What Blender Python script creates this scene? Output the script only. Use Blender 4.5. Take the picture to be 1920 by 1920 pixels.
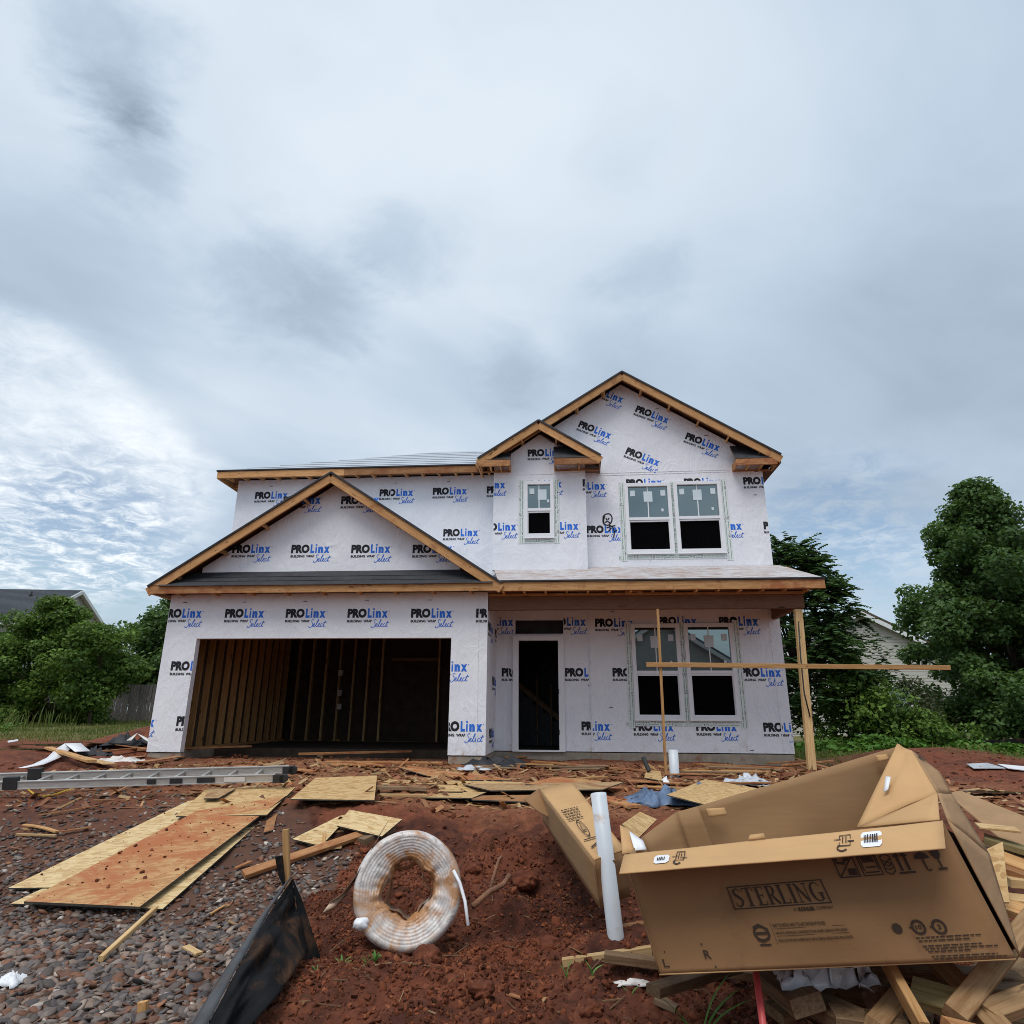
import bpy, bmesh, math, random
import numpy as np
from mathutils import Vector, Matrix, Euler
for _o in list(bpy.data.objects): bpy.data.objects.remove(_o)
SC = bpy.context.scene
COL = SC.collection
RNG = random.Random(7)
NR = np.random.default_rng(11)

# ------------------------------------------------------------------ camera
FPX = 1219.0; PITCH = math.atan(378/1219); ROLL = 0.006
CP, SP, CR, SR = math.cos(PITCH), math.sin(PITCH), math.cos(ROLL), math.sin(ROLL)
_X = Vector((1, 0, 0)); _F = Vector((0, CP, SP)); _UP = Vector((0, -SP, CP))
_r = _X*CR + _UP*SR; _u = _UP*CR - _X*SR
cam = bpy.data.cameras.new('camera'); camo = bpy.data.objects.new('camera', cam); COL.objects.link(camo)
camo.matrix_world = Matrix(((_r.x, _u.x, -_F.x, 0), (_r.y, _u.y, -_F.y, 0), (_r.z, _u.z, -_F.z, 0), (0, 0, 0, 1)))
cam.sensor_width = 36; cam.sensor_fit = 'HORIZONTAL'; cam.lens = 36*FPX/1920; cam.clip_start = 0.05; cam.clip_end = 3000
SC.camera = camo

# ------------------------------------------------------------------ sun and sky
SUN_EL, SUN_AZ = math.radians(62), math.radians(205)      # azimuth measured clockwise from +Y: behind the camera
sl = bpy.data.lights.new('sun', 'SUN'); so = bpy.data.objects.new('sun', sl); COL.objects.link(so)
sl.energy = 1.35; sl.angle = math.radians(30); sl.color = (1, 0.965, 0.92)
_sd = Vector((math.sin(SUN_AZ)*math.cos(SUN_EL), math.cos(SUN_AZ)*math.cos(SUN_EL), math.sin(SUN_EL)))
so.rotation_euler = _sd.to_track_quat('Z', 'Y').to_euler()
so.location = _sd*60

W = bpy.data.worlds.new('World'); SC.world = W; W.use_nodes = True
def build_world():
    nt = W.node_tree; N = nt.nodes; L = nt.links; N.clear()
    def nd(t, **k):
        n = N.new(t)
        for a, b in k.items(): setattr(n, a, b)
        return n
    def mth(op, a, b=None, c=None, clamp=False):
        n = nd('ShaderNodeMath', operation=op, use_clamp=clamp)
        for i, v in enumerate((a, b, c)):
            if v is None: continue
            if isinstance(v, (int, float)): n.inputs[i].default_value = v
            else: L.new(v, n.inputs[i])
        return n.outputs[0]
    def sstep(v, a, b, lo=0.0, hi=1.0):
        n = nd('ShaderNodeMapRange', interpolation_type='SMOOTHSTEP')
        L.new(v, n.inputs[0])
        for i, q in enumerate((a, b, lo, hi)): n.inputs[i+1].default_value = q
        return n.outputs[0]
    def noise(vec, scale, detail=5, rough=.55, dist=0.0):
        n = nd('ShaderNodeTexNoise'); L.new(vec, n.inputs['Vector'])
        n.inputs['Scale'].default_value = scale; n.inputs['Detail'].default_value = detail
        n.inputs['Roughness'].default_value = rough; n.inputs['Distortion'].default_value = dist
        return n.outputs['Fac']
    tc = nd('ShaderNodeTexCoord'); sx = nd('ShaderNodeSeparateXYZ'); L.new(tc.outputs['Generated'], sx.inputs[0])
    x, y, z = sx.outputs
    den = mth('ADD', mth('ABSOLUTE', z), .16)
    px, py = mth('DIVIDE', x, den), mth('DIVIDE', y, den)
    def plane(ax, ay, ox=0., oy=0., rot=0.):
        c, s = math.cos(rot), math.sin(rot)
        u = mth('ADD', mth('MULTIPLY', px, c), mth('MULTIPLY', py, s))
        v = mth('SUBTRACT', mth('MULTIPLY', py, c), mth('MULTIPLY', px, s))
        cb = nd('ShaderNodeCombineXYZ')
        L.new(mth('MULTIPLY_ADD', u, ax, ox), cb.inputs[0]); L.new(mth('MULTIPLY_ADD', v, ay, oy), cb.inputs[1])
        return cb.outputs[0]
    big = noise(plane(.62, .95, 3.1, 1.7, .5), 1.0, 6, .46, .4)
    mid = noise(plane(1.3, 2.0, 7.7, 2.2, .6), 1.0, 7, .50, .5)
    fine = noise(plane(11, 11, 1.0, 4.0, .4), 1.0, 8, .7, .5)
    edge = noise(plane(4.6, 5.0, 2.2, 9.1, .55), 1.0, 8, .62, .3)
    def blob(px_, py_, width, warp=0.0, core=0.0):     # a cloud standing in one direction of the sky; its rim is ragged
        a = (px_-960)/FPX; b = -(py_-960)/FPX
        d = (_r*a + _u*b + _F).normalized()
        dot = mth('ADD', mth('ADD', mth('MULTIPLY', x, d.x), mth('MULTIPLY', y, d.y)), mth('MULTIPLY', z, d.z))
        ang = mth('ARCCOSINE', mth('MINIMUM', dot, .99999))
        if warp: ang = mth('ADD', ang, mth('MULTIPLY', mth('SUBTRACT', edge, .5), warp))
        return sstep(ang, width, width*core)
    lum = mth('ADD', mth('MULTIPLY', sstep(big, .33, .68), .14), mth('MULTIPLY', sstep(mid, .3, .72), .13))
    lum = mth('ADD', lum, .365)
    lum = mth('ADD', lum, mth('MULTIPLY', blob(520, 250, .75), .13))
    lum = mth('SUBTRACT', lum, mth('MULTIPLY', blob(1800, 620, .75), .05))
    for (a, b, w, k) in ((228, 120, .085, .20), (250, 190, .06, .12), (190, 60, .09, .08), (280, 320, .075, .18), (540, 540, .13, .17), (640, 600, .08, .10), (770, 460, .085, .15), (960, 685, .085, .13), (1120, 640, .10, .06), (1220, 520, .075, .09), (1170, 300, .08, .05), (440, 500, .10, .08), (60, 560, .22, .12), (1650, 540, .35, .04), (1840, 470, .14, .06)):
        lum = mth('SUBTRACT', lum, mth('MULTIPLY', blob(a, b, w*1.12, .19, .0), k))
    bank = mth('MAXIMUM', blob(-60, 900, .235, .045, .78), mth('MAXIMUM', blob(150, 915, .165, .045, .7), mth('MULTIPLY', blob(320, 925, .10, .045, .3), .8)))
    lum = mth('ADD', lum, mth('MULTIPLY', bank, .24))
    lum = mth('ADD', lum, mth('MULTIPLY', mth('MULTIPLY', mth('SUBTRACT', fine, .5), bank), .50))
    cr = nd('ShaderNodeValToRGB'); L.new(lum, cr.inputs[0])
    e = cr.color_ramp.elements
    e[0].position = .08; e[0].color = (.20, .26, .335, 1)
    e[1].position = .95; e[1].color = (.93, .97, 1.0, 1)
    m = e.new(.48); m.color = (.450, .550, .665, 1)
    # broken cover near the horizon lets the blue through
    gap = noise(plane(.55, 2.1, 5.3, 8.1, .15), 1.0, 7, .6, .5)
    low = sstep(z, .26, .05)
    g = mth('MULTIPLY', sstep(gap, .46, .62), low)
    g2 = mth('MAXIMUM', blob(1580, 1040, .17, .16, .2), mth('MAXIMUM', blob(140, 1060, .20, .12, .3), mth('MULTIPLY', blob(1480, 1130, .12, .2, .1), .8)))
    g = mth('MAXIMUM', mth('MULTIPLY', g, .9), mth('MULTIPLY', g2, sstep(fine, .66, .40)))
    mask = mth('SUBTRACT', 1.0, mth('MULTIPLY', g, .85), clamp=True)
    sky = nd('ShaderNodeTexSky', sky_type='NISHITA'); sky.sun_disc = False
    sky.sun_elevation = SUN_EL; sky.sun_rotation = SUN_AZ; sky.air_density = 1.2; sky.dust_density = 1.0; sky.ozone_density = 2.0
    b1 = nd('ShaderNodeBackground'); L.new(sky.outputs[0], b1.inputs[0]); b1.inputs[1].default_value = .085
    b2 = nd('ShaderNodeBackground'); L.new(cr.outputs[0], b2.inputs[0]); b2.inputs[1].default_value = .76
    mx = nd('ShaderNodeMixShader'); L.new(mask, mx.inputs[0]); L.new(b1.outputs[0], mx.inputs[1]); L.new(b2.outputs[0], mx.inputs[2])
    out = nd('ShaderNodeOutputWorld'); L.new(mx.outputs[0], out.inputs[0])
build_world()
SC.view_settings.view_transform = 'Standard'; SC.view_settings.look = 'None'
SC.view_settings.exposure = 0.60; SC.view_settings.gamma = 1.0; SC.view_settings.use_curve_mapping = False
SC.render.engine = 'CYCLES'; SC.cycles.use_denoising = True; SC.cycles.max_bounces = 6; SC.cycles.filter_width = 0.95

# ------------------------------------------------------------------ rays, house frame, ground
def ray(px, py):
    a = (px-960)/FPX; b = -(py-960)/FPX
    return _r*a + _u*b + _F
def P(px, py, Y):                                  # the point at distance Y in front of the camera seen in that direction
    d = ray(px, py); return d*(Y/d.y)
YAW = math.radians(-4.8)
HO = Vector((-1.184, 12.9, -0.746))
HU = Vector((math.cos(YAW), math.sin(YAW), 0)); HV = Vector((-math.sin(YAW), math.cos(YAW), 0))
def hp(px, py, v=0.0):                             # direction -> (u, w) on the house plane v
    d = ray(px, py); t = (v + HO.dot(HV))/d.dot(HV); q = d*t - HO
    return q.dot(HU), q.z
def sm(a, b, t): 
    t = np.clip((t-a)/(b-a), 0, 1); return t*t*(3-2*t)
_ky = [-60, 0, 3, 4.5, 5.5, 6.5, 7.5, 8.5, 9.5, 12.5, 15, 20, 40, 90, 400]
_kL = [-1.9, -1.8, -1.68, -1.6, -1.5, -1.31, -1.01, -.88, -.86, -.89, -.86, -.72, -.36, -.2, 0]
_kC = [-1.9, -1.75, -1.62, -1.57, -1.56, -1.40, -1.02, -1.0, -1.0, -.97, -.95, -.98, -1.1, -1.2, -1.2]
def bump(x, y, cx, cy, sx, sy, a): return a*np.exp(-((x-cx)/sx)**2 - ((y-cy)/sy)**2)
def H(x, y):
    x = np.asarray(x, float); y = np.asarray(y, float)
    l = np.interp(y, _ky, _kL); c = np.interp(y, _ky, _kC)
    w = sm(-1.15, -.35, x)*(1-sm(8, 12, y)) + sm(-6, 9, x)*sm(8, 12, y)
    h = l*(1-w) + c*w
    h = h + bump(x, y, -.35, 4.25, .9, .42, .13) + bump(x, y, .45, 7.0, .9, .45, .06)
    h = h - bump(x, y, -.35, 5.55, .55, .40, .10) - bump(x, y, .30, 5.75, .45, .35, .13) + bump(x, y, .25, 6.75, .8, .35, .10) + bump(x, y, -1.0, 4.5, .5, .35, .07) + bump(x, y, .80, 4.74, .42, .34, .23)
    h = h + bump(x, y, -7.9, 15.6, 1.5, 1.0, .60) + bump(x, y, 8.6, 14.4, 1.6, .9, .32) + bump(x, y, -11.5, 13.5, 2.0, .8, .25) + bump(x, y, -3.6, 10.6, .9, .5, .13)
    h = h + bump(x, y, 9.0, 12.5, 2.0, 1.2, .20) + bump(x, y, 7.4, 9.6, 1.2, .9, .12)
    return h
def Hf(x, y): return float(H(x, y))
def G(px, py, lift=0.0):                           # where that direction meets the ground
    d = ray(px, py); y = 2.5
    if d.z >= 0: return d*(60/d.y)
    prev = 2.5
    while y < 120:
        p = d*(y/d.y)
        if p.z <= Hf(p.x, p.y) + lift: break
        prev = y; y += .05 + y*.01
    lo, hi = prev, y
    for _ in range(20):
        m = (lo+hi)/2; p = d*(m/d.y)
        if p.z <= Hf(p.x, p.y) + lift: hi = m
        else: lo = m
    return d*(hi/d.y)

# ------------------------------------------------------------------ object helpers
def tag(o, label=None, cat=None, group=None, kind=None):
    if label: o['label'] = label
    if cat: o['category'] = cat
    if group: o['group'] = group
    if kind: o['kind'] = kind
    return o
def empty(name, label, cat, loc=(0, 0, 0), rz=0.0, group=None):
    o = bpy.data.objects.new(name, None); COL.objects.link(o); o.location = loc; o.rotation_euler = (0, 0, rz)
    o.empty_display_size = .2
    return tag(o, label, cat, group)
class MB:
    def __init__(s): s.v = []; s.f = []; s.m = []
    def face(s, pts, m=0):
        n = len(s.v); s.v += [tuple(p) for p in pts]; s.f.append(tuple(range(n, n+len(pts)))); s.m.append(m)
    def add(s, vs, fs, m=0):
        n = len(s.v); s.v += [tuple(p) for p in vs]
        for f in fs: s.f.append(tuple(i+n for i in f)); s.m.append(m)
    def box(s, a, b, m=0):
        (x0, y0, z0), (x1, y1, z1) = a, b
        x0, x1 = min(x0, x1), max(x0, x1); y0, y1 = min(y0, y1), max(y0, y1); z0, z1 = min(z0, z1), max(z0, z1)
        s.add([(x0,y0,z0),(x1,y0,z0),(x1,y1,z0),(x0,y1,z0),(x0,y0,z1),(x1,y0,z1),(x1,y1,z1),(x0,y1,z1)],
              [(0,3,2,1),(4,5,6,7),(0,1,5,4),(1,2,6,5),(2,3,7,6),(3,0,4,7)], m)
    def slab(s, pts, t, m=0, mb=None):             # polygon thickened along -normal
        p = [Vector(q) for q in pts]; n = Vector((0, 0, 0))
        for i in range(len(p)): n += p[i].cross(p[(i+1) % len(p)])
        n.normalize(); k = len(p); q = [v - n*t for v in p]
        s.add(p, [tuple(range(k))], m); s.add(q, [tuple(reversed(range(k)))], m if mb is None else mb)
        for i in range(k): s.face([p[i], q[i], q[(i+1) % k], p[(i+1) % k]], m if mb is None else mb)
    def tube(s, path, r, seg=10, m=0, cap=True):
        path = [Vector(p) for p in path]; n0 = len(s.v); k = len(path)
        up = Vector((0, 0, 1))
        for i, p in enumerate(path):
            d = (path[min(i+1, k-1)] - path[max(i-1, 0)]).normalized()
            a = d.cross(up if abs(d.z) < .95 else Vector((1, 0, 0))).normalized(); b = a.cross(d)
            rr = r[i] if isinstance(r, (list, tuple)) else r
            for j in range(seg):
                t = 2*math.pi*j/seg; s.v.append(tuple(p + a*math.cos(t)*rr + b*math.sin(t)*rr))
        for i in range(k-1):
            for j in range(seg):
                s.f.append((n0+i*seg+j, n0+i*seg+(j+1) % seg, n0+(i+1)*seg+(j+1) % seg, n0+(i+1)*seg+j)); s.m.append(m)
        if cap:
            s.f.append(tuple(n0+j for j in reversed(range(seg)))); s.m.append(m)
            s.f.append(tuple(n0+(k-1)*seg+j for j in range(seg))); s.m.append(m)
    def mesh(s, name, mats, smooth=False):
        me = bpy.data.meshes.new(name); me.from_pydata(s.v, [], s.f)
        for mm in (mats if isinstance(mats, (list, tuple)) else [mats]): me.materials.append(mm)
        me.polygons.foreach_set('material_index', s.m)
        if smooth: me.polygons.foreach_set('use_smooth', [True]*len(s.f))
        me.update(); return me
    def build(s, name, mats, parent=None, smooth=False, world=False):
        return link(name, s.mesh(name, mats, smooth), parent)
def link(name, me, parent=None, mat4=None):
    o = bpy.data.objects.new(name, me); COL.objects.link(o)
    if parent is not None: o.parent = parent
    if mat4 is not None:
        if parent is not None: o.matrix_local = mat4
        else: o.matrix_world = mat4
    return o
def thing_from(mb, name, mats, label, cat, group=None, smooth=False, origin=None):
    """one-mesh top-level thing whose origin sits at its own base"""
    vs = np.array(mb.v); c = vs.mean(0); c[2] = vs[:, 2].min()
    if origin is not None: c = np.array(origin)
    mb.v = [tuple(p) for p in vs - c]
    o = link(name, mb.mesh(name, mats, smooth)); o.location = c
    return tag(o, label, cat, group)
def frame_mat(p1, p2, roll=0.0, up=(0, 0, 1)):     # local X runs p1->p2, local Z is as near 'up' as it can be
    p1, p2 = Vector(p1), Vector(p2); d = (p2-p1).normalized(); u = Vector(up)
    if abs(d.dot(u)) > .98: u = Vector((0, 1, 0))
    s = u.cross(d).normalized(); n = d.cross(s)
    m = Matrix(((d.x, s.x, n.x, 0), (d.y, s.y, n.y, 0), (d.z, s.z, n.z, 0), (0, 0, 0, 1)))
    m = Matrix.Translation((p1+p2)/2) @ m @ Matrix.Rotation(roll, 4, 'X')
    return m
_bcache = {}
def board_mesh(L, w, t, mat, bend=0.0, seed=0):
    key = (round(L, 3), round(w, 3), round(t, 3), mat.name, bend, seed)
    if key in _bcache: return _bcache[key]
    n = 5 if bend else 1; r = random.Random(seed+int(L*1000)); e = min(.0035, t*.15, w*.15)
    mb = MB(); rings = []
    prof = [(-w/2+e, -t/2), (w/2-e, -t/2), (w/2, -t/2+e), (w/2, t/2-e), (w/2-e, t/2), (-w/2+e, t/2), (-w/2, t/2-e), (-w/2, -t/2+e)]
    for i in range(n+1):
        x = -L/2 + L*i/n; b = bend*math.sin(math.pi*i/n); c = bend*.4*r.uniform(-1, 1)
        rings.append([(x, y+c, z+b) for y, z in prof])
    for rg in rings: mb.v += rg
    for i in range(n):
        for j in range(8):
            mb.f.append((i*8+j, (i+1)*8+j, (i+1)*8+(j+1) % 8, i*8+(j+1) % 8)); mb.m.append(0)
    mb.f.append(tuple(range(8))); mb.m.append(0); mb.f.append(tuple(n*8+j for j in reversed(range(8)))); mb.m.append(0)
    me = mb.mesh('board', mat); _bcache[key] = me; return me
def board(name, p1, p2, w, t, mat, parent=None, roll=0.0, up=(0, 0, 1), bend=0.0, label=None, cat=None, group=None):
    p1, p2 = Vector(p1), Vector(p2); L = (p2-p1).length
    o = link(name, board_mesh(L, w, t, mat, bend), parent, frame_mat(p1, p2, roll, up))
    return tag(o, label, cat, group)
def clean(me):
    bm = bmesh.new(); bm.from_mesh(me); bmesh.ops.remove_doubles(bm, verts=bm.verts, dist=1e-5); bmesh.ops.recalc_face_normals(bm, faces=bm.faces)
    bm.to_mesh(me); bm.free()

# ------------------------------------------------------------------ value noise for shaping geometry
_lat = NR.random((256, 256))
def vnoise(x, y):
    x = np.asarray(x, float); y = np.asarray(y, float)
    xi = np.floor(x).astype(int); yi = np.floor(y).astype(int); fx = x-xi; fy = y-yi
    fx = fx*fx*(3-2*fx); fy = fy*fy*(3-2*fy)
    g = lambda a, b: _lat[a & 255, b & 255]
    return (g(xi, yi)*(1-fx)+g(xi+1, yi)*fx)*(1-fy) + (g(xi, yi+1)*(1-fx)+g(xi+1, yi+1)*fx)*fy - .5
def fbm(x, y, o=4, g=.5):
    s = 0; a = 1.0
    for i in range(o): s = s + a*vnoise(x*2**i+13.7*i, y*2**i+7.3*i); a *= g
    return s

# ------------------------------------------------------------------ materials
def _nt(name):
    m = bpy.data.materials.new(name); m.use_nodes = True; nt = m.node_tree
    return m, nt, nt.nodes, nt.links, nt.nodes['Principled BSDF']
def _n(N, t, **k):
    n = N.new(t)
    for a, b in k.items(): setattr(n, a, b)
    return n
def _mixc(N, L, fac, a, b, mode='MIX'):
    n = _n(N, 'ShaderNodeMix', data_type='RGBA', blend_type=mode)
    for i, v in ((0, fac), (6, a), (7, b)):
        if isinstance(v, (int, float)): n.inputs[i].default_value = v
        elif isinstance(v, tuple): n.inputs[i].default_value = v if len(v) == 4 else (*v, 1)
        else: L.new(v, n.inputs[i])
    return n.outputs[2]
def _noise(N, L, vec, scale, detail=4, rough=.55, dist=0):
    n = _n(N, 'ShaderNodeTexNoise'); n.inputs['Scale'].default_value = scale; n.inputs['Detail'].default_value = detail
    n.inputs['Roughness'].default_value = rough; n.inputs['Distortion'].default_value = dist
    if vec is not None: L.new(vec, n.inputs['Vector'])
    return n.outputs['Fac']
def _map(N, L, vec, sc=(1, 1, 1), rot=(0, 0, 0), loc=(0, 0, 0)):
    n = _n(N, 'ShaderNodeMapping'); L.new(vec, n.inputs['Vector'])
    n.inputs['Scale'].default_value = sc; n.inputs['Rotation'].default_value = rot; n.inputs['Location'].default_value = loc
    return n.outputs[0]
def _step(N, L, v, a, b, lo=0., hi=1.):
    n = _n(N, 'ShaderNodeMapRange', interpolation_type='SMOOTHSTEP'); L.new(v, n.inputs[0])
    for i, q in enumerate((a, b, lo, hi)): n.inputs[i+1].default_value = q
    return n.outputs[0]
def _bump(N, L, h, strength, dist, bsdf):
    n = _n(N, 'ShaderNodeBump'); n.inputs['Strength'].default_value = strength; n.inputs['Distance'].default_value = dist
    L.new(h, n.inputs['Height']); L.new(n.outputs[0], bsdf.inputs['Normal'])
def _objvec(N, L, rnd=True):
    tc = _n(N, 'ShaderNodeTexCoord')
    if not rnd: return tc.outputs['Object'], None
    oi = _n(N, 'ShaderNodeObjectInfo'); cb = _n(N, 'ShaderNodeVectorMath', operation='MULTIPLY_ADD')
    c3 = _n(N, 'ShaderNodeCombineXYZ')
    for i in range(3): L.new(oi.outputs['Random'], c3.inputs[i])
    L.new(c3.outputs[0], cb.inputs[0]); cb.inputs[1].default_value = (17, 31, 23); L.new(tc.outputs['Object'], cb.inputs[2])
    return cb.outputs[0], oi.outputs['Random']
def plain(name, col, rough=.7, var=.18, scale=6., stretch=(1, 1, 1), bump=0.0, bscale=None, stain=None, stain_lo=.55, stain_hi=.7, stain_scale=3., metal=0.0, spec=.4, rnd=.0, emit=None):
    m, nt, N, L, B = _nt(name)
    vec, r = _objvec(N, L)
    v = _map(N, L, vec, stretch)
    f = _noise(N, L, v, scale, 6, .6)
    lo = tuple(c*(1-var) for c in col); hi = tuple(min(1, c*(1+var)) for c in col)
    c = _mixc(N, L, _step(N, L, f, .3, .7), lo, hi)
    if stain:
        s = _noise(N, L, vec, stain_scale, 6, .65, .4)
        c = _mixc(N, L, _step(N, L, s, stain_lo, stain_hi), c, stain)
    if rnd:
        hsv = _n(N, 'ShaderNodeHueSaturation'); L.new(c, hsv.inputs['Color'])
        L.new(_step(N, L, r, 0, 1, 1-rnd, 1+rnd), hsv.inputs['Value']); c = hsv.outputs[0]
    L.new(c, B.inputs['Base Color']); B.inputs['Roughness'].default_value = rough; B.inputs['Metallic'].default_value = metal
    B.inputs['Specular IOR Level'].default_value = spec
    if bump: _bump(N, L, _noise(N, L, v, bscale or scale*4, 5, .6), bump, .02, B)
    return m
def wood(name, col, dark, mud=None, mud_lo=.5, mud_hi=.7, rough=.75, rnd=.18):
    m, nt, N, L, B = _nt(name)
    vec, r = _objvec(N, L)
    g = _noise(N, L, _map(N, L, vec, (1.2, 22, 22)), 2.2, 6, .6, .8)
    k = _noise(N, L, _map(N, L, vec, (2.2, 9, 9)), 1.4, 3, .5, .3)
    c = _mixc(N, L, _step(N, L, g, .38, .66), col, dark)
    c = _mixc(N, L, _step(N, L, k, .66, .72), c, tuple(q*.35 for q in dark))
    if mud:
        s = _noise(N, L, vec, 3.3, 7, .68, .5)
        c = _mixc(N, L, _step(N, L, s, mud_lo, mud_hi), c, mud)
    hsv = _n(N, 'ShaderNodeHueSaturation'); L.new(c, hsv.inputs['Color'])
    L.new(_step(N, L, r, 0, 1, 1-rnd, 1+rnd), hsv.inputs['Value'])
    L.new(hsv.outputs[0], B.inputs['Base Color']); B.inputs['Roughness'].default_value = rough; B.inputs['Specular IOR Level'].default_value = .25
    _bump(N, L, g, .25, .004, B)
    return m
def osb(name, pale, tan, mud, mud_lo, mud_hi, speck=True):
    m, nt, N, L, B = _nt(name)
    vec, r = _objvec(N, L)
    wv = _n(N, 'ShaderNodeVectorMath', operation='MULTIPLY_ADD'); nz = _n(N, 'ShaderNodeTexNoise'); L.new(vec, nz.inputs['Vector']); nz.inputs['Scale'].default_value = 6
    L.new(nz.outputs['Color'], wv.inputs[0]); wv.inputs[1].default_value = (.05, .05, .02); L.new(vec, wv.inputs[2])
    cs = []
    for sc, rot in (((13, 46, 30), .35), ((15, 42, 30), -.9)):
        vo = _n(N, 'ShaderNodeTexVoronoi'); L.new(_map(N, L, wv.outputs[0], sc, (0, 0, rot)), vo.inputs['Vector']); vo.inputs['Scale'].default_value = 1.0
        sp = _n(N, 'ShaderNodeSeparateColor'); L.new(vo.outputs['Color'], sp.inputs[0]); cs.append(sp.outputs[0])
    mid = tuple((a+b)/2 for a, b in zip(pale, tan))
    c = _mixc(N, L, cs[0], pale, mid)
    c2 = _mixc(N, L, cs[1], mid, tan)
    c = _mixc(N, L, _step(N, L, cs[1], .55, .75), c, c2)
    if speck:
        s = _noise(N, L, _map(N, L, vec, (9, 24, 9)), 1.6, 3, .5, .5)
        c = _mixc(N, L, _step(N, L, s, .68, .73), c, tuple(q*.28 for q in tan))
    if mud:
        s = _noise(N, L, vec, 2.0, 8, .68, .6); s2 = _noise(N, L, _map(N, L, vec, (3, 14, 3)), 2.0, 5, .6, .4)
        ad = _n(N, 'ShaderNodeMath', operation='MULTIPLY_ADD'); L.new(s2, ad.inputs[0]); ad.inputs[1].default_value = .35; L.new(s, ad.inputs[2])
        c = _mixc(N, L, _step(N, L, ad.outputs[0], mud_lo+.17, mud_hi+.17), c, mud)
    L.new(c, B.inputs['Base Color']); B.inputs['Roughness'].default_value = .72; B.inputs['Specular IOR Level'].default_value = .3
    _bump(N, L, cs[0], .25, .004, B)
    return m
M = {}
MUD = (.30, .105, .045)
M['pine'] = wood('pine', (.52, .30, .125), (.38, .19, .07), MUD, .66, .85)
M['fascia'] = wood('fascia_pine', (.60, .335, .145), (.45, .215, .08), (.26, .10, .04), .50, .78)
M['muddy_pine'] = wood('muddy_pine', (.44, .23, .10), (.32, .14, .055), (.29, .105, .042), .42, .66)
M['pale_pine'] = wood('pale_pine', (.58, .40, .20), (.46, .28, .12), MUD, .68, .85)
M['old_pine'] = wood('weathered_pine', (.26, .17, .10), (.17, .105, .058), (.16, .065, .035), .55, .75)
M['worn_pine'] = wood('worn_pine', (.38, .235, .115), (.27, .15, .065), (.24, .10, .045), .55, .78)
M['wet_pine'] = wood('wet_pine', (.20, .13, .07), (.12, .07, .035), (.12, .05, .025), .5, .7)  # darker copy of pine: carton and doorway shade put into the colour
M['stud'] = wood('stud_pine', (.40, .25, .125), (.25, .14, .065), None)
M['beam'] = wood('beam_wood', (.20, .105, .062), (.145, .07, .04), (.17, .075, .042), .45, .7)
M['treated'] = wood('treated_pine', (.33, .27, .13), (.22, .17, .07), MUD, .64, .8)
M['osb'] = osb('osb', (.62, .42, .20), (.42, .245, .095), MUD, .62, .78)
M['osb_pale'] = osb('osb_pale', (.70, .52, .28), (.50, .32, .14), MUD, .66, .80)
M['osb_mud'] = osb('osb_muddy', (.56, .34, .15), (.40, .20, .08), (.40, .135, .05), .38, .60)
M['osb_old'] = osb('osb_old', (.46, .30, .155), (.33, .20, .09), (.25, .10, .045), .52, .72)
M['edge'] = plain('sheet_edge', (.075, .068, .055), .85, .3, 20)
M['felt'] = plain('roofing_felt', (.028, .029, .034), .62, .3, 5, bump=.3, bscale=9)  # roofing felt; also stands for shade indoors and in the carton gap
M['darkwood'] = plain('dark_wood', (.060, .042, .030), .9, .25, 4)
M['concrete'] = plain('concrete', (.34, .285, .225), .9, .16, 6, bump=.25, bscale=40, stain=(.25, .10, .05), stain_lo=.52, stain_hi=.72)
M['slab'] = plain('slab', (.30, .145, .082), .8, .3, 2.5, bump=.2, bscale=20, stain=(.34, .135, .06), stain_lo=.45, stain_hi=.65)
M['white_pvc'] = plain('white_pvc', (.60, .64, .68), .38, .05, 4, stain=(.40, .22, .12), stain_lo=.56, stain_hi=.80, stain_scale=4)
M['vinyl'] = plain('white_vinyl', (.80, .80, .82), .4, .03, 4)
M['black'] = plain('black_print', (.012, .012, .018), .7, .1)
M['blue'] = plain('blue_print', (.02, .16, .68), .7, .08)
M['palegreen'] = plain('tape_green', (.20, .33, .27), .7, .1)
M['tape'] = plain('flashing_tape', (.70, .74, .72), .6, .05)
M['stickerw'] = plain('paper_sticker', (.62, .70, .74), .6, .05)
M['kraft'] = plain('kraft_outside', (.27, .142, .060), .82, .05, 3, stretch=(1, 1, 2), bump=.06, bscale=18, stain=(.205, .100, .042), stain_lo=.54, stain_hi=.74, stain_scale=2.6)  # darker cardboard copy: the shade on the front is put into its colour
M['kraft_in'] = plain('kraft_inside', (.54, .32, .145), .85, .05, 3, stretch=(1, 1, 2), bump=.06, bscale=18, stain=(.44, .235, .095), stain_lo=.58, stain_hi=.78, stain_scale=2.6)  # same cardboard, coloured lighter for faces that catch the light
M['kraft_print'] = plain('kraft_print', (.045, .025, .015), .8, .1)
M['fabric'] = plain('silt_fabric', (.010, .010, .011), .8, .4, 4, spec=.12, bump=.25, bscale=14, stain=(.085, .042, .022), stain_lo=.5, stain_hi=.72, stain_scale=2.4)
M['alu'] = plain('aluminium', (.52, .51, .48), .42, .12, 8, stretch=(1, 6, 6), metal=.35, stain=(.33, .20, .13), stain_lo=.62, stain_hi=.8)
M['alu_dark'] = plain('rubber', (.03, .03, .03), .6)
M['pink'] = plain('red_pipe', (.60, .085, .085), .4, .06)
M['film'] = plain('plastic_film', (.55, .58, .62), .3, .15, 4, bump=.35, bscale=9, spec=.6)
M['bluefilm'] = plain('blue_film', (.13, .19, .30), .42, .35, 5, bump=.35, bscale=9)
M['paper'] = plain('paper', (.72, .68, .64), .8, .1, 5, stain=(.42, .24, .14), stain_lo=.58, stain_hi=.75)
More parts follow.
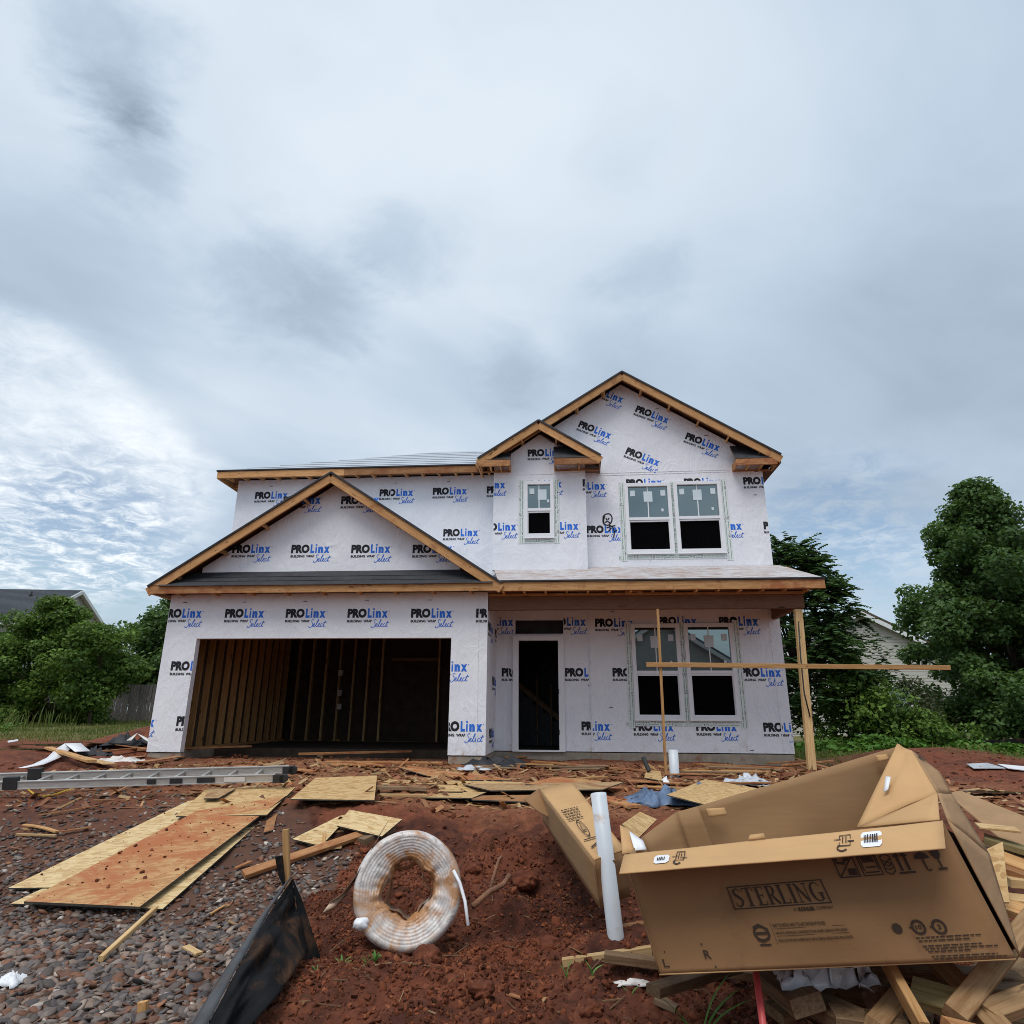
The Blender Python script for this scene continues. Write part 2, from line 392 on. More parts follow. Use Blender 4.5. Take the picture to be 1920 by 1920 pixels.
M['yellow'] = plain('yellow_plastic', (.60, .36, .03), .5)
M['root'] = plain('root_bark', (.22, .105, .06), .85, .3, 10, bump=.4)
M['straw'] = plain('straw', (.33, .22, .10), .85, .25, rnd=.2)
M['sidingL'] = plain('siding', (.40, .385, .36), .75, .05)
M['sidingB'] = plain('beige_siding', (.50, .48, .43), .75, .05)
M['shingle'] = plain('shingle', (.075, .082, .095), .9, .25, 14, bump=.3)
M['shingle_brown'] = plain('brown_shingle', (.10, .07, .055), .9, .3, 14, bump=.3)
M['trim'] = plain('white_trim', (.74, .74, .74), .6, .04)
M['fencewood'] = plain('fence_wood', (.17, .155, .145), .9, .3, 5, stretch=(6, 6, 1), rnd=.2)
M['bark'] = plain('bark', (.11, .08, .06), .95, .3, 8, bump=.5)

def wrap_mat():
    m, nt, N, L, B = _nt('house_wrap')
    tc = _n(N, 'ShaderNodeTexCoord'); v = tc.outputs['Object']
    f = _noise(N, L, v, 1.3, 5, .6)
    c = _mixc(N, L, _step(N, L, f, .3, .7), (.775, .78, .825), (.84, .845, .88))
    sx = _n(N, 'ShaderNodeSeparateXYZ'); L.new(v, sx.inputs[0])
    d = _noise(N, L, v, 5.5, 7, .7, .5)
    low = _step(N, L, sx.outputs[2], .55, -.1)
    ml = _n(N, 'ShaderNodeMath', operation='MULTIPLY'); L.new(_step(N, L, d, .5, .8), ml.inputs[0]); L.new(low, ml.inputs[1])
    c = _mixc(N, L, ml.outputs[0], c, (.50, .33, .24))
    sp = _noise(N, L, v, 16, 3, .5)
    c = _mixc(N, L, _step(N, L, sp, .74, .78), c, (.45, .42, .42))
    L.new(c, B.inputs['Base Color']); B.inputs['Roughness'].default_value = .6; B.inputs['Specular IOR Level'].default_value = .3
    w1 = _noise(N, L, _map(N, L, v, (1.2, 1.2, .8), (0, .5, 0)), 2.2, 7, .6, 1.6)
    w2 = _noise(N, L, _map(N, L, v, (5, 5, 1.0), (0, -.4, 0)), 2.5, 4, .6, 1.5)
    ad = _n(N, 'ShaderNodeMath', operation='MULTIPLY_ADD'); L.new(w2, ad.inputs[0]); ad.inputs[1].default_value = .4; L.new(w1, ad.inputs[2])
    _bump(N, L, ad.outputs[0], .36, .08, B)
    return m
M['wrap'] = wrap_mat()
def deck_mat():
    m, nt, N, L, B = _nt('roof_underlay')
    tc = _n(N, 'ShaderNodeTexCoord'); v = tc.outputs['Object']
    s = _noise(N, L, _map(N, L, v, (1.0, 6, 6)), 3.0, 6, .65, .4)
    c = _mixc(N, L, _step(N, L, s, .44, .62), (.56, .55, .56), (.33, .20, .14))
    s2 = _noise(N, L, _map(N, L, v, (3, 30, 30)), 2.0, 3, .5)
    c = _mixc(N, L, _step(N, L, s2, .62, .68), c, (.13, .11, .11))
    L.new(c, B.inputs['Base Color']); B.inputs['Roughness'].default_value = .6
    return m
M['deck'] = deck_mat()
M['under'] = plain('grey_underlay', (.44, .48, .53), .5, .1, 3, stretch=(.5, 6, 6), bump=.1)
def pane_mat(name, tint, fac):
    m, nt, N, L, B = _nt(name)
    df = _n(N, 'ShaderNodeBsdfDiffuse'); df.inputs[0].default_value = (.010, .014, .016, 1); gl = _n(N, 'ShaderNodeBsdfGlossy'); gl.inputs[0].default_value = (*tint, 1); gl.inputs['Roughness'].default_value = .015
    fr = _n(N, 'ShaderNodeFresnel'); fr.inputs[0].default_value = 1.5; ad = _n(N, 'ShaderNodeMath', operation='ADD', use_clamp=True); L.new(fr.outputs[0], ad.inputs[0]); ad.inputs[1].default_value = fac
    mx = _n(N, 'ShaderNodeMixShader'); L.new(ad.outputs[0], mx.inputs[0]); L.new(df.outputs[0], mx.inputs[1]); L.new(gl.outputs[0], mx.inputs[2]); L.new(mx.outputs[0], N['Material Output'].inputs[0]); return m
M['pane'] = pane_mat('window_pane', (.80, .95, .95), .22)
def screen_mat():
    m, nt, N, L, B = _nt('insect_screen')
    tr = _n(N, 'ShaderNodeBsdfTransparent'); df = _n(N, 'ShaderNodeBsdfDiffuse'); df.inputs[0].default_value = (.004, .004, .0045, 1)
    mx = _n(N, 'ShaderNodeMixShader'); mx.inputs[0].default_value = .8; L.new(tr.outputs[0], mx.inputs[1]); L.new(df.outputs[0], mx.inputs[2])
    L.new(mx.outputs[0], N['Material Output'].inputs[0]); return m
M['screen'] = screen_mat()
def leaf_mat(name, a, b, trans=.3):
    m, nt, N, L, B = _nt(name)
    at = _n(N, 'ShaderNodeAttribute', attribute_name='tint')
    c = _mixc(N, L, at.outputs['Fac'], a, b)
    L.new(c, B.inputs['Base Color']); B.inputs['Roughness'].default_value = .55; B.inputs['Specular IOR Level'].default_value = .25
    tl = _n(N, 'ShaderNodeBsdfTranslucent'); L.new(_mixc(N, L, .5, c, (.12, .2, .02)), tl.inputs[0])
    mx = _n(N, 'ShaderNodeMixShader'); mx.inputs[0].default_value = trans; L.new(B.outputs[0], mx.inputs[1]); L.new(tl.outputs[0], mx.inputs[2])
    L.new(mx.outputs[0], N['Material Output'].inputs[0]); return m
M['leaf'] = leaf_mat('leaf_green', (.055, .108, .020), (.18, .29, .05))
M['leaf_dark'] = leaf_mat('leaf_dark', (.042, .090, .027), (.125, .215, .056), .33)
M['leaf_mimosa'] = leaf_mat('leaf_mimosa', (.042, .088, .034), (.095, .175, .060), .28)
M['leaf_olive'] = leaf_mat('leaf_olive', (.05, .065, .03), (.11, .12, .06))
M['grass'] = leaf_mat('grass_blade', (.085, .125, .025), (.24, .23, .07))
M['weed'] = leaf_mat('weed_leaf', (.06, .14, .02), (.12, .26, .04))
M['sprout'] = leaf_mat('sprout_leaf', (.10, .24, .05), (.20, .38, .10))
def dirt_mat():
    m, nt, N, L, B = _nt('red_clay')
    tc = _n(N, 'ShaderNodeTexCoord'); v = tc.outputs['Object']
    f = _noise(N, L, v, 1.1, 8, .62, .3); f2 = _noise(N, L, v, 9, 7, .7)
    c = _mixc(N, L, _step(N, L, f, .32, .68), (.095, .030, .016), (.205, .060, .028))
    c = _mixc(N, L, _step(N, L, f2, .45, .75), c, (.27, .088, .042))
    c = _mixc(N, L, _step(N, L, f2, .46, .26), c, (.040, .015, .010))
    def att(n): return _n(N, 'ShaderNodeAttribute', attribute_name=n).outputs['Fac']
    c = _mixc(N, L, att('wet'), c, _mixc(N, L, _step(N, L, f2, .35, .7), (.042, .015, .010), (.115, .036, .019)))  # pit shade and damp patches are mixed into the clay colour
    ch = _noise(N, L, _map(N, L, v, (7, 20, 7), (0, 0, .4)), 1.6, 6, .65, .5)
    pad = _mixc(N, L, _step(N, L, ch, .35, .65), (.15, .058, .030), (.36, .155, .072))
    c = _mixc(N, L, att('pad'), c, pad)
    gd = _mixc(N, L, f2, (.085, .042, .028), (.16, .080, .052))
    c = _mixc(N, L, att('gravel'), c, gd)
    gs = _mixc(N, L, _noise(N, L, v, 2.2, 6, .65), (.075, .090, .025), (.20, .16, .06))
    c = _mixc(N, L, att('grass'), c, gs)
    L.new(c, B.inputs['Base Color']); B.inputs['Roughness'].default_value = .88; B.inputs['Specular IOR Level'].default_value = .25
    ad = _n(N, 'ShaderNodeMath', operation='MULTIPLY_ADD'); L.new(_noise(N, L, v, 55, 6, .7), ad.inputs[0]); ad.inputs[1].default_value = .5; L.new(f2, ad.inputs[2])
    _bump(N, L, ad.outputs[0], .7, .035, B)
    return m
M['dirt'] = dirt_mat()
def vcol_mat(name, rough=.7, spec=.3):
    m, nt, N, L, B = _nt(name)
    at = _n(N, 'ShaderNodeAttribute', attribute_name='col'); tc = _n(N, 'ShaderNodeTexCoord')
    f = _noise(N, L, tc.outputs['Object'], 40, 4, .6)
    L.new(_mixc(N, L, _step(N, L, f, .2, .8, .6, 1.0), (.06, .03, .02), at.outputs['Color']), B.inputs['Base Color'])
    B.inputs['Roughness'].default_value = rough; B.inputs['Specular IOR Level'].default_value = spec
    return m
M['stone'] = vcol_mat('stone', .62, .35); M['clod'] = vcol_mat('clod', .95, .1)

# ------------------------------------------------------------------ ground
def axis(segs):
    out = [segs[0][0]]
    for a, b, s0, s1 in segs:
        x = a
        while x < b - 1e-6:
            t = (x-a)/(b-a); st = s0*(s1/s0)**t; x = min(b, x+st); out.append(x)
    return np.array(out)
def poly_in(px, py, poly):
    ins = np.zeros(px.shape, bool); j = len(poly)-1
    for i in range(len(poly)):
        xi, yi = poly[i]; xj, yj = poly[j]
        c = ((yi > py) != (yj > py)) & (px < (xj-xi)*(py-yi)/(yj-yi+1e-12)+xi); ins ^= c; j = i
    return ins
GRAVEL = [tuple(G(*q)[:2]) for q in ((-260, 2050), (430, 2050), (450, 1850), (560, 1690), (665, 1600), (600, 1545), (470, 1500), (300, 1478), (-150, 1478))]
def gravel_w(x, y):
    dx = .35*fbm(x*1.3, y*1.3, 3); dy = .35*fbm(x*1.3+9, y*1.3+4, 3)
    return poly_in(x+dx, y+dy, GRAVEL)
def ground_fine(x, y):
    h = H(x, y); near = 1-sm(9, 16, np.hypot(x, y)); gv = gravel_w(x, y).astype(float)
    n = .115*fbm(x*1.6, y*1.6, 3) + .075*np.abs(fbm(x*4.2+5, y*4.2, 3)) + .050*fbm(x*12, y*12+3, 3) + .030*np.abs(fbm(x*26+1, y*26, 2))
    pit = np.exp(-((x-.45)/.85)**2-((y-6.15)/.75)**2)
    n = n + pit*(.26*np.abs(fbm(x*2.3+2, y*2.3+8, 3))-.07 + .06*fbm(x*7, y*7, 3)) - .05*np.exp(-((y-4.9-.25*np.sin(x*1.7))/.10)**2)*(x > -.9)*(x < .9)
    far = .10*fbm(x*.7, y*.9, 4) + .05*fbm(x*2.4, y*2.4, 3)
    pad = sm(6.9, 8.0, y)
    a = near*(1-gv*.75)*(1-.45*pad)
    return h + n*a + far*(1-near)*(1-sm(25, 60, y)*.6)
def build_ground():
    xs = axis([(-400, -60, 60, 8), (-60, -12, 6, .35), (-12, -5, .3, .05), (-5, 4.5, .02, .02), (4.5, 12, .05, .3), (12, 60, .35, 6), (60, 400, 8, 60)])
    ys = axis([(-60, 0, 10, .8), (0, 2.6, .5, .06), (2.6, 7.6, .018, .026), (7.6, 16, .035, .16), (16, 60, .2, 3), (60, 600, 4, 80)])
    X, Y = np.meshgrid(xs, ys); Z = ground_fine(X, Y)
    # keep the yard inside the house footprint below the slab
    lu = (X-HO.x)*HU.x + (Y-HO.y)*HU.y; lv = (X-HO.x)*HV.x + (Y-HO.y)*HV.y
    ins = (lu > -5.8) & (lu < 6.8) & (lv > .12) & (lv < 10) & ~((lu > .8) & (lv < 1.75))
    Z = np.where(ins, np.minimum(Z, -1.05), Z)
    nx, ny = len(xs), len(ys); co = np.stack([X, Y, Z], -1).reshape(-1, 3)
    idx = np.arange(nx*ny).reshape(ny, nx)
    q = np.stack([idx[:-1, :-1], idx[:-1, 1:], idx[1:, 1:], idx[1:, :-1]], -1).reshape(-1, 4)
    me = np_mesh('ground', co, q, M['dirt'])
    X, Y = X.ravel(), Y.ravel()
    gr = sm(16.0, 19.0, Y + 1.6*fbm(X*.5, Y*.5, 3) - .25*np.clip(-X-8, 0, 8))*(X < 0) + sm(13.2, 16.2, Y + 1.8*fbm(X*.5, Y*.5, 3))*(X > 6)
    gr = np.clip(gr, 0, 1)
    gv = gravel_w(X, Y)*np.clip(1-.9*sm(6.3, 8.6, Y + .8*fbm(X*2, Y*2, 3)), 0, 1)
    pad = sm(7.2, 8.6, Y+1.0*fbm(X*1.1, Y*1.1, 4))*(1-sm(13, 15, Y))*sm(-7, -4.5, X)*(1-sm(5.5, 7.5, X))
    pad = np.clip(pad*(.35+1.5*np.clip(fbm(X*1.7, Y*2.5, 4)+.35, 0, 1)), 0, 1)
    damp_and_shade = np.clip(np.exp(-((X-.4)/.85)**2-((Y-6.0)/.65)**2)*1.1 + .8*sm(.06, .25, fbm(X*1.1+4, Y*1.3, 3))*(1-sm(7, 8.5, Y)), 0, 1)  # first term paints the pit's shade; the noise term scatters damp patches
    for n, a in (('grass', gr), ('gravel', gv), ('pad', pad), ('wet', damp_and_shade)):
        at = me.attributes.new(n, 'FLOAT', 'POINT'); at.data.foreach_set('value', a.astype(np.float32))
    o = link('ground', me); tag(o, kind='structure', label='bare red clay yard with gravel, mud and grass at its edges')
def np_mesh(name, co, faces, mat, smooth=True, fattr=None):
    co = np.asarray(co, np.float32); faces = np.asarray(faces, np.int32); k = faces.shape[1]; nf = len(faces)
    me = bpy.data.meshes.new(name); me.vertices.add(len(co)); me.vertices.foreach_set('co', co.ravel())
    me.loops.add(nf*k); me.loops.foreach_set('vertex_index', faces.ravel())
    me.polygons.add(nf); me.polygons.foreach_set('loop_start', np.arange(0, nf*k, k, dtype=np.int32))
    me.polygons.foreach_set('loop_total', np.full(nf, k, np.int32)); me.polygons.foreach_set('use_smooth', np.full(nf, smooth, bool))
    me.materials.append(mat); me.update(calc_edges=True); me.validate()
    return me
build_ground()

M['puddle'] = plain('puddle_water', (.13, .065, .045), .06, .1, 3, spec=.8)
def puddle(px, py, rx, ry, seed):
    c = G(px, py); mb = MB(); n = 28; r = random.Random(seed)
    pts = []
    for i in range(n):
        a = 2*math.pi*i/n; k = .7+.6*float(vnoise(math.cos(a)*1.7+seed*3.1, math.sin(a)*1.7+seed))+.2
        pts.append((c.x+math.cos(a)*rx*k, c.y+math.sin(a)*ry*k, c.z+.035))
    mb.face(pts); o = mb.build('puddle', M['puddle']); tag(o, 'shallow muddy puddle on the red clay', kind='structure')
for i, q in enumerate(((150, 1400, 1.5, .55), (60, 1408, 1.2, .4), (225, 1396, .9, .3), (1850, 1490, .5, .2))): puddle(*q, i+1)
# ================================================================== lettering
def text_arrays(body, size=1.0, bold=0.0, shear=0.0, spacing=1.0, align='LEFT'):
    cu = bpy.data.curves.new('lettering', 'FONT'); cu.body = body; cu.size = size; cu.offset = bold; cu.shear = shear
    cu.space_character = spacing; cu.resolution_u = 3; cu.align_x = align
    ob = bpy.data.objects.new('lettering', cu); COL.objects.link(ob)
    dg = bpy.context.evaluated_depsgraph_get(); me = bpy.data.meshes.new_from_object(ob.evaluated_get(dg))
    v = [(p.co.x, p.co.y) for p in me.vertices]; f = [tuple(p.vertices) for p in me.polygons]
    bpy.data.objects.remove(ob); bpy.data.curves.remove(cu); bpy.data.meshes.remove(me)
    return np.array(v) if v else np.zeros((0, 2)), f
def fit(v, x0, y0, x1, y1):                        # scale 2D lettering into a rectangle
    a, b = v.min(0), v.max(0); return (v-a)/(b-a)*np.array([x1-x0, y1-y0]) + np.array([x0, y0])
def smooth_path(pts, n=5):
    p = [np.array(q, float) for q in pts]; out = []
    for i in range(len(p)-1):
        a = p[max(i-1, 0)]; b = p[i]; c = p[i+1]; d = p[min(i+2, len(p)-1)]
        for k in range(n):
            t = k/n; out.append(.5*((2*b)+(-a+c)*t+(2*a-5*b+4*c-d)*t*t+(-a+3*b-3*c+d)*t**3))
    out.append(p[-1]); return out
def ribbon(pts, w):                                # flat stroke along a 2D path
    p = [np.array(q, float) for q in pts]; n = len(p); v = []; f = []
    for i in range(n):
        d = p[min(i+1, n-1)]-p[max(i-1, 0)]; d = d/(np.hypot(*d)+1e-9); nn = np.array([-d[1], d[0]])
        ww = w if not isinstance(w, (list, tuple)) else float(np.interp(i/(n-1)*(len(w)-1), range(len(w)), w))
        v += [p[i]+nn*ww/2, p[i]-nn*ww/2]
        if i: f.append((2*i-2, 2*i-1, 2*i+1, 2*i))
    return np.array(v), f
class Print:                                       # flat print collected in 2D, with ink indices
    def __init__(s): s.v = []; s.f = []; s.m = []
    def add(s, v, f, m=0):
        n = len(s.v); s.v += [tuple(q) for q in v]; s.f += [tuple(i+n for i in g) for g in f]; s.m += [m]*len(f)
    def rect(s, x0, y0, x1, y1, m=0): s.add([(x0, y0), (x1, y0), (x1, y1), (x0, y1)], [(0, 1, 2, 3)], m)
    def line(s, pts, w, m=0, smooth=0):
        v, f = ribbon(smooth_path(pts, smooth) if smooth else pts, w); s.add(v, f, m)
    def outline(s, x0, y0, x1, y1, w, m=0):
        s.rect(x0, y0, x1, y0+w, m); s.rect(x0, y1-w, x1, y1, m); s.rect(x0, y0+w, x0+w, y1-w, m); s.rect(x1-w, y0+w, x1, y1-w, m)
    def disc(s, x, y, r, m=0, n=20): s.add([(x+r*math.cos(i*2*math.pi/n), y+r*math.sin(i*2*math.pi/n)) for i in range(n)], [tuple(range(n))], m)
    def ring(s, x, y, r, w, m=0, n=20): s.line([(x+r*math.cos(i*2*math.pi/n), y+r*math.sin(i*2*math.pi/n)) for i in range(n+1)], w, m)
    def text(s, body, x0, y0, x1, y1, bold=0.0, m=0, shear=0.0):
        v, f = text_arrays(body, 1, bold, shear); s.add(fit(v, x0, y0, x1, y1), f, m)
_SEL = [[(.16,.88),(.10,.98),(.02,.9),(.04,.74),(.14,.56),(.15,.3),(.05,.12),(-.06,.18),(-.05,.3)],
        [(.15,.25),(.24,.36),(.29,.5),(.25,.57),(.21,.45),(.23,.27),(.31,.22),(.38,.4)],
        [(.36,.3),(.43,.62),(.47,.92),(.44,.97),(.40,.7),(.40,.35),(.43,.22),(.50,.26)],
        [(.48,.25),(.57,.38),(.61,.52),(.57,.57),(.53,.45),(.55,.27),(.63,.22),(.68,.3)],
        [(.79,.50),(.74,.56),(.69,.42),(.71,.26),(.79,.23),(.86,.34)],
        [(.84,.3),(.91,.62),(.94,.84),(.90,.6),(.89,.3),(.93,.22),(1.0,.3)], [(.82,.62),(.92,.65),(1.04,.70)]]
def logo_print():
    """the wrap's repeated mark, one unit wide, baseline at 0"""
    p = Print()
    p.text('PRO', 0, 0, .452, .215, .066, 0)
    v, f = text_arrays('L', 1, .06); p.add(fit(v, .478, 0, .575, .215), f, 1)
    v, f = text_arrays('\u0131', 1, .06); p.add(fit(v, .600, 0, .634, .155), f, 1); p.rect(.598, .180, .636, .218, 1)
    v, f = text_arrays('n', 1, .068); p.add(fit(v, .668, 0, .790, .158), f, 1)
    v, f = text_arrays('x', 1, .068); p.add(fit(v, .812, 0, .950, .155), f, 1)
    p.disc(.985, .150, .011, 1, 8)
    p.text('BUILDING', 0, -.105, .345, -.045, .045, 0); p.text('WRAP', .385, -.105, .585, -.045, .045, 0)
    for s in _SEL: p.line([(.59+a*.36+b*.05, -.255+b*.22) for a, b in s], .0135, 1, 4)
    return p
LOGO = logo_print()
_logo_cache = {}
def logo_mesh(W, clip=None):
    key = (round(W, 2), clip)
    if key in _logo_cache: return _logo_cache[key]
    bm = bmesh.new(); vs = [bm.verts.new((x*W, 0, y*W)) for x, y in LOGO.v]
    for g, m in zip(LOGO.f, LOGO.m):
        try: fc = bm.faces.new([vs[i] for i in g]); fc.material_index = m
        except ValueError: pass
    if clip:
        x0, x1, y0, y1 = clip
        for co, no in (((x0, 0, 0), (-1, 0, 0)), ((x1, 0, 0), (1, 0, 0)), ((0, 0, y0), (0, 0, -1)), ((0, 0, y1), (0, 0, 1))):
            if abs(co[0]) > 50 or abs(co[2]) > 50: continue
            bmesh.ops.bisect_plane(bm, geom=bm.verts[:]+bm.edges[:]+bm.faces[:], dist=1e-6, plane_co=co, plane_no=no, clear_outer=True)
    bmesh.ops.recalc_face_normals(bm, faces=bm.faces)
    me = bpy.data.meshes.new('printed_logo'); bm.to_mesh(me); bm.free()
    me.materials.append(M['black']); me.materials.append(M['blue']); _logo_cache[key] = me; return me

# ================================================================== the house
HOUSE = empty('unfinished_house', 'two-storey house under construction covered in white building wrap', 'house', HO, YAW)
def wall_front(name, u0, u1, w0, w1, v, t, holes=(), mat='wrap', parent=HOUSE, cut=None):
    """vertical wall facing the street with real openings; cut = outline of a gable on top (u, w)"""
    us = sorted({u0, u1, *[h[0] for h in holes], *[h[1] for h in holes]}); ws = sorted({w0, w1, *[h[2] for h in holes], *[h[3] for h in holes]})
    us = [u for u in us if u0 <= u <= u1]; ws = [w for w in ws if w0 <= w <= w1]
    solid = lambda i, j: 0 <= i < len(us)-1 and 0 <= j < len(ws)-1 and not any(h[0] < (us[i]+us[i+1])/2 < h[1] and h[2] < (ws[j]+ws[j+1])/2 < h[3] for h in holes)
    mb = MB(); a, b = v, v+t
    for i in range(len(us)-1):
        for j in range(len(ws)-1):
            if not solid(i, j): continue
            x0, x1, z0, z1 = us[i], us[i+1], ws[j], ws[j+1]
            mb.face([(x0,a,z0),(x1,a,z0),(x1,a,z1),(x0,a,z1)]); mb.face([(x0,b,z1),(x1,b,z1),(x1,b,z0),(x0,b,z0)], 1)
            if not solid(i-1, j): mb.face([(x0,a,z0),(x0,a,z1),(x0,b,z1),(x0,b,z0)])
            if not solid(i+1, j): mb.face([(x1,a,z1),(x1,a,z0),(x1,b,z0),(x1,b,z1)])
            if not solid(i, j-1): mb.face([(x0,a,z0),(x0,b,z0),(x1,b,z0),(x1,a,z0)])
            if not solid(i, j+1) and not (cut and j == len(ws)-2): mb.face([(x0,a,z1),(x1,a,z1),(x1,b,z1),(x0,b,z1)])
    if cut:
        mb.face([(u, a, w) for u, w in cut]); mb.face([(u, b, w) for u, w in reversed(cut)], 1)
    return mb.build(name, [M[mat], M['osb_old']], parent)
def wall_side(name, u, v0, v1, w0, w1, t, mat='wrap', parent=HOUSE):
    mb = MB(); mb.box((u, v0, w0), (u+t, v1, w1)); return mb.build(name, M[mat], parent)
def block(name, a, b, mat, parent=HOUSE, label=None):
    mb = MB(); mb.box(a, b); o = mb.build(name, M[mat], parent)
    if label: o['label'] = label
    return o
# --- foundation and slabs
found = block('foundation', (-5.86, .02, -.75), (-5.19, .16, -.02), 'concrete')
block('foundation_pier', (0.02, .02, -.75), (.71, 1.72, -.02), 'concrete', found)
block('foundation_strip', (.71, 1.73, -.75), (2.74, 2.0, -.02), 'concrete', found)
block('foundation_strip', (2.74, 1.70, -.75), (6.81, 2.0, -.02), 'concrete', found)
block('garage_slab', (-5.85, .16, -.9), (.6, 6.2, -.19), 'slab')
block('porch_slab', (.71, -.1, -.9), (6.7, 1.73, -.235), 'slab', HOUSE)
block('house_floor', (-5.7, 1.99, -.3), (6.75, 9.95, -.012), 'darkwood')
block('garage_curb', (-5.85, .16, -.19), (-5.58, 5.9, -.003), 'concrete', found)
block('upper_floor', (-5.7, 1.86, 2.95), (6.75, 9.95, 3.25), 'beam')
block('attic_floor', (-5.7, 1.86, 6.12), (6.75, 9.95, 6.16), 'beam')
# --- walls
GO = (-5.2, .01, -.5, 2.16)
gw = wall_front('garage_wall', -5.88, .72, 0, 3.06, 0, .14, [GO])
ggw = wall_front('garage_gable_wall', -5.3, .14, 3.40, 3.62, .012, .13, [], cut=[(-5.3, 3.62), (.14, 3.62), (-2.58, 5.42)])
grw = wall_side('garage_return_wall', .58, .14, 1.74, 0, 3.06, .14)
wall_side('garage_side_wall', -5.88, .14, 6.2, -.2, 3.06, .14)
W1 = [(3.67, 4.71, 4.21, 5.87), (4.79, 5.84, 4.21, 5.89)]
W2 = [(3.67, 4.68, .65, 2.62), (4.80, 5.81, .65, 2.63)]
WB = [(1.36, 2.02, 4.54, 5.87)]
rw = wall_front('upper_gable_wall', .63, 6.83, 3.80, 6.22, 1.7, .14, W1, cut=[(.63, 6.22), (6.83, 6.22), (6.83, 6.42), (3.7, 8.46), (.63, 6.45)])
bw = wall_front('bay_wall', .64, 2.76, 3.70, 6.30, 1.40, .30, WB, cut=[(.64, 6.30), (2.76, 6.30), (1.71, 7.06)])
lw = wall_front('upper_side_bay_wall', -5.76, .63, 3.05, 6.22, 1.8, .14, [])
DO = (1.16, 2.12, -.02, 2.31); TR = (1.13, 2.19, 2.43, 2.74)
dw = wall_front('entry_wall', .72, 2.74, 0, 3.6, 1.73, .14, [DO, TR])
pw = wall_front('porch_wall', 2.74, 6.83, 0, 3.6, 1.70, .14, W2)
wall_side('right_side_wall', 6.69, 1.84, 10, 0, 6.22, .14); wall_side('left_side_wall', -5.76, 1.94, 10, 3.05, 6.22, .14)
wall_front('rear_wall', -5.76, 6.83, 0, 6.22, 9.95, .12, [])
block('partition_wall', (.72, 5.6, 0), (6.6, 5.7, 2.95), 'felt'); block('partition_wall', (-5.6, 5.4, 3.25), (6.6, 5.5, 6.1), 'felt')  # black colour stands for the unlit depth of the rooms
# --- garage inside
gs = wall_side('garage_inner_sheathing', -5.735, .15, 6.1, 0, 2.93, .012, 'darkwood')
for i in range(14):
    v = .24 + i*.406
    board('stud', (-5.655, v, .045), (-5.655, v, 2.86), .14, .04, M['pine'], gs, up=(0, 1, 0))
board('plate', (-5.65, .16, .02), (-5.65, 5.7, .02), .14, .04, M['pine'], gs)
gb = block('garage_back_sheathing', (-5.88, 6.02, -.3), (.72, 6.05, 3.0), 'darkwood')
for i in range(15):
    u = -5.45 + i*.41
    if -2.6 < u < -1.5: continue
    board('stud', (u, 5.93, .0), (u, 5.93, 2.86), .14, .055, M['pale_pine'], gb, up=(1, 0, 0))
board('plate', (-5.6, 5.93, -.02), (.5, 5.93, -.02), .14, .04, M['old_pine'], gb)
board('header', (-2.7, 5.9, 2.2), (-1.4, 5.9, 2.2), .14, .1, M['old_pine'], gb)
block('garage_ceiling', (-5.7, .15, 2.88), (.58, 6.1, 2.94), 'beam')
rs = block('garage_plastic_sheet', (.50, 2.2, .0), (.51, 5.8, 2.8), 'film')
for i in range(8): board('stud', (.54, .3+i*.75, 0), (.54, .3+i*.75, 2.86), .08, .04, M['old_pine'], rs, up=(0, 1, 0))
for i, w in enumerate((1.75, 1.2, .83)): block('outlet_box', (-4.22+.02*i, 5.76, w), (-4.10+.02*i, 5.85, w+.15), 'paper', gb)
# --- entry: casing, stair seen through the doorway
dc = MB(); u0, u1, w1 = 1.16, 2.12, 2.31
dc.box((u0-.075, 1.66, -.01), (u0+.05, 1.80, w1+.075)); dc.box((u1-.05, 1.66, -.01), (u1+.075, 1.80, w1+.075)); dc.box((u0+.05, 1.66, w1-.03), (u1-.05, 1.80, w1+.075)); dc.box((u0+.05, 1.66, -.012), (u1-.05, 1.82, .02))
dc.build('door_casing', M['vinyl'], HOUSE)
block('door_hinge', (2.06, 1.645, .33), (2.08, 1.659, .43), 'alu_dark'); block('door_hinge', (2.06, 1.645, 1.15), (2.08, 1.659, 1.25), 'alu_dark')
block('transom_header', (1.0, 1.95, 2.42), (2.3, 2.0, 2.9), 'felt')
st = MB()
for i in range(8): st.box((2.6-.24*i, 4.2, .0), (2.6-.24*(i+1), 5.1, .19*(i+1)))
st = st.build('staircase', M['felt'], HOUSE)  # the doorway's gloom is put into the stair's colour
board('stringer', (2.75, 4.16, .08), (.75, 4.16, 1.66), .12, .04, M['wet_pine'], st, up=(0, -1, 0))
for i in range(3): board('guide_rail', (2.2-.35*i, 4.05, 0), (2.2-.35*i, 4.05, 1.2+.25*i), .03, .03, M['wet_pine'], st, up=(1, 0, 0))
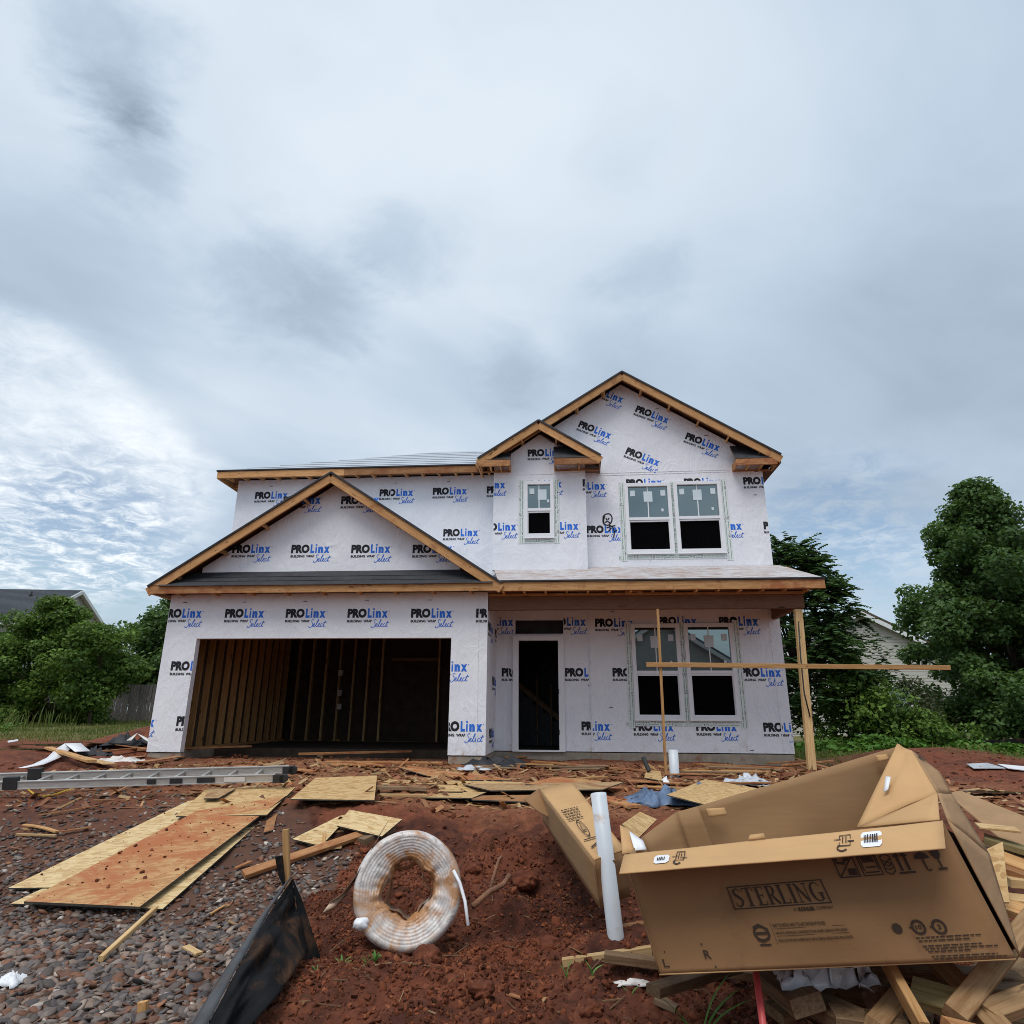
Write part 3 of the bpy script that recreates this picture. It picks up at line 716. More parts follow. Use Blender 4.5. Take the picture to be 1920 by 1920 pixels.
# --- windows
def tape_strip(u0, u1, w0, w1, v, parent, seed):
    mb = MB(); mb.box((u0, v-.009, w0), (u1, v-.004, w1)); t = mb.build('flashing_tape', M['tape'], parent)
    r = random.Random(seed); p = Print(); vert = (w1-w0) > (u1-u0); L = (w1-w0) if vert else (u1-u0); Wd = (u1-u0) if vert else (w1-w0)
    for lane in (.3, .72):
        s = .02
        while s < L-.06:
            k = r.choice((.10, .16, .22)); e = min(s+k, L-.03)
            a = lane*Wd
            p.rect(*((a-.006, s, a+.006, e) if vert else (s, a-.006, e, a+.006)), 0)
            s = e+.02
            if r.random() < .55 and s < L-.16:
                for ch in 'TO':
                    tv, tf = text_arrays(ch, 1, .01)
                    if vert: p.add(fit(tv, a-.02, s, a+.02, s+.045), tf, 1)
                    else: p.add(fit(tv, s, a-.02, s+.04, a+.02), tf, 1)
                    s += .06
    m = MB(); m.add([(u0+x, v-.011, w0+y) for x, y in p.v], p.f); m.m = list(p.m); o = m.build('printed_marks', [M['palegreen'], M['black']], parent); o['kind'] = 'stuff'
def window(u0, u1, w0, w1, v, seed, ground=False, narrow=False):
    F = .07; mid = w0 + (w1-w0)*.47; a, b = v-.045, v+.05; mb = MB()
    mb.box((u0-.01, a, w0-.01), (u0+F, b, w1+.01)); mb.box((u1-F, a, w0-.01), (u1+.01, b, w1+.01))
    mb.box((u0+F, a, w1-F), (u1-F, b, w1+.01)); mb.box((u0+F, a, w0-.01), (u1-F, b, w0+F))
    mb.box((u0+F, a+.012, mid-.005), (u1-F, b, mid+.06)); mb.box((u0-.02, a-.012, w0-.03), (u1+.02, a+.01, w0-.011))
    o = mb.build('window', M['vinyl'], HOUSE)
    s = MB()
    s.box((u0+F, a+.03, mid-.045), (u1-F, b, mid-.012)); s.box((u0+F, a+.03, w0+F), (u0+F+.018, b, mid-.045)); s.box((u1-F-.018, a+.03, w0+F), (u1-F, b, mid-.045)); s.box((u0+F+.018, a+.03, w0+F), (u1-F-.018, b, w0+F+.02))
    s.build('lower_sash', M['vinyl'], o)
    pn = MB(); pn.box((u0+F, v+.012, mid+.06), (u1-F, v+.018, w1-F)); pn.build('upper_pane', M['pane'], o)
    ps = MB(); ps.box((u0+F+.018, v+.022, w0+F+.02), (u1-F-.018, v+.026, mid-.045)); ps.build('lower_screen', M['screen'], o)
    cu = (u0+u1)/2; mt = MB(); mt.box((cu-.011, v+.002, mid+.06), (cu+.011, v+.011, w1-F)); mt.build('muntin', M['vinyl'], o)
    r = random.Random(seed); H2 = w1-F
    for x, y, sx, sy in ((u0+F+.05, H2-.19, .11, .14), (u1-F-.16, H2-.19, .11, .14), (cu-.10, H2-.33, .20, .25)):
        if narrow and x > cu: continue
        if narrow and sx > .15: x += .07
        y -= .10 if ground else .04; k = MB(); x += r.uniform(-.01, .01)
        k.box((x, v-.002, y), (x+sx, v+.001, y+sy)); so_ = k.build('sticker', M['stickerw'], o)
    dx = cu + (u1-u0)*.28; d = MB(); d.box((dx, v-.002, mid+.20), (dx+.05, v+.001, mid+.27)); d.build('sticker', M['stickerw'], o)
    return o
for i, (a, b, c, d) in enumerate(W1): window(a, b, c, d, 1.7, 5+i)
for i, (a, b, c, d) in enumerate(W2): window(a, b, c, d, 1.7, 9+i, True)
window(*WB[0], 1.40, 21, narrow=True)
tp = MB(); tp.box((0, 0, 0), (.001, .001, .001))
for (ws, par, v) in ((W1, rw, 1.7), (W2, pw, 1.7)):
    lo, hi = ws[0][2], ws[0][3]
    tape_strip(ws[0][0]-.14, ws[0][0]-.012, lo-.18, hi+.06, v, par, 1); tape_strip(ws[1][1]+.012, ws[1][1]+.15, lo-.18, hi+.08, v, par, 2)
    tape_strip(ws[0][1]+.012, ws[1][0]-.012, lo-.14, hi+.05, v, par, 3); tape_strip(ws[0][0]-.2, ws[0][0]-.142, lo-.14, lo-.04, v, par, 6)
    tape_strip(ws[0][0]-.005, ws[0][1]+.005, lo-.14, lo-.032, v, par, 4); tape_strip(ws[1][0]-.005, ws[1][1]+.005, lo-.14, lo-.032, v, par, 5)
u0, u1, lo, hi = WB[0]
tape_strip(u0-.14, u0-.012, lo-.14, hi+.05, 1.40, bw, 7); tape_strip(u1+.012, u1+.13, lo-.14, hi+.06, 1.40, bw, 8); tape_strip(u0-.01, u1+.01, lo-.13, lo-.032, 1.40, bw, 9)

# --- roofs
def roof_plane(name, pts, mat, parent, t=.03, under='beam'):
    mb = MB(); mb.slab(pts, t, 0, 1); return mb.build(name, [M[mat], M[under]], parent)
def fascia(p1, p2, parent, h=.175, mat='fascia', t=.04, up=(0, -1, 0)):
    return board('fascia', p1, p2, h, t, M[mat], parent, up=up)
def edge_strip(p1, p2, parent, up=(0, -1, 0)): return board('felt_edge', p1, p2, .035, .055, M['felt'], parent, up=up)
# garage gable
gr = empty_part = bpy.data.objects.new('garage_roof', None); COL.objects.link(gr); gr.parent = HOUSE
def part_empty(name, loc=(0, 0, 0)):
    o = bpy.data.objects.new(name, None); COL.objects.link(o); o.parent = HOUSE; o.location = loc; return o
def gable_roof(par, uc, wtop, half, slope, vf, vback, wallv, look=4, right_back=None):
    """two slopes, raked fascia boards with the sheathing's dark edge above, lookout blocks below"""
    for s in (-1, 1):
        vb = vback if s < 0 or right_back is None else right_back
        e = (uc+s*half, vf-.02, wtop-half*slope+.012); rdg = (uc, vf-.02, wtop+.012)
        q = [rdg, e, (uc+s*half, vb, e[2]), (uc, vback, wtop+.012)]
        if s > 0: q = [q[0], q[3], q[2], q[1]]
        q = [q[0], q[1], q[2], q[3]]
        mb = MB(); n = (Vector(q[1])-Vector(q[0])).cross(Vector(q[2])-Vector(q[0]))
        if n.z < 0: q.reverse()
        mb.slab(q, .028, 0, 1); mb.build('roof_plane', [M['under'], M['beam']], par)
        ang = math.atan(slope); dn = .105*math.cos(ang); off = .105*math.sin(ang)
        a = Vector((uc, vf, wtop-.125)); b = Vector((uc+s*half, vf, wtop-half*slope-.125))
        board('fascia', a, b, .175, .04, M['fascia'], par, up=(0, -1, 0))
        a2 = Vector((uc, vf-.022, wtop-.008)); b2 = Vector((uc+s*half, vf-.022, wtop-half*slope-.008))
        board('felt_edge', a2, b2, .042, .05, M['felt'], par, up=(0, -1, 0))
        for i in range(look):
            t = (i+.7)/(look+.35); u = uc+s*half*t; w = wtop-half*slope*t-.155
            board('lookout', (u, vf+.022, w), (u, wallv, w), .04, .10, M['fascia'], par, roll=s*ang*.99)
gable_roof(gr, -2.58, 5.55, 3.60, .660, -.35, 3.2, .02, 4)
fascia((-6.16, -.352, 3.095), (-3.9, -.352, 3.095), gr, .16, 'muddy_pine'); fascia((-3.9, -.352, 3.095), (.98, -.352, 3.095), gr, .16, 'fascia')
roof_plane('pent_roof', [(-6.1, -.375, 3.185), (.93, -.375, 3.185), (.55, .0, 3.52), (-5.7, .0, 3.52)], 'felt', gr, .02)
for i in range(3):
    w = 3.20+i*.11; v = -.36+i*.123
    board('felt_lap', (-5.95+i*.12, v, w+.006), (.85-i*.1, v+.0, w+.004), .13, .006, M['felt'], gr, up=(0, -.66, .75))
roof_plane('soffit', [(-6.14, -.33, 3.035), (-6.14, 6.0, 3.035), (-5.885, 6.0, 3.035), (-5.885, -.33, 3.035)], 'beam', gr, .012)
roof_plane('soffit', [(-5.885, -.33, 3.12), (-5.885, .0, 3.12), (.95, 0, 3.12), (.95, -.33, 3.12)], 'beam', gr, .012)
fascia((-6.16, -.33, 3.10), (-6.16, 5.9, 3.10), gr, .15, up=(-1, 0, 0))
for i in range(9): board('joist_end', (-5.6+i*.75, -.33, 3.06), (-5.6+i*.75, -.005, 3.06), .04, .09, M['fascia'], gr)
# garage house behind the gable: closes against the upper wall
# main hip roof
mr = part_empty('main_roof')
mb = MB(); mb.slab([(-6.1, 1.38, 6.335), (.25, 1.38, 6.335), (3.7, 5.9, 8.57), (-1.6, 5.9, 8.57)], .03, 0, 1); mb.build('roof_plane', [M['under'], M['beam']], mr)
mb = MB(); mb.slab([(-6.1, 1.38, 6.335), (-1.6, 5.9, 8.57), (-6.1, 10.4, 6.335)], .03, 0, 1); mb.build('roof_plane', [M['under'], M['beam']], mr)
mb = MB(); mb.slab([(-6.1, 10.4, 6.335), (-1.6, 5.9, 8.57), (3.7, 5.9, 8.57), (7.15, 10.4, 6.335)], .03, 0, 1); mb.build('roof_plane', [M['under'], M['beam']], mr)
for i in range(7):                                  # lap lines of the underlayment rolls on the front slope
    t = .10+i*.125; v = 1.38+4.52*t; w = 6.335+2.235*t
    board('underlay_lap', (-6.1+4.5*t+.05, v, w+.004), (.25+3.4*t-.05, v, w+.004), .02, .007, M['felt'], mr, up=(0, -.44, .9))
fascia((-6.1, 1.40, 6.225), (-2.95, 1.40, 6.225), mr, .165); fascia((-2.95, 1.40, 6.225), (.26, 1.40, 6.225), mr, .165, 'muddy_pine')
edge_strip((-6.12, 1.385, 6.33), (.26, 1.385, 6.33), mr)
fascia((-6.1, 1.42, 6.225), (-6.1, 10.3, 6.225), mr, .165, up=(-1, 0, 0))
for i in range(17): board('rafter_tail', (-5.9+i*.40, 1.42, 6.20), (-5.9+i*.40, 1.81, 6.24), .04, .10, M['fascia'], mr)
for i in range(10): board('rafter_tail', (-6.08, 2.2+i*.6, 6.20), (-5.74, 2.2+i*.6, 6.24), .04, .10, M['fascia'], mr)
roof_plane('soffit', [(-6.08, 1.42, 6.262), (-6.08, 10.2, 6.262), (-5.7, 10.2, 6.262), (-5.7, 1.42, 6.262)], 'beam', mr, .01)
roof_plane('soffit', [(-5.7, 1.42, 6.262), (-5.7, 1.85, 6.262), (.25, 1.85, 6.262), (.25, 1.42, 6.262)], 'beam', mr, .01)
# big gable over the right half
br = part_empty('gable_roof')
gable_roof(br, 3.7, 8.59, 3.45, .646, 1.30, 9.9, 1.70, 5)
def eave_return(par, ua, ub, vf, vb, w, mat):
    fascia((ua, vf+.003, w), (ub, vf+.003, w), par, .15, mat)
    mb = MB(); mb.box((ua, vf+.025, w-.085), (ua+.03, vb, w+.07)); mb.box((ub-.03, vf+.025, w-.085), (ub, vb, w+.07)); mb.box((ua+.03, vb-.03, w-.085), (ub-.03, vb, w-.05)); mb.build('return_box', M['muddy_pine'], par)
    for i in range(2):
        u = ua+(ub-ua)*(i+1)/3; board('lookout', (u, vf+.025, w-.03), (u, vb-.03, w-.03), .035, .08, M['fascia'], par)
    if ub < 4: roof_plane('pent_roof', [(ua+.12, vf-.025, w+.085), (ub+.01, vf-.025, w+.085), (ub, vb, w+.48), (ub-.10, vb, w+.48)], 'felt', par, .02); return
    roof_plane('pent_roof', [(ua-.01, vf-.025, w+.085), (ub-.12, vf-.025, w+.085), (ub-.45 if ub > 4 else ub-.2, vb, w+.56), (ua+.0, vb, w+.56)], 'felt', par, .02)
eave_return(br, 6.15, 7.05, 1.30, 1.70, 6.20, 'muddy_pine')
fascia((7.13, 1.34, 6.24), (7.13, 9.9, 6.24), br, .15, 'beam', up=(1, 0, 0))
roof_plane('soffit', [(6.83, 1.72, 6.15), (6.83, 9.9, 6.15), (7.11, 9.9, 6.15), (7.11, 1.72, 6.15)], 'beam', br, .012)
# the small gable over the bay
yr = part_empty('bay_roof')
gable_roof(yr, 1.71, 7.24, 1.40, .65, 1.00, 2.6, 1.40, 2)
eave_return(yr, .36, 1.05, 1.00, 1.40, 6.20, 'muddy_pine')
fascia((2.05, 1.003, 6.20), (3.06, 1.003, 6.20), yr, .15, 'muddy_pine')
roof_plane('pent_roof', [(2.04, .975, 6.285), (2.98, .975, 6.285), (2.50, 1.40, 6.74), (2.04, 1.40, 6.74)], 'felt', yr, .02)
mb = MB(); mb.box((2.05, 1.025, 6.12), (2.08, 1.40, 6.27)); mb.box((2.08, 1.37, 6.115), (3.05, 1.40, 6.15)); mb.box((2.60, 1.025, 6.13), (2.64, 1.37, 6.22)); mb.build('return_box', M['muddy_pine'], yr)
fascia((3.09, 1.03, 6.22), (3.09, 1.7, 6.22), yr, .16, 'beam', up=(1, 0, 0)); fascia((.32, 1.03, 6.22), (.32, 1.8, 6.22), yr, .16, 'fascia', up=(-1, 0, 0))
roof_plane('soffit', [(2.78, 1.41, 6.16), (2.78, 1.69, 6.16), (3.07, 1.69, 6.16), (3.07, 1.41, 6.16)], 'beam', yr, .012)
roof_plane('soffit', [(.34, 1.03, 6.262), (.34, 1.39, 6.262), (1.0, 1.39, 6.262), (1.0, 1.03, 6.262)], 'beam', yr, .012)
# porch
pr = part_empty('porch_roof')
roof_plane('roof_plane', [(.95, -.33, 3.215), (7.09, -.33, 3.215), (6.95, 1.69, 3.90), (.64, 1.69, 3.90)], 'deck', pr, .025)
roof_plane('roof_plane', [(.64, 1.39, 3.799), (2.76, 1.39, 3.799), (2.76, 1.40, 3.80), (.64, 1.40, 3.80)], 'deck', pr, .01)
fascia((1.0, -.31, 3.10), (5.9, -.31, 3.10), pr, .175); fascia((5.9, -.31, 3.10), (7.09, -.31, 3.10), pr, .175, 'muddy_pine')
edge_strip((1.0, -.33, 3.205), (7.10, -.33, 3.205), pr)
fascia((7.07, -.28, 3.11), (7.07, 1.66, 3.78), pr, .16, 'muddy_pine', up=(1, 0, 0))
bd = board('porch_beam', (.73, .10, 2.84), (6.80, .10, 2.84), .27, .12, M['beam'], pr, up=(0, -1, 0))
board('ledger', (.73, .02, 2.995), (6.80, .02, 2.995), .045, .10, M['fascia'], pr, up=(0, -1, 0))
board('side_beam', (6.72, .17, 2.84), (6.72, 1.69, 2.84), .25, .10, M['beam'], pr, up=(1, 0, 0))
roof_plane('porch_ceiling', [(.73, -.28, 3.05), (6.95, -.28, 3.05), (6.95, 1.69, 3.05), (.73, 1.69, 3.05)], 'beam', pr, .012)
for i in range(15): board('rafter_tail', (1.05+i*.41, -.29, 3.02), (1.05+i*.41, .03, 3.03), .04, .07, M['fascia'], pr)
block('beam_block', (3.42, -.08, 2.97), (3.75, .03, 3.04), 'fascia', pr)
# --- the printed marks: pixel-measured rows turned into positions on each wall
def logo(par, x, y, v, W=.87, u0=-99, u1=99, w0=-99, w1=99, rot=0.0, lx=-99):
    u, w = hp(x, y, v)
    c = None
    if max(abs(u0), abs(u1), abs(w0), abs(w1)) < 98.9 or u0 > -99 or u1 < 99 or w0 > -99 or w1 < 99:
        c = (round(u0-u, 3), round(u1-u, 3), round(w0-w, 3), round(w1-w, 3))
        if c[0] > W*1.02 or c[1] < 0 or c[3] < -.25*W: return
    if lx > -99: c = (lx, 99, -99, 99)
    me = logo_mesh(W, c)
    if not len(me.polygons): return
    o = link('printed_logo', me, par); o.location = (u, v-.0035, w); o.rotation_euler = (0, rot, 0)
def c1(a, b): return 260+a*.3646, 860+b*.3646
def c2(a, b): return 860+a*.3646, 680+b*.3646
def c3(a, b): return 820+a*.3854, 1080+b*.3854
for a in (124, 442, 755, 1073, 1400, 1735): logo(gw, *c1(a, 819), 0, .865, -5.87, .71)
logo(gw, *c1(163, 1090), 0, .865, -5.87, -5.205); logo(gw, *c1(1472, 1094), 0, .865, .015, .71)
logo(gw, *c1(-128, 1378), 0, .865, -5.87, -5.205); logo(gw, *c1(192, 1375), 0, .865, -5.87, -5.205); logo(gw, *c1(1543, 1402), 0, .865, .015, .71)
for a in (480, 783, 1092, 1408): logo(ggw, *c1(a, 487), .012, .865)
for a in (742, 1040): logo(ggw, *c1(a, 236), .012, .865)
for a, b in ((318, 214), (597, 208), (1238, 195), (1512, 187), (1790, 180)): logo(lw, *c1(a, b), 1.8, .865, -5.75, .62)
for a, b in ((1566, 401), (1240, 405)): logo(lw, *c1(a, b), 1.8, .865, -5.75, .62)
logo(bw, *c2(58, 650), 1.4, .865, .65, 2.75); logo(bw, *c2(346, 646), 1.4, .865, .65, 2.75, 5.89, 99); logo(bw, *c2(346, 646), 1.4, .865, 2.03, 2.75)
logo(bw, *c2(110, 866), 1.4, .865, .65, 1.35); logo(bw, *c2(428, 862), 1.4, .865, 2.03, 2.75)
logo(bw, *c2(355, 484), 1.4, .865, .65, 2.05); logo(bw, *c2(638, 638), 1.4, .865, .65, 2.75)
for a, b in ((905, 252), (612, 330), (1162, 392), (855, 468)): logo(rw, *c2(a, b), 1.7, .865, -99, 99, -99, 99, math.radians(24.5))
logo(rw, *c2(676, 148), 1.7, .865, rot=math.radians(24.5), lx=.30)
logo(rw, *c2(572, 656), 1.7, .865, 2.77, 6.82, -99, 6.2); logo(rw, *c2(862, 638), 1.7, .865, 2.77, 6.82, 5.885, 99); logo(rw, *c2(1160, 634), 1.7, .865, 2.77, 6.82, 5.90, 99); logo(rw, *c2(1160, 634), 1.7, .865, 5.85, 6.82)
logo(rw, *c2(1465, 628), 1.7, .865, 2.77, 6.82)
logo(rw, *c2(658, 878), 1.7, .865, 2.77, 3.66); logo(rw, *c2(1265, 862), 1.7, .865, 5.85, 6.82); logo(rw, *c2(1570, 858), 1.7, .865, 2.77, 6.82)
logo(dw, *c3(190, 244), 1.73, .865, .73, 1.09); logo(dw, *c3(540, 243), 1.73, .865, 2.2, 2.73); logo(dw, *c3(313, 490), 1.73, .865, .73, 1.09); logo(dw, *c3(622, 490), 1.73, .865, 2.2, 2.73); logo(dw, *c3(702, 752), 1.73, .865, 2.2, 2.73)
logo(pw, *c3(768, 248), 1.7, .865, 2.75, 6.82, -99, 2.7); logo(pw, *c3(768, 248), 1.7, .865, 2.75, 3.66)
for a in (1075, 1372): logo(pw, *c3(a, 240), 1.7, .865, 2.75, 6.82, 2.645, 99)
logo(pw, *c3(1372, 243), 1.7, .865, 5.82, 6.82)
logo(pw, *c3(552, 490), 1.7, .865, 2.75, 6.82); logo(pw, *c3(853, 490), 1.7, .865, 2.75, 3.66); logo(pw, *c3(1478, 490), 1.7, .865, 5.82, 6.82)
for a, b in ((648, 752), (955, 754), (1260, 754), (1588, 758)): logo(pw, *c3(a, b), 1.7, .865, 2.75, 6.82, -99, .60)
for v, w in ((.95, 1.30), (.55, .28), (1.35, 2.32), (.1, 2.32)):   # on the wall that faces the porch
    me = logo_mesh(.865, None if v+.86 < 1.7 else (-9, round(1.68-v, 2), -9, 9)); o = link('printed_logo', me, grw); o.location = (.7235, v, w); o.rotation_euler = (0, 0, math.pi/2)
# the face scrawled beside the upstairs windows
g = Print()
for s in ([(742,800),(752,782),(775,778),(788,795),(785,820),(768,836),(750,830),(745,810),(752,790)], [(745,786),(742,815),(750,835)], [(757,800),(764,812)], [(774,798),(768,808)], [(752,822),(766,817),(780,826)],
          [(772,836),(790,845),(800,870),(797,900)], [(760,850),(785,842),(806,838)], [(785,850),(770,868)], [(800,868),(815,862)]):
    g.line([(lambda q: (q[0], q[1]))(hp(*c2(a, b), 1.7)) for a, b in s], .028, 0, 4)
m_ = MB(); m_.add([(a, 1.7-.006, b) for a, b in g.v], g.f); m_.build('scrawled_figure', M['black'], rw)
# loose wrap corner strip at the right-hand end and a cable on the corner

def seam(par, a, b, v, h=.014):
    board('wrap_seam', (a[0], v-.004, a[1]), (b[0], v-.004, b[1]), h, .006, M['wrap'], par, up=(0, -1, 0))
seam(rw, (2.8, 6.10), (6.8, 6.13), 1.7); seam(rw, (2.8, 6.16), (6.1, 6.17), 1.7); seam(bw, (2.05, 5.95), (2.05, 6.85), 1.4); seam(bw, (.66, 6.05), (2.74, 6.06), 1.4)
seam(lw, (-1.9, 5.0), (-1.9, 6.15), 1.8); seam(gw, (.55, .02), (.55, 3.0), 0); seam(pw, (6.62, .05), (6.60, 2.7), 1.7, .02); seam(pw, (2.76, .05), (2.76, 3.0), 1.7, .02); seam(dw, (.98, .05), (1.0, 2.4), 1.73)
def staples(par, pts, v):
    mb = MB()
    for x, y in pts:
        u, w = hp(x, y, v); mb.box((u-.04, v-.006, w-.006), (u+.04, v-.001, w+.006))
    o = mb.build('staples', M['darkwood'], par); o['kind'] = 'stuff'
staples(gw, [c1(a, b) for a, b in ((240, 740), (545, 738), (857, 735), (1175, 731), (1500, 727), (960, 700))], 0)
staples(lw, [c1(a, b) for a, b in ((683, 142), (1322, 126), (1595, 119))], 1.8); staples(rw, [c2(a, b) for a, b in ((1020, 238), (1272, 375), (1530, 560), (1525, 680))], 1.7); staples(pw, [c3(a, b) for a, b in ((852, 172), (1530, 848), (845, 640))], 1.7)
# ================================================================== sheets and boards lying about
def sheet(name, px, mat, t=.012, lift=.03, label=None, cat='board', group=None, n=8, pts=None, edge='edge', sag=0.0):
    """a rigid panel resting on the ground: corners in order far-left, far-right, near-right, near-left"""
    c = [Vector(p) for p in pts] if pts else [G(*q, lift) for q in px]
    o0 = sum(c, Vector())/4; ex = ((c[2]-c[3])+(c[1]-c[0])).normalized(); ey = ((c[0]-c[3])+(c[1]-c[2])); ez = ex.cross(ey).normalized(); ey = ez.cross(ex)
    R = Matrix(((ex.x, ey.x, ez.x), (ex.y, ey.y, ez.y), (ex.z, ey.z, ez.z))); Ri = R.transposed()
    l = [Ri @ (p-o0) for p in c]
    mb = MB(); top = []; 
    for j in range(n+1):
        for i in range(n+1):
            a, b = i/n, j/n; q = (l[3]*(1-a)+l[2]*a)*(1-b)+(l[0]*(1-a)+l[1]*a)*b
            q = q.copy(); q.z += sag*math.sin(math.pi*a)*math.sin(math.pi*b); top.append(q)
    k = len(top); mb.v = [tuple(q) for q in top]+[(q.x, q.y, q.z-t) for q in top]
    for j in range(n):
        for i in range(n):
            a = j*(n+1)+i; mb.f.append((a, a+1, a+n+2, a+n+1)); mb.m.append(0); mb.f.append((k+a, k+a+n+1, k+a+n+2, k+a+1)); mb.m.append(1)
    rim = [i for i in range(n+1)]+[j*(n+1)+n for j in range(1, n+1)]+[n*(n+1)+i for i in range(n-1, -1, -1)]+[j*(n+1) for j in range(n-1, 0, -1)]
    for i in range(len(rim)):
        a, b = rim[i], rim[(i+1) % len(rim)]; mb.f.append((a, k+a, k+b, b)); mb.m.append(1)
    me = mb.mesh(name, [M[mat], M[edge]]); o = bpy.data.objects.new(name, me); COL.objects.link(o)
    o.matrix_world = Matrix.Translation(o0) @ R.to_4x4()
    return tag(o, label, cat, group)
GS = 'sheathing panels thrown down in the yard'
sheet('sheathing_sheet', [(430, 1482), (535, 1452), (556, 1478), (400, 1520)], 'osb_mud', lift=.035, label='muddy orange sheathing panel at the top of the walkway, under the end of the ladder', cat='panel', group=GS)
sheet('sheathing_sheet', [(420, 1506), (548, 1488), (305, 1704), (20, 1694)], 'osb_pale', lift=.035, label='clean pale sheathing panel at the bottom of the overlapping walkway, edge showing on its right', cat='panel', group=GS)
sheet('sheathing_sheet', [(352, 1502), (470, 1486), (240, 1662), (15, 1665)], 'osb_pale', lift=.055, label='pale yellow sheathing panel sticking out on the left of the muddy walkway panel', cat='panel', group=GS)
sheet('sheathing_sheet', [(388, 1478), (554, 1476), (500, 1528), (330, 1530)], 'osb', lift=.08, label='tan sheathing panel lying across the upper end of the walkway', cat='panel', group=GS)
sheet('sheathing_sheet', [(370, 1520), (536, 1492), (262, 1700), (45, 1690)], 'osb_mud', t=.018, lift=.085, label='long sheathing panel smeared with orange mud, top of the walkway of panels', cat='panel', group=GS)
sheet('sheathing_scrap', [(392, 1480), (442, 1478), (410, 1496), (382, 1497)], 'osb_old', lift=.10, label='small brown sheathing scrap on the upper end of the walkway', cat='panel scrap', group=GS)
sheet('sheathing_sheet', [(592, 1458), (707, 1454), (702, 1500), (545, 1498)], 'osb', lift=.12, label='square tan sheathing panel lying flat in front of the garage', cat='panel', group=GS)
sheet('sheathing_offcut', [(636, 1530), (660, 1524), (602, 1586), (548, 1573)], 'osb_pale', lift=.05, label='narrow pale sheathing offcut above the wooden stake', cat='panel offcut', group=GS)
sheet('sheathing_offcut', [(655, 1518), (754, 1536), (716, 1568), (632, 1548)], 'osb_pale', lift=.10, label='wide pale sheathing offcut crossing the narrow one above the pipe coil', cat='panel offcut', group=GS)
sheet('sheathing_offcut', [(500, 1538), (520, 1525), (512, 1556), (494, 1561)], 'muddy_pine', lift=.03, label='small muddy offcut at the right edge of the walkway', cat='panel offcut', group=GS)
# the loose pile in front of the pier: rigid panels tilted on one another
def tilt(px, ys, **k): return sheet('sheathing_sheet', None, pts=[P(x, y, Y) for (x, y), Y in zip(px, ys)], cat='panel', group=GS, **k)
tilt([(705, 1459), (822, 1463), (818, 1470), (716, 1471)], (9.6, 9.6, 8.7, 8.7), mat='osb', label='tan panel at the left end of the loose pile, raised off the ground')
tilt([(745, 1438), (905, 1452), (960, 1462), (828, 1462)], (10.6, 10.6, 9.7, 9.7), mat='osb_mud', label='long orange muddy panel behind the loose pile')
tilt([(820, 1463), (972, 1466), (1050, 1478), (878, 1485)], (9.5, 9.5, 8.9, 8.9), mat='osb', label='dull tan panel in the middle of the loose pile')
tilt([(868, 1470), (1170, 1466), (1130, 1480), (920, 1482)], (9.2, 9.2, 8.6, 8.6), mat='osb_old', label='long brown panel on top of the loose pile beside the narrow carton')
tilt([(800, 1470), (855, 1472), (868, 1484), (795, 1484)], (9.0, 9.0, 8.6, 8.6), mat='osb', label='short tan panel showing between two panels of the loose pile')
tilt([(820, 1485), (912, 1485), (885, 1496), (790, 1495)], (8.7, 8.7, 8.1, 8.1), mat='osb', label='overhanging tan panel at the front of the loose pile, dark gap below it')
tilt([(880, 1492), (1010, 1490), (985, 1503), (885, 1499)], (8.5, 8.5, 8.0, 8.0), mat='muddy_pine', label='low orange panel under the front right of the loose pile')
tilt([(1040, 1456), (1128, 1464), (1115, 1478), (985, 1470)], (10.0, 10.0, 9.0, 9.0), mat='osb_mud', label='orange muddy panel behind the narrow carton')
GB = 'loose lumber lying in the yard'
def lay(p, q, w, t, mat, label, lift=.03, group=GB, cat='board', name='board', roll=0, bend=0.0):
    a, b = G(*p), G(*q); a.z += lift; b.z += lift
    return board(name, a, b, w, t, M[mat], roll=roll, bend=bend, label=label, cat=cat, group=group)
lay((705, 1485), (800, 1488), .09, .04, 'old_pine', 'grey board under the raised left panel of the loose pile', .05)
lay((712, 1496), (800, 1497), .04, .03, 'pale_pine', 'thin strip lying in front of the dark gap of the loose pile', .03)
lay((455, 1652), (692, 1570), .085, .04, 'muddy_pine', 'long reddish board running from the stake up to the pipe coil', .05, roll=.4)
lay((568, 1601), (640, 1592), .09, .015, 'pale_pine', 'flat pale scrap under the long reddish board', .02)
lay((606, 1596), (607, 1576), .03, .03, 'pine', 'little upright-looking stick beside the flat pale scrap', .05)
lay((676, 1590), (735, 1562), .11, .06, 'old_pine', 'weathered block lying behind the pipe coil', .05)
lay((187, 1808), (291, 1711), .034, .034, 'pale_pine', 'round pale stick lying on the gravel', .03, cat='stick', name='stick')
lay((347, 1786), (372, 1800), .05, .015, 'pale_pine', 'small pale wood chip on the gravel beside the black fabric', .035, cat='wood chip', name='wood_chip')
lay((394, 1722), (420, 1706), .02, .012, 'pine', 'thin splinter on the gravel below the walkway', .03, cat='splinter', name='splinter')
lay((44, 1553), (106, 1566), .05, .015, 'pine', 'curved yellow offcut on the far left of the gravel', .03, bend=.01)
lay((30, 1571), (104, 1573), .03, .02, 'pale_pine', 'thin pale offcut below the curved one on the left', .03)
lay((108, 1566), (170, 1557), .03, .012, 'muddy_pine', 'orange strip reaching toward the walkway on the left', .03)
lay((70, 1535), (185, 1516), .02, .012, 'muddy_pine', 'muddy lath sunk in the gravel below the ladder', .03)
lay((440, 1635), (470, 1622), .04, .012, 'muddy_pine', 'orange wood chip beside the long reddish board', .03, cat='wood chip', name='wood_chip')
lay((88, 1412), (170, 1440), .14, .04, 'pine', 'tan plank lying in front of the white strip on the left', .10)
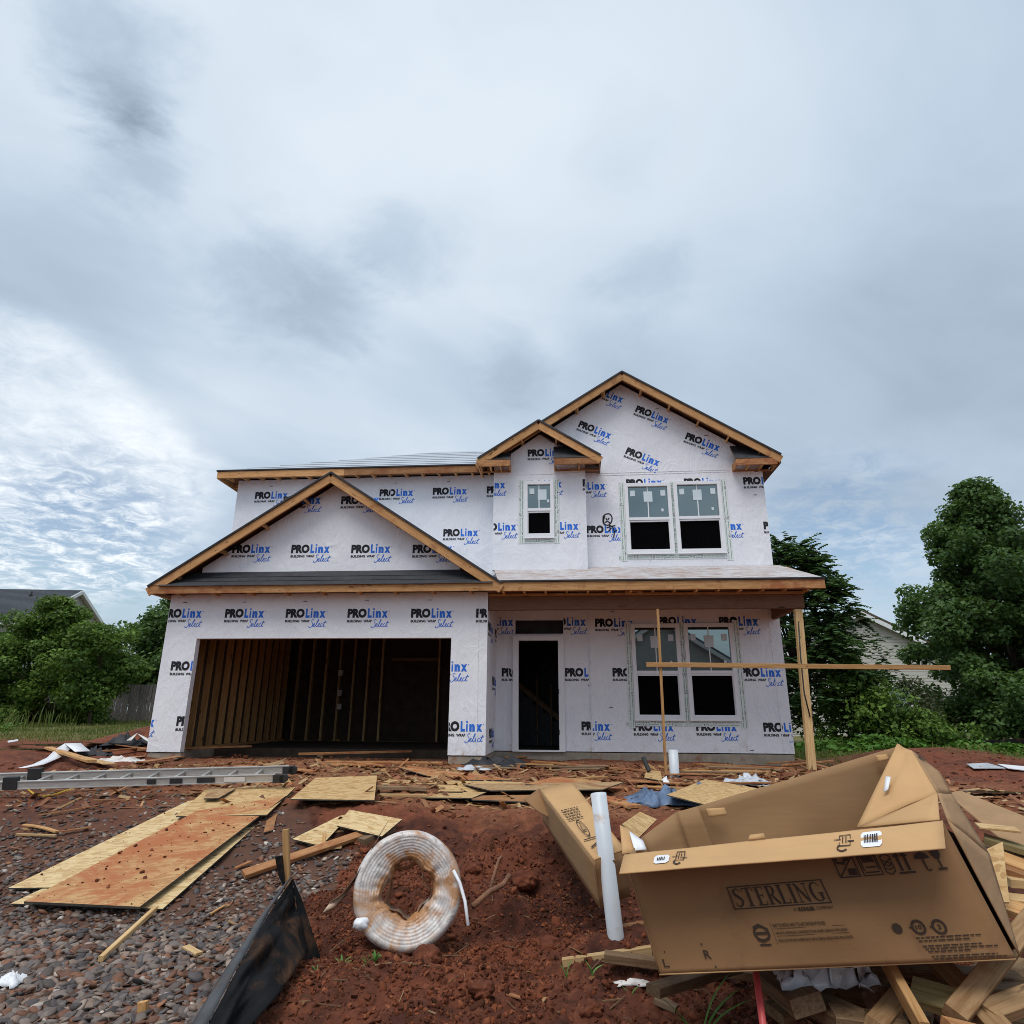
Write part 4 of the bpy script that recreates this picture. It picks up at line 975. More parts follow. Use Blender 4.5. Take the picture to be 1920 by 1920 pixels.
lay((255, 1418), (470, 1410), .10, .04, 'muddy_pine', 'long orange plank leading into the garage', .12)
lay((180, 1420), (252, 1413), .10, .03, 'muddy_pine', 'short orange plank in the scrap heap by the garage corner', .10)
lay((200, 1432), (268, 1424), .14, .015, 'osb_mud', 'flat orange offcut in the scrap heap by the garage corner', .06)
lay((265, 1436), (340, 1424), .18, .015, 'muddy_pine', 'wide orange offcut lying right of the scrap heap', .06)
lay((150, 1426), (205, 1440), .20, .012, 'osb', 'tan sheathing scrap sticking out of the scrap heap', .06)
lay((220, 1405), (282, 1414), .16, .012, 'muddy_pine', 'warped orange scrap at the back of the scrap heap', .09)
lay((345, 1445), (430, 1441), .08, .03, 'muddy_pine', 'low muddy plank in front of the garage', .02)
lay((560, 1424), (770, 1418), .14, .04, 'muddy_pine', 'long orange plank across the garage threshold', .10)
lay((610, 1434), (830, 1436), .20, .03, 'muddy_pine', 'wide muddy plank below the garage threshold', .05)
lay((752, 1441), (900, 1462), .20, .015, 'osb_mud', 'orange muddy strip slanting down before the pier', .04)
# lumber on the garage slab
def slabpt(px, py, w): 
    d = ray(px, py); t = (HO.z+w)/d.z; return d*t
def gar(p, q, w, t, mat, label):
    return board('plank', slabpt(*p, -.19+t), slabpt(*q, -.19+t), w, t, M[mat], label=label, cat='board', group='boards lying on the garage floor')
gar((600, 1417), (708, 1399), .12, .05, 'old_pine', 'long weathered plank slanting into the dark garage')
gar((660, 1412), (698, 1398), .09, .05, 'old_pine', 'shorter plank beside the slanting one in the garage')
gar((580, 1391), (705, 1393), .09, .04, 'old_pine', 'plank lying across the back of the garage floor')
gar((420, 1408), (602, 1404), .14, .05, 'muddy_pine', 'thick orange plank lying inside the garage door on the left')
gar((548, 1411), (606, 1408), .09, .04, 'pine', 'short pale plank just inside the garage door')
gar((706, 1404), (728, 1410), .09, .03, 'pine', 'small offcut on the right of the garage floor')
mb = MB(); b = slabpt(632, 1402, -.19)
mb.box((-.14, -.10, 0), (.12, .10, .16)); mb.box((.12, -.06, .06), (.26, .06, .14)); mb.box((-.14, -.03, .16), (.05, .03, .22)); mb.tube([(.26, 0, .1), (.36, .02, .1)], .03, 8)
o = mb.build('power_tool', M['yellow']); o.location = b; tag(o, 'yellow power tool on the garage floor', 'tool')
# --- the aluminium ladder
def build_ladder():
    a = P(-330, 1488, 7.55); b = P(524, 1440, 8.75); a = P(-330, 1474, 7.95); b = P(530, 1450, 8.35)
    root = empty('ladder', 'aluminium extension ladder lying flat across the gravel, black feet at its right end', 'ladder', ((a+b)/2)[:])
    d = (b-a).normalized(); s = Vector((0, 0, 1)).cross(d).normalized(); c = (a+b)/2; hw = .215
    L = (b-a).length
    fm = frame_mat(a-c, b-c, .14)
    def rail(y, x0, x1, z, nm='rail'):
        mb = MB(); mb.box((x0, y-.014, z-.042), (x1, y+.014, z+.042)); mb.box((x0, y-.022, z+.034), (x1, y+.022, z+.0425)); mb.box((x0, y-.022, z-.0425), (x1, y+.022, z-.034))
        return link(nm, mb.mesh(nm, M['alu']), root, fm)
    rl = rail(-hw, -L/2, L/2-.03, 0); rail(hw, -L/2, L/2+.02, 0)
    n = int(L/.305)
    mb = MB(); mb.tube([(0, -hw+.01, 0), (0, hw-.01, 0)], .017, 8); me = mb.mesh('rung', M['alu'], True)
    for i in range(n): link('rung', me, root, fm @ Matrix.Translation((-L/2+.18+i*.305, 0, 0)))
    for y in (-hw, hw):
        mb = MB(); mb.box((L/2-.05, y-.03, -.05), (L/2+.07, y+.03, .035)); mb.tube([(L/2+.07, y-.03, -.01), (L/2+.07, y+.03, -.01)], .048, 10); link('foot', mb.mesh('foot', M['alu_dark']), root, fm)
        mb = MB(); mb.box((L/2-3.0, y-.03, -.045), (L/2-2.85, y+.03, .09)); link('rung_lock', mb.mesh('rung_lock', M['alu_dark']), root, fm)
    for x, w in ((L/2-1.45, .10), (L/2-1.2, .14), (L/2-.9, .20), (L/2-.6, .24)):
        mb = MB(); mb.box((x, -hw-.0235, -.026), (x+w, -hw-.0225, .026)); link('rail_label', mb.mesh('rail_label', M['alu_dark' if w != .24 else 'paper']), root, fm)
build_ladder()
# --- pipes
def pipe(name, p0, p1, r, mat, label, cat, wall=.006, seg=24):
    p0, p1 = Vector(p0), Vector(p1); L = (p1-p0).length; mb = MB(); n = seg
    prof = [(r, 0), (r, L), (r-wall, L), (r-wall, L-.3 if L > .35 else 0)]
    for (rr, z) in prof: mb.v += [(rr*math.cos(2*math.pi*j/n), rr*math.sin(2*math.pi*j/n), z) for j in range(n)]
    for i in range(3):
        for j in range(n): mb.f.append((i*n+j, i*n+(j+1) % n, (i+1)*n+(j+1) % n, (i+1)*n+j)); mb.m.append(0)
    mb.f.append(tuple(3*n+j for j in range(n))); mb.m.append(0)
    me = mb.mesh(name, M[mat], True); o = link(name, me)
    z = (p1-p0).normalized(); x = z.orthogonal().normalized(); y = z.cross(x)
    o.matrix_world = Matrix(((x.x, y.x, z.x, p0.x), (x.y, y.y, z.y, p0.y), (x.z, y.z, z.z, p0.z), (0, 0, 0, 1)))
    return tag(o, label, cat)
pipe('standpipe', P(1122, 1488, 4.66)+(P(1156, 1768, 4.72)-P(1122, 1488, 4.66))*1.06, P(1122, 1488, 4.66), .052, 'white_pvc', 'tall white plastic standpipe between the two cardboard cartons', 'pipe')
q0 = P(1266, 1470, 10.9); pipe('stub_pipe', q0, P(1262, 1406, 10.9), .075, 'white_pvc', 'short white plastic stub pipe in front of the porch', 'pipe')
pp = MB(); pp.tube([P(1413, 1790, 3.75), P(1421, 1850, 3.55), P(1436, 1960, 3.3)], .016, 12); thing_from(pp, 'red_pipe', M['pink'], 'thin red plastic pipe coming out from under the carton', 'pipe', smooth=True)
# --- temporary bracing at the porch
board('brace', P(1212, 1246, 10.9), P(1781, 1252, 10.9), .075, .04, M['pine'], up=(0, -1, 0), label='long horizontal board nailed across the porch bracing', cat='board')
o = board('temporary_post', P(1496, 1143, 12.35), P(1523, 1452, 12.25), .14, .09, M['pale_pine'], up=(0, -1, 0), label='upright timber post holding up the right end of the porch beam', cat='post')
for i in range(3): lay(((1480, 1560, 1440)[i], (1424, 1432, 1436)[i]), ((1560, 1470, 1530)[i], (1448, 1440, 1431)[i]), .10, .03, 'muddy_pine', ('muddy board leaning at the foot of the porch post', 'orange board crossing under the porch post', 'thin muddy board left of the porch post')[i], .05)
board('brace_stake', P(1233, 1142, 10.98), P(1249, 1458, 10.85), .04, .04, M['pine'], up=(0, -1, 0), label='slender upright stake carrying the horizontal board before the left porch window', cat='stake')
cb = MB(); cb.tube([P(1497, 1165, 12.2), P(1501, 1230, 12.15), P(1508, 1300, 12.15), P(1519, 1345, 12.2)], .012, 6); thing_from(cb, 'cable', M['alu_dark'], 'thin black cable hanging along the porch post', 'cable', smooth=True)
# porch yard scraps
for (a, b, w, m, l) in (((1000, 1432), (1230, 1452), .14, 'muddy_pine', 'muddy board lying along the porch edge left of the stub pipe'), ((1280, 1450), (1440, 1452), .12, 'pine', 'tan board on the mud right of the stub pipe'), ((1300, 1436), (1490, 1446), .10, 'muddy_pine', 'dark muddy board along the foundation below the windows'),
    ((930, 1425), (1050, 1419), .14, 'muddy_pine', 'muddy plank on the step under the front door'), ((1380, 1462), (1470, 1446), .05, 'muddy_pine', 'reddish lath behind the clear plastic sheet'), ((1040, 1480), (1180, 1487), .2, 'osb_mud', 'orange muddy offcut behind the standpipe'), ((1120, 1500), (1190, 1520), .2, 'osb_mud', 'orange muddy scrap right of the narrow carton')):
    lay(a, b, w, .03, m, l, .04)
sheet('sheathing_scrap', [(1212, 1444), (1238, 1446), (1243, 1464), (1208, 1458)], 'osb', lift=.08, label='small tan sheathing scrap beside the stub pipe', cat='panel scrap', group=GS)
sheet('sheathing_sheet', [(1322, 1461), (1420, 1478), (1335, 1512), (1250, 1490)], 'osb', lift=.16, label='tan sheathing panel behind the big carton with a grey strip on it', cat='panel', group=GS)
st_ = P(1310, 1470, 9.2); sheet('metal_strip', None, pts=[P(1308, 1466, 9.0), P(1352, 1474, 8.9), P(1334, 1478, 8.75), P(1306, 1470, 8.8)], mat='bluefilm', t=.03, label='dark grey strip lying on the panel behind the big carton', cat='strip', edge='bluefilm')
sheet('sheathing_scrap', None, pts=[P(1200, 1522, 6.6), P(1232, 1536, 6.55), P(1196, 1572, 5.9), P(1166, 1545, 6.0)], mat='osb', label='tan sheathing scrap leaning behind the left end of the big carton', cat='panel scrap', group=GS)
tk = MB(); tk.tube([P(1206, 1420, 11.0), P(1217, 1446, 10.9)], .035, 8); thing_from(tk, 'black_hose', M['alu_dark'], 'short black hose end stuck upright in the mud before the porch', 'hose')

# broken boards strewn over the mud between the walkway and the front door
_sr = random.Random(17); _spots = sorted((_sr.uniform(-3.6, 5.4), _sr.uniform(9.0, 12.2)) for _ in range(26))
_ord = ['first', 'second', 'third', 'fourth', 'fifth', 'sixth', 'seventh', 'eighth', 'ninth', 'tenth', 'eleventh', 'twelfth', 'thirteenth']
for _i, (_x, _y) in enumerate(_spots):
    _a = _sr.uniform(-.35, .35); _L = _sr.uniform(.35, 1.5); _w = _sr.choice((.09, .14, .14, .22)); _d = Vector((math.cos(_a), math.sin(_a), 0))*_L/2
    _m, _nm = _sr.choice((('muddy_pine', 'orange'), ('osb_mud', 'orange'), ('pine', 'tan'), ('old_pine', 'brown')))
    _p, _q = Vector((_x, _y, 0))-_d, Vector((_x, _y, 0))+_d; _p.z = Hf(_p.x, _p.y)+_sr.uniform(.02, .10); _q.z = Hf(_q.x, _q.y)+_sr.uniform(.02, .08)
    _pl = '%s from the left' % _ord[_i] if _i < 13 else '%s from the right' % _ord[25-_i]
    board('scrap_board', _p, _q, _w, .02, M[_m], bend=.008, label='muddy %s scrap board strewn before the house, %s of them' % (_nm, _pl), cat='board', group='scrap boards strewn over the mud before the house')
# ================================================================== crumpled films, papers, fabric
def crumple(name, px_c, Y, sx, sy, sz, mat, label, cat, seed=0, n=16, freq=3.0, ground=True):
    """a crumpled sheet: a grid folded by noise"""
    c = P(*px_c, Y) if not ground else G(*px_c); r = seed*17.3; mb = MB()
    for j in range(n+1):
        for i in range(n+1):
            a, b = i/n*2-1, j/n*2-1
            e = 1-.35*float(np.clip(fbm(a*2+r, b*2+r*.7, 2), -.5, .5))
            x = a*sx*e + .35*sx*float(fbm(a*freq+r, b*freq, 3)); y = b*sy*e + .35*sy*float(fbm(a*freq+r+5, b*freq+3, 3))
            z = sz*(1-max(abs(a), abs(b))**2)*(.35+1.6*abs(float(fbm(a*freq*1.3+r, b*freq*1.3+9, 3)))) + .25*sz*float(fbm(a*8+r, b*8, 2))
            mb.v.append((x, y, max(z, -.01)))
    for j in range(n):
        for i in range(n): a = j*(n+1)+i; mb.f.append((a, a+1, a+n+2, a+n+1)); mb.m.append(0)
    o = mb.build(name, M[mat], None, True); o.location = c + Vector((0, 0, .03))
    m = o.modifiers.new('thickness', 'SOLIDIFY'); m.thickness = .002
    return tag(o, label, cat)
crumple('blue_sheet', (1240, 1510), 0, .42, .30, .17, 'bluefilm', 'crumpled slate blue plastic sheet behind the big carton', 'plastic sheet', 3, 18)
crumple('clear_plastic', (1405, 1474), 0, .34, .28, .13, 'film', 'crumpled clear plastic sheet behind the back edge of the big carton', 'plastic sheet', 5)
crumple('black_plastic', (930, 1440), 0, .55, .25, .16, 'felt', 'crumpled black plastic at the foot of the concrete pier', 'plastic sheet', 8)
crumple('white_rag', (888, 1446), 0, .26, .18, .07, 'film', 'greyish white scrap of wrap beside the black plastic at the pier', 'wrap scrap', 9, 10)
crumple('white_litter', (18, 1852), 0, .07, .06, .07, 'vinyl', 'small white crumpled litter on the gravel at the left edge', 'litter', 12, 10)
crumple('paper_scrap', (1190, 1857), 0, .10, .03, .03, 'paper', 'torn whitish paper scrap on the red dirt', 'paper', 13, 10)
crumple('white_can', (1248, 1474), 0, .07, .07, .09, 'vinyl', 'small white litter beside the tan scrap before the porch', 'litter', 14, 8)
crumple('felt_scrap', (240, 1400), 0, .45, .20, .22, 'felt', 'black roofing felt scrap bulging from the heap by the garage corner', 'felt', 15)
crumple('paper_heap', (225, 1432), 0, .42, .16, .10, 'paper', 'dirty paper bag in the scrap heap by the garage corner', 'paper', 16)
crumple('felt_scrap', (178, 1419), 0, .3, .14, .14, 'felt', 'small dark felt scrap at the left of the scrap heap', 'felt', 17)
crumple('plastic_bag', (1545, 1850), 3.65, .20, .12, .22, 'film', 'crumpled grey plastic bag hanging out under the big carton', 'plastic bag', 18, 18, 3, False)
def strip_thing(name, path, widths, mat, label, cat, thick=.004, upv=(0, 0, 1)):
    path = [Vector(p) for p in path]; mb = MB(); k = len(path)
    for i, p in enumerate(path):
        d = (path[min(i+1, k-1)]-path[max(i-1, 0)]).normalized(); s = d.cross(Vector(upv)).normalized(); w = widths[i]/2
        mb.v += [tuple(p+s*w), tuple(p-s*w)]
        if i: mb.f.append((2*i-2, 2*i-1, 2*i+1, 2*i)); mb.m.append(0)
    o = thing_from(mb, name, M[mat], label, cat, smooth=True); m = o.modifiers.new('thickness', 'SOLIDIFY'); m.thickness = thick
    return o
q = [G(40, 1444), G(70, 1440), G(98, 1430), G(118, 1419), G(132, 1416), G(152, 1424)]
for i, z in enumerate((.03, .05, .08, .16, .22, .14)): q[i].z += z
strip_thing('white_strip', q, (.10, .16, .2, .24, .30, .26), 'vinyl', 'long white strip of vinyl draped over the tan plank on the left', 'strip')
q = [G(238, 1410), G(252, 1404), G(270, 1406), G(284, 1409)]
for i, z in enumerate((.22, .30, .22, .16)): q[i].z += z
strip_thing('white_trim_piece', q, (.12, .16, .14, .12), 'paper', 'whitish strip lying on the felt by the garage corner', 'strip')
for i, (a, b, l) in enumerate((((52, 1486), (72, 1497), 'yellow twine end below the ladder, left piece'), ((80, 1499), (128, 1486), 'yellow twine below the ladder, right piece'))):
    p0, p1 = G(*a), G(*b); p0.z += .03; p1.z += .03; mb = MB(); mb.tube([p0, (p0+p1)/2+Vector((0, 0, -.01)), p1], .010, 6); thing_from(mb, 'twine', M['yellow'], l, 'twine')
for i, (a, l) in enumerate((((1450, 1790), 0), )): pass
# pale plastic sheets on the far dirt
sheet('plastic_scrap', [(1812, 1432), (1850, 1430), (1885, 1440), (1825, 1440)], 'film', lift=.04, label='pale grey sheet lying on the dirt at the right edge', cat='plastic sheet', edge='film')
sheet('plastic_scrap', [(1870, 1432), (1925, 1437), (1940, 1446), (1890, 1440)], 'vinyl', lift=.05, label='white strip lying past the grey sheet at the right edge', cat='plastic sheet', edge='vinyl')
sheet('plastic_scrap', [(14, 1389), (34, 1386), (34, 1389), (16, 1392)], 'vinyl', lift=.15, label='pale scrap lying at the edge of the grass on the left', cat='plastic sheet', edge='vinyl')
# --- the wrapped coil of pipe
def build_coil():
    C = P(764, 1668, 5.05); ax = Vector((.10, -.93, .22)).normalized()
    root = empty('pipe_coil', 'coil of white water pipe wrapped in muddy plastic, standing on edge in the dirt', 'pipe coil', C[:])
    z = -ax; x = Vector((1, 0, 0)); x = (x - z*x.dot(z)).normalized(); y = z.cross(x)
    R = Matrix(((x.x, y.x, z.x, 0), (x.y, y.y, z.y, 0), (x.z, y.z, z.z, 0), (0, 0, 0, 1)))
    prof = []; Ro, Ri = .372, .160
    for i in range(6): a = math.pi/2*i/5; prof.append((Ro-.035+.035*math.cos(math.pi/2-a), -.035+.035-.035*(1-0)*math.sin(0)+.0+(.035-.035*math.sin(math.pi/2-a))))
    prof = [(Ro, .17), (Ro+.004, .10), (Ro, .04), (Ro-.012, .012), (Ro-.032, .0)]
    nr = 40
    for i in range(1, nr):
        t = i/nr; r = Ro-.032-(Ro-.032-Ri-.02)*t; zz = .05*t**1.3 + .0013*math.cos(t*nr*math.pi*2/5); prof.append((r, zz))
    prof += [(Ri+.008, .095), (Ri, .105), (Ri+.004, .14), (Ri+.02, .20), (Ri+.05, .23), (Ro-.03, .22), (Ro, .17)]
    n = 112; mb = MB()
    for j in range(n):
        a = 2*math.pi*j/n; ca, sa = math.cos(a), math.sin(a)
        for k, (r, zz) in enumerate(prof):
            w = .012*float(fbm(ca*3+5, sa*3+zz*8, 4)); t = float(np.clip((r-Ri)/(Ro-Ri), 0, 1))
            inner = (1-t)**2; rr = r + w*(.35+.8*inner*2) + inner*.030*float(vnoise(ca*2.2+9, sa*2.2+3)) + inner*.018*math.cos(4*a+.6)
            zz2 = zz + (.008+.022*inner)*float(fbm(ca*6+r*9, sa*6+2, 3))
            mb.v.append((rr*ca, rr*sa, zz2))
    m = len(prof)
    for j in range(n):
        for k in range(m-1): mb.f.append((j*m+k, j*m+k+1, ((j+1) % n)*m+k+1, ((j+1) % n)*m+k)); mb.m.append(0)
    link('wrapped_coil', mb.mesh('wrapped_coil', M['coil'], True), root, R)
    # liner bunched inside the hole
    mb = MB(); n2 = 48
    for k in range(7):
        for j in range(n2):
            a = 2*math.pi*j/n2; r = .158-.014*k/6 + .020*math.sin(5*a+1) + .012*float(vnoise(math.cos(a)*4+k*.6, math.sin(a)*4)); mb.v.append((r*math.cos(a)*.95, r*math.sin(a)*1.05, .085+.05*k))
    for k in range(6):
        for j in range(n2): mb.f.append((k*n2+j, (k+1)*n2+j, (k+1)*n2+(j+1) % n2, k*n2+(j+1) % n2)); mb.m.append(0)
    link('plastic_liner', mb.mesh('plastic_liner', M['coil_liner'], True), root, R)
    pe = MB(); pe.tube([v-C for v in (P(850, 1632, 5.08), P(862, 1655, 5.05), P(872, 1690, 5.0), P(878, 1736, 4.93))], .0115, 8); pe.build('loose_pipe_end', M['vinyl'], root, True)
    tl = MB(); W_ = [(.28, .0), (.24, .02), (.2, .03), (.17, .02), (.14, 0)]
    pts = [P(700, 1575, 5.18), P(672, 1625, 5.15), P(650, 1660, 5.1), P(625, 1690, 5.05), P(602, 1703, 5.0)]
    for i, p in enumerate(pts):
        d = Vector((.45, 0, .8)).normalized(); w = (.28, .24, .18, .12, .06)[i]
        for k in range(5):
            t = k/4-.5; mb_ = p-C + d*w*t*-1.0 + Vector((.03, -.05*math.cos(t*3+i), .0)); tl.v.append(tuple(mb_ + Vector((0, .02*math.sin(7*t+i), 0))))
        if i:
            for k in range(4): b = (i-1)*5+k; tl.f.append((b, b+1, b+6, b+5)); tl.m.append(0)
    o = tl.build('plastic_tail', M['coil_liner'], root, True); md = o.modifiers.new('thickness', 'SOLIDIFY'); md.thickness = .003
    kn = MB(); bm = bmesh.new(); bmesh.ops.create_icosphere(bm, subdivisions=3, radius=1)
    for v in bm.verts: v.co *= .038*(1+.5*float(fbm(v.co.x*2+3, v.co.y*2+v.co.z*2, 3))); v.co.x *= 1.35
    me = bpy.data.meshes.new('plastic_knot'); bm.to_mesh(me); bm.free(); me.materials.append(M['vinyl']); me.polygons.foreach_set('use_smooth', [True]*len(me.polygons))
    link('plastic_knot', me, root, Matrix.Translation(P(676, 1733, 4.85)-C))
def coil_mats():
    m, nt, N, L, B = _nt('coil_plastic'); tc = _n(N, 'ShaderNodeTexCoord'); v = tc.outputs['Object']
    a = _noise(N, L, v, 5.2, 7, .68, .8); b = _noise(N, L, v, 17, 6, .7, .6)
    c = _mixc(N, L, _step(N, L, b, .36, .62), (.50, .46, .44), (.80, .76, .72))
    ad = _n(N, 'ShaderNodeMath', operation='MULTIPLY_ADD'); L.new(b, ad.inputs[0]); ad.inputs[1].default_value = .4; L.new(a, ad.inputs[2])
    ln = _n(N, 'ShaderNodeVectorMath', operation='LENGTH'); sc_ = _n(N, 'ShaderNodeVectorMath', operation='MULTIPLY'); L.new(v, sc_.inputs[0]); sc_.inputs[1].default_value = (1, 1, .2); L.new(sc_.outputs[0], ln.inputs[0])
    md = _n(N, 'ShaderNodeMath', operation='ADD'); L.new(ad.outputs[0], md.inputs[0]); L.new(_step(N, L, ln.outputs['Value'], .25, .17, 0, .14), md.inputs[1])
    c = _mixc(N, L, _step(N, L, md.outputs[0], .60, .86), c, (.46, .23, .10))
    d = _noise(N, L, _map(N, L, v, (1, 1, 1), (0, 0, 0), (4, 2, 1)), 9, 6, .7, 1.0)
    c = _mixc(N, L, _step(N, L, d, .60, .74), c, (.20, .12, .09))
    L.new(c, B.inputs['Base Color']); B.inputs['Roughness'].default_value = .33; B.inputs['Specular IOR Level'].default_value = .6
    _bump(N, L, b, .35, .02, B); M['coil'] = m
    M['coil_liner'] = plain('muddy_liner', (.40, .27, .18), .45, .35, 7, bump=.4, bscale=16, stain=(.20, .095, .05), stain_lo=.45, stain_hi=.65, stain_scale=6, spec=.5)
coil_mats(); build_coil()
# --- silt fence
def build_silt():
    base = P(540, 1665, 4.95)
    root = empty('silt_fence', 'collapsed black silt fence fabric sagging from a wooden stake beside the gravel', 'silt fence', base[:])
    board('stake', P(536, 1555, 4.95)-base, P(541, 1790, 4.98)-base, .042, .036, M['pine'], root, up=(0, -1, 0))
    ctl_t = [(548, 1648, 4.92), (505, 1712, 4.55), (455, 1800, 4.15), (402, 1900, 3.85), (355, 1990, 3.6)]
    ctl_m = [(556, 1690, 4.88), (520, 1752, 4.45), (480, 1830, 4.08), (430, 1920, 3.82), (390, 2010, 3.6)]
    ctl_b = [(578, 1785, 4.72), (566, 1800, 4.45), (522, 1866, 4.05), (455, 1940, 3.82), (405, 2035, 3.6)]
    def lerp(c, s):
        x = s*(len(c)-1); i = min(int(x), len(c)-2); t = x-i; a, b = c[i], c[i+1]; return P(a[0]*(1-t)+b[0]*t, a[1]*(1-t)+b[1]*t, a[2]*(1-t)+b[2]*t)
    mb = MB(); ns, nt = 40, 22
    for i in range(ns+1):
        s = i/ns; a, m_, b = lerp(ctl_t, s), lerp(ctl_m, s), lerp(ctl_b, s)
        for j in range(nt+1):
            t = j/nt; p = a*(1-t)**2 + (m_*2-(a+b)/2)*(2*t*(1-t)) + b*t*t
            f = .20*float(fbm(s*4.5+t*1.5, t*3.4+s, 4))*math.sin(math.pi*min(1, t*1.2))
            mb.v.append(tuple(p-base+Vector((.4*f, -f, .35*f))))
    for i in range(ns):
        for j in range(nt): k = i*(nt+1)+j; mb.f.append((k, k+1, k+nt+2, k+nt+1)); mb.m.append(0)
    o = mb.build('fabric', M['fabric'], root, True); md = o.modifiers.new('thickness', 'SOLIDIFY'); md.thickness = .003
    # folded-over top hem
    mb = MB()
    for i in range(ns+1):
        s = i/ns; a = lerp(ctl_t, s); d = (lerp(ctl_t, min(1, s+.05))-lerp(ctl_t, max(0, s-.05))).normalized(); sd = Vector((-.9, -.2, -.45)).normalized(); w = .02+.085*min(1, s*1.6)
        for j in range(4): t = j/3; mb.v.append(tuple(a-base+Vector((0, -.012, .006))+sd*w*t+Vector((0, 0, .02*math.sin(t*3.1))) + Vector((.01*float(vnoise(s*9, t*3)), 0, .012*float(vnoise(s*7+3, t*2))))))
    for i in range(ns):
        for j in range(3): k = i*4+j; mb.f.append((k, k+1, k+5, k+4)); mb.m.append(0)
    o = mb.build('folded_hem', M['hem'], root, True); md = o.modifiers.new('thickness', 'SOLIDIFY'); md.thickness = .004
    # tatter beside the stake, and the flap that folds back behind it
    for nm, pts in (('tatter', [(516, 1606, 4.93), (530, 1604, 4.93), (534, 1645, 4.93), (534, 1668, 4.94), (522, 1640, 4.93)]), ('back_flap', [(548, 1648, 4.93), (566, 1690, 4.95), (578, 1760, 4.95), (600, 1796, 4.9), (566, 1800, 4.78), (556, 1700, 4.9)])):
        mb = MB(); mb.slab([P(*q)-base for q in pts], .006); mb.build(nm, M['fabric'], root)
M['hem'] = plain('fabric_hem', (.060, .062, .066), .6, .25, 6, bump=.2, stain=(.12, .06, .03), stain_lo=.55, stain_hi=.7, stain_scale=4)
build_silt()
o = board('short_stake', P(268, 1878, 4.25), P(265, 1990, 4.25), .05, .035, M['pine'], up=(0, -1, 0), label='short wooden stake driven into the gravel at the bottom edge', cat='stake')
# --- roots and small things in the dirt
for i, (pts, r, l) in enumerate((([(886, 1700, 5.5), (918, 1672, 5.6), (944, 1658, 5.65), (956, 1640, 5.7)], .022, 'thick broken root lying in the dirt pit right of the coil'), ([(918, 1672, 5.62), (926, 1642, 5.68), (936, 1610, 5.75), (942, 1606, 5.76)], .014, 'thinner root standing up from the thick one in the pit'))):
    mb = MB(); mb.tube([P(*q) for q in pts], [r, r*.95, r*.9, r*.8], 9); thing_from(mb, 'root', M['root'], l, 'root', smooth=True)
lay((1055, 1812), (1222, 1788), .045, .045, 'pale_pine', 'muddy pale stick lying in the dirt left of the big carton', .02)
o = lay((1232, 1884), (1272, 1902), .10, .03, 'old_pine', 'small brown wood block on the dirt at the bottom', .03, cat='wood block', name='wood_block')
lay((1148, 1760), (1210, 1745), .07, .045, 'muddy_pine', 'short end of lumber at the foot of the standpipe', .04)
# ================================================================== cartons
def warpf(a, b, warp, seed): return warp*float(fbm(a*2.2+seed, b*1.6+seed*.5, 3))*math.sin(math.pi*min(1, max(0, a)))*(.4+.6*math.sin(math.pi*min(1, max(0, b))))
def panel(name, parent, quad, mat, base, n=10, warp=0.0, seed=0, thick=.006):
    """cardboard panel over four corners (bottom-left, bottom-right, top-right, top-left)"""
    q = [Vector(p)-base for p in quad]; nn = (q[1]-q[0]).cross(q[3]-q[0]).normalized(); mb = MB()
    for j in range(n+1):
        for i in range(n+1):
            a, b = i/n, j/n; p = (q[0]*(1-a)+q[1]*a)*(1-b)+(q[3]*(1-a)+q[2]*a)*b
            if warp: p = p + nn*warpf(a, b, warp, seed)
            mb.v.append(tuple(p))
    for j in range(n):
        for i in range(n): k = j*(n+1)+i; mb.f.append((k, k+1, k+n+2, k+n+1)); mb.m.append(0)
    o = mb.build(name, mat if isinstance(mat, list) else M[mat], parent, True)
    md = o.modifiers.new('thickness', 'SOLIDIFY'); md.thickness = thick; md.offset = -1
    if isinstance(mat, list): md.material_offset = 1
    return o
def printed(name, parent, pr, quad, base, W, Hh, mats, off=.004, warp=0.0, seed=0):
    """flat print (panel coordinates W x Hh) laid on a four-cornered panel"""
    q = [Vector(p)-base for p in quad]; nn = (q[1]-q[0]).cross(q[3]-q[0]).normalized(); mb = MB()
    for x, y in pr.v:
        a, b = x/W, y/Hh; p = (q[0]*(1-a)+q[1]*a)*(1-b)+(q[3]*(1-a)+q[2]*a)*b; mb.v.append(tuple(p+nn*(off+(warpf(a, b, warp, seed) if warp else 0))))
    mb.f = list(pr.f); mb.m = list(pr.m); return mb.build(name, mats, parent)
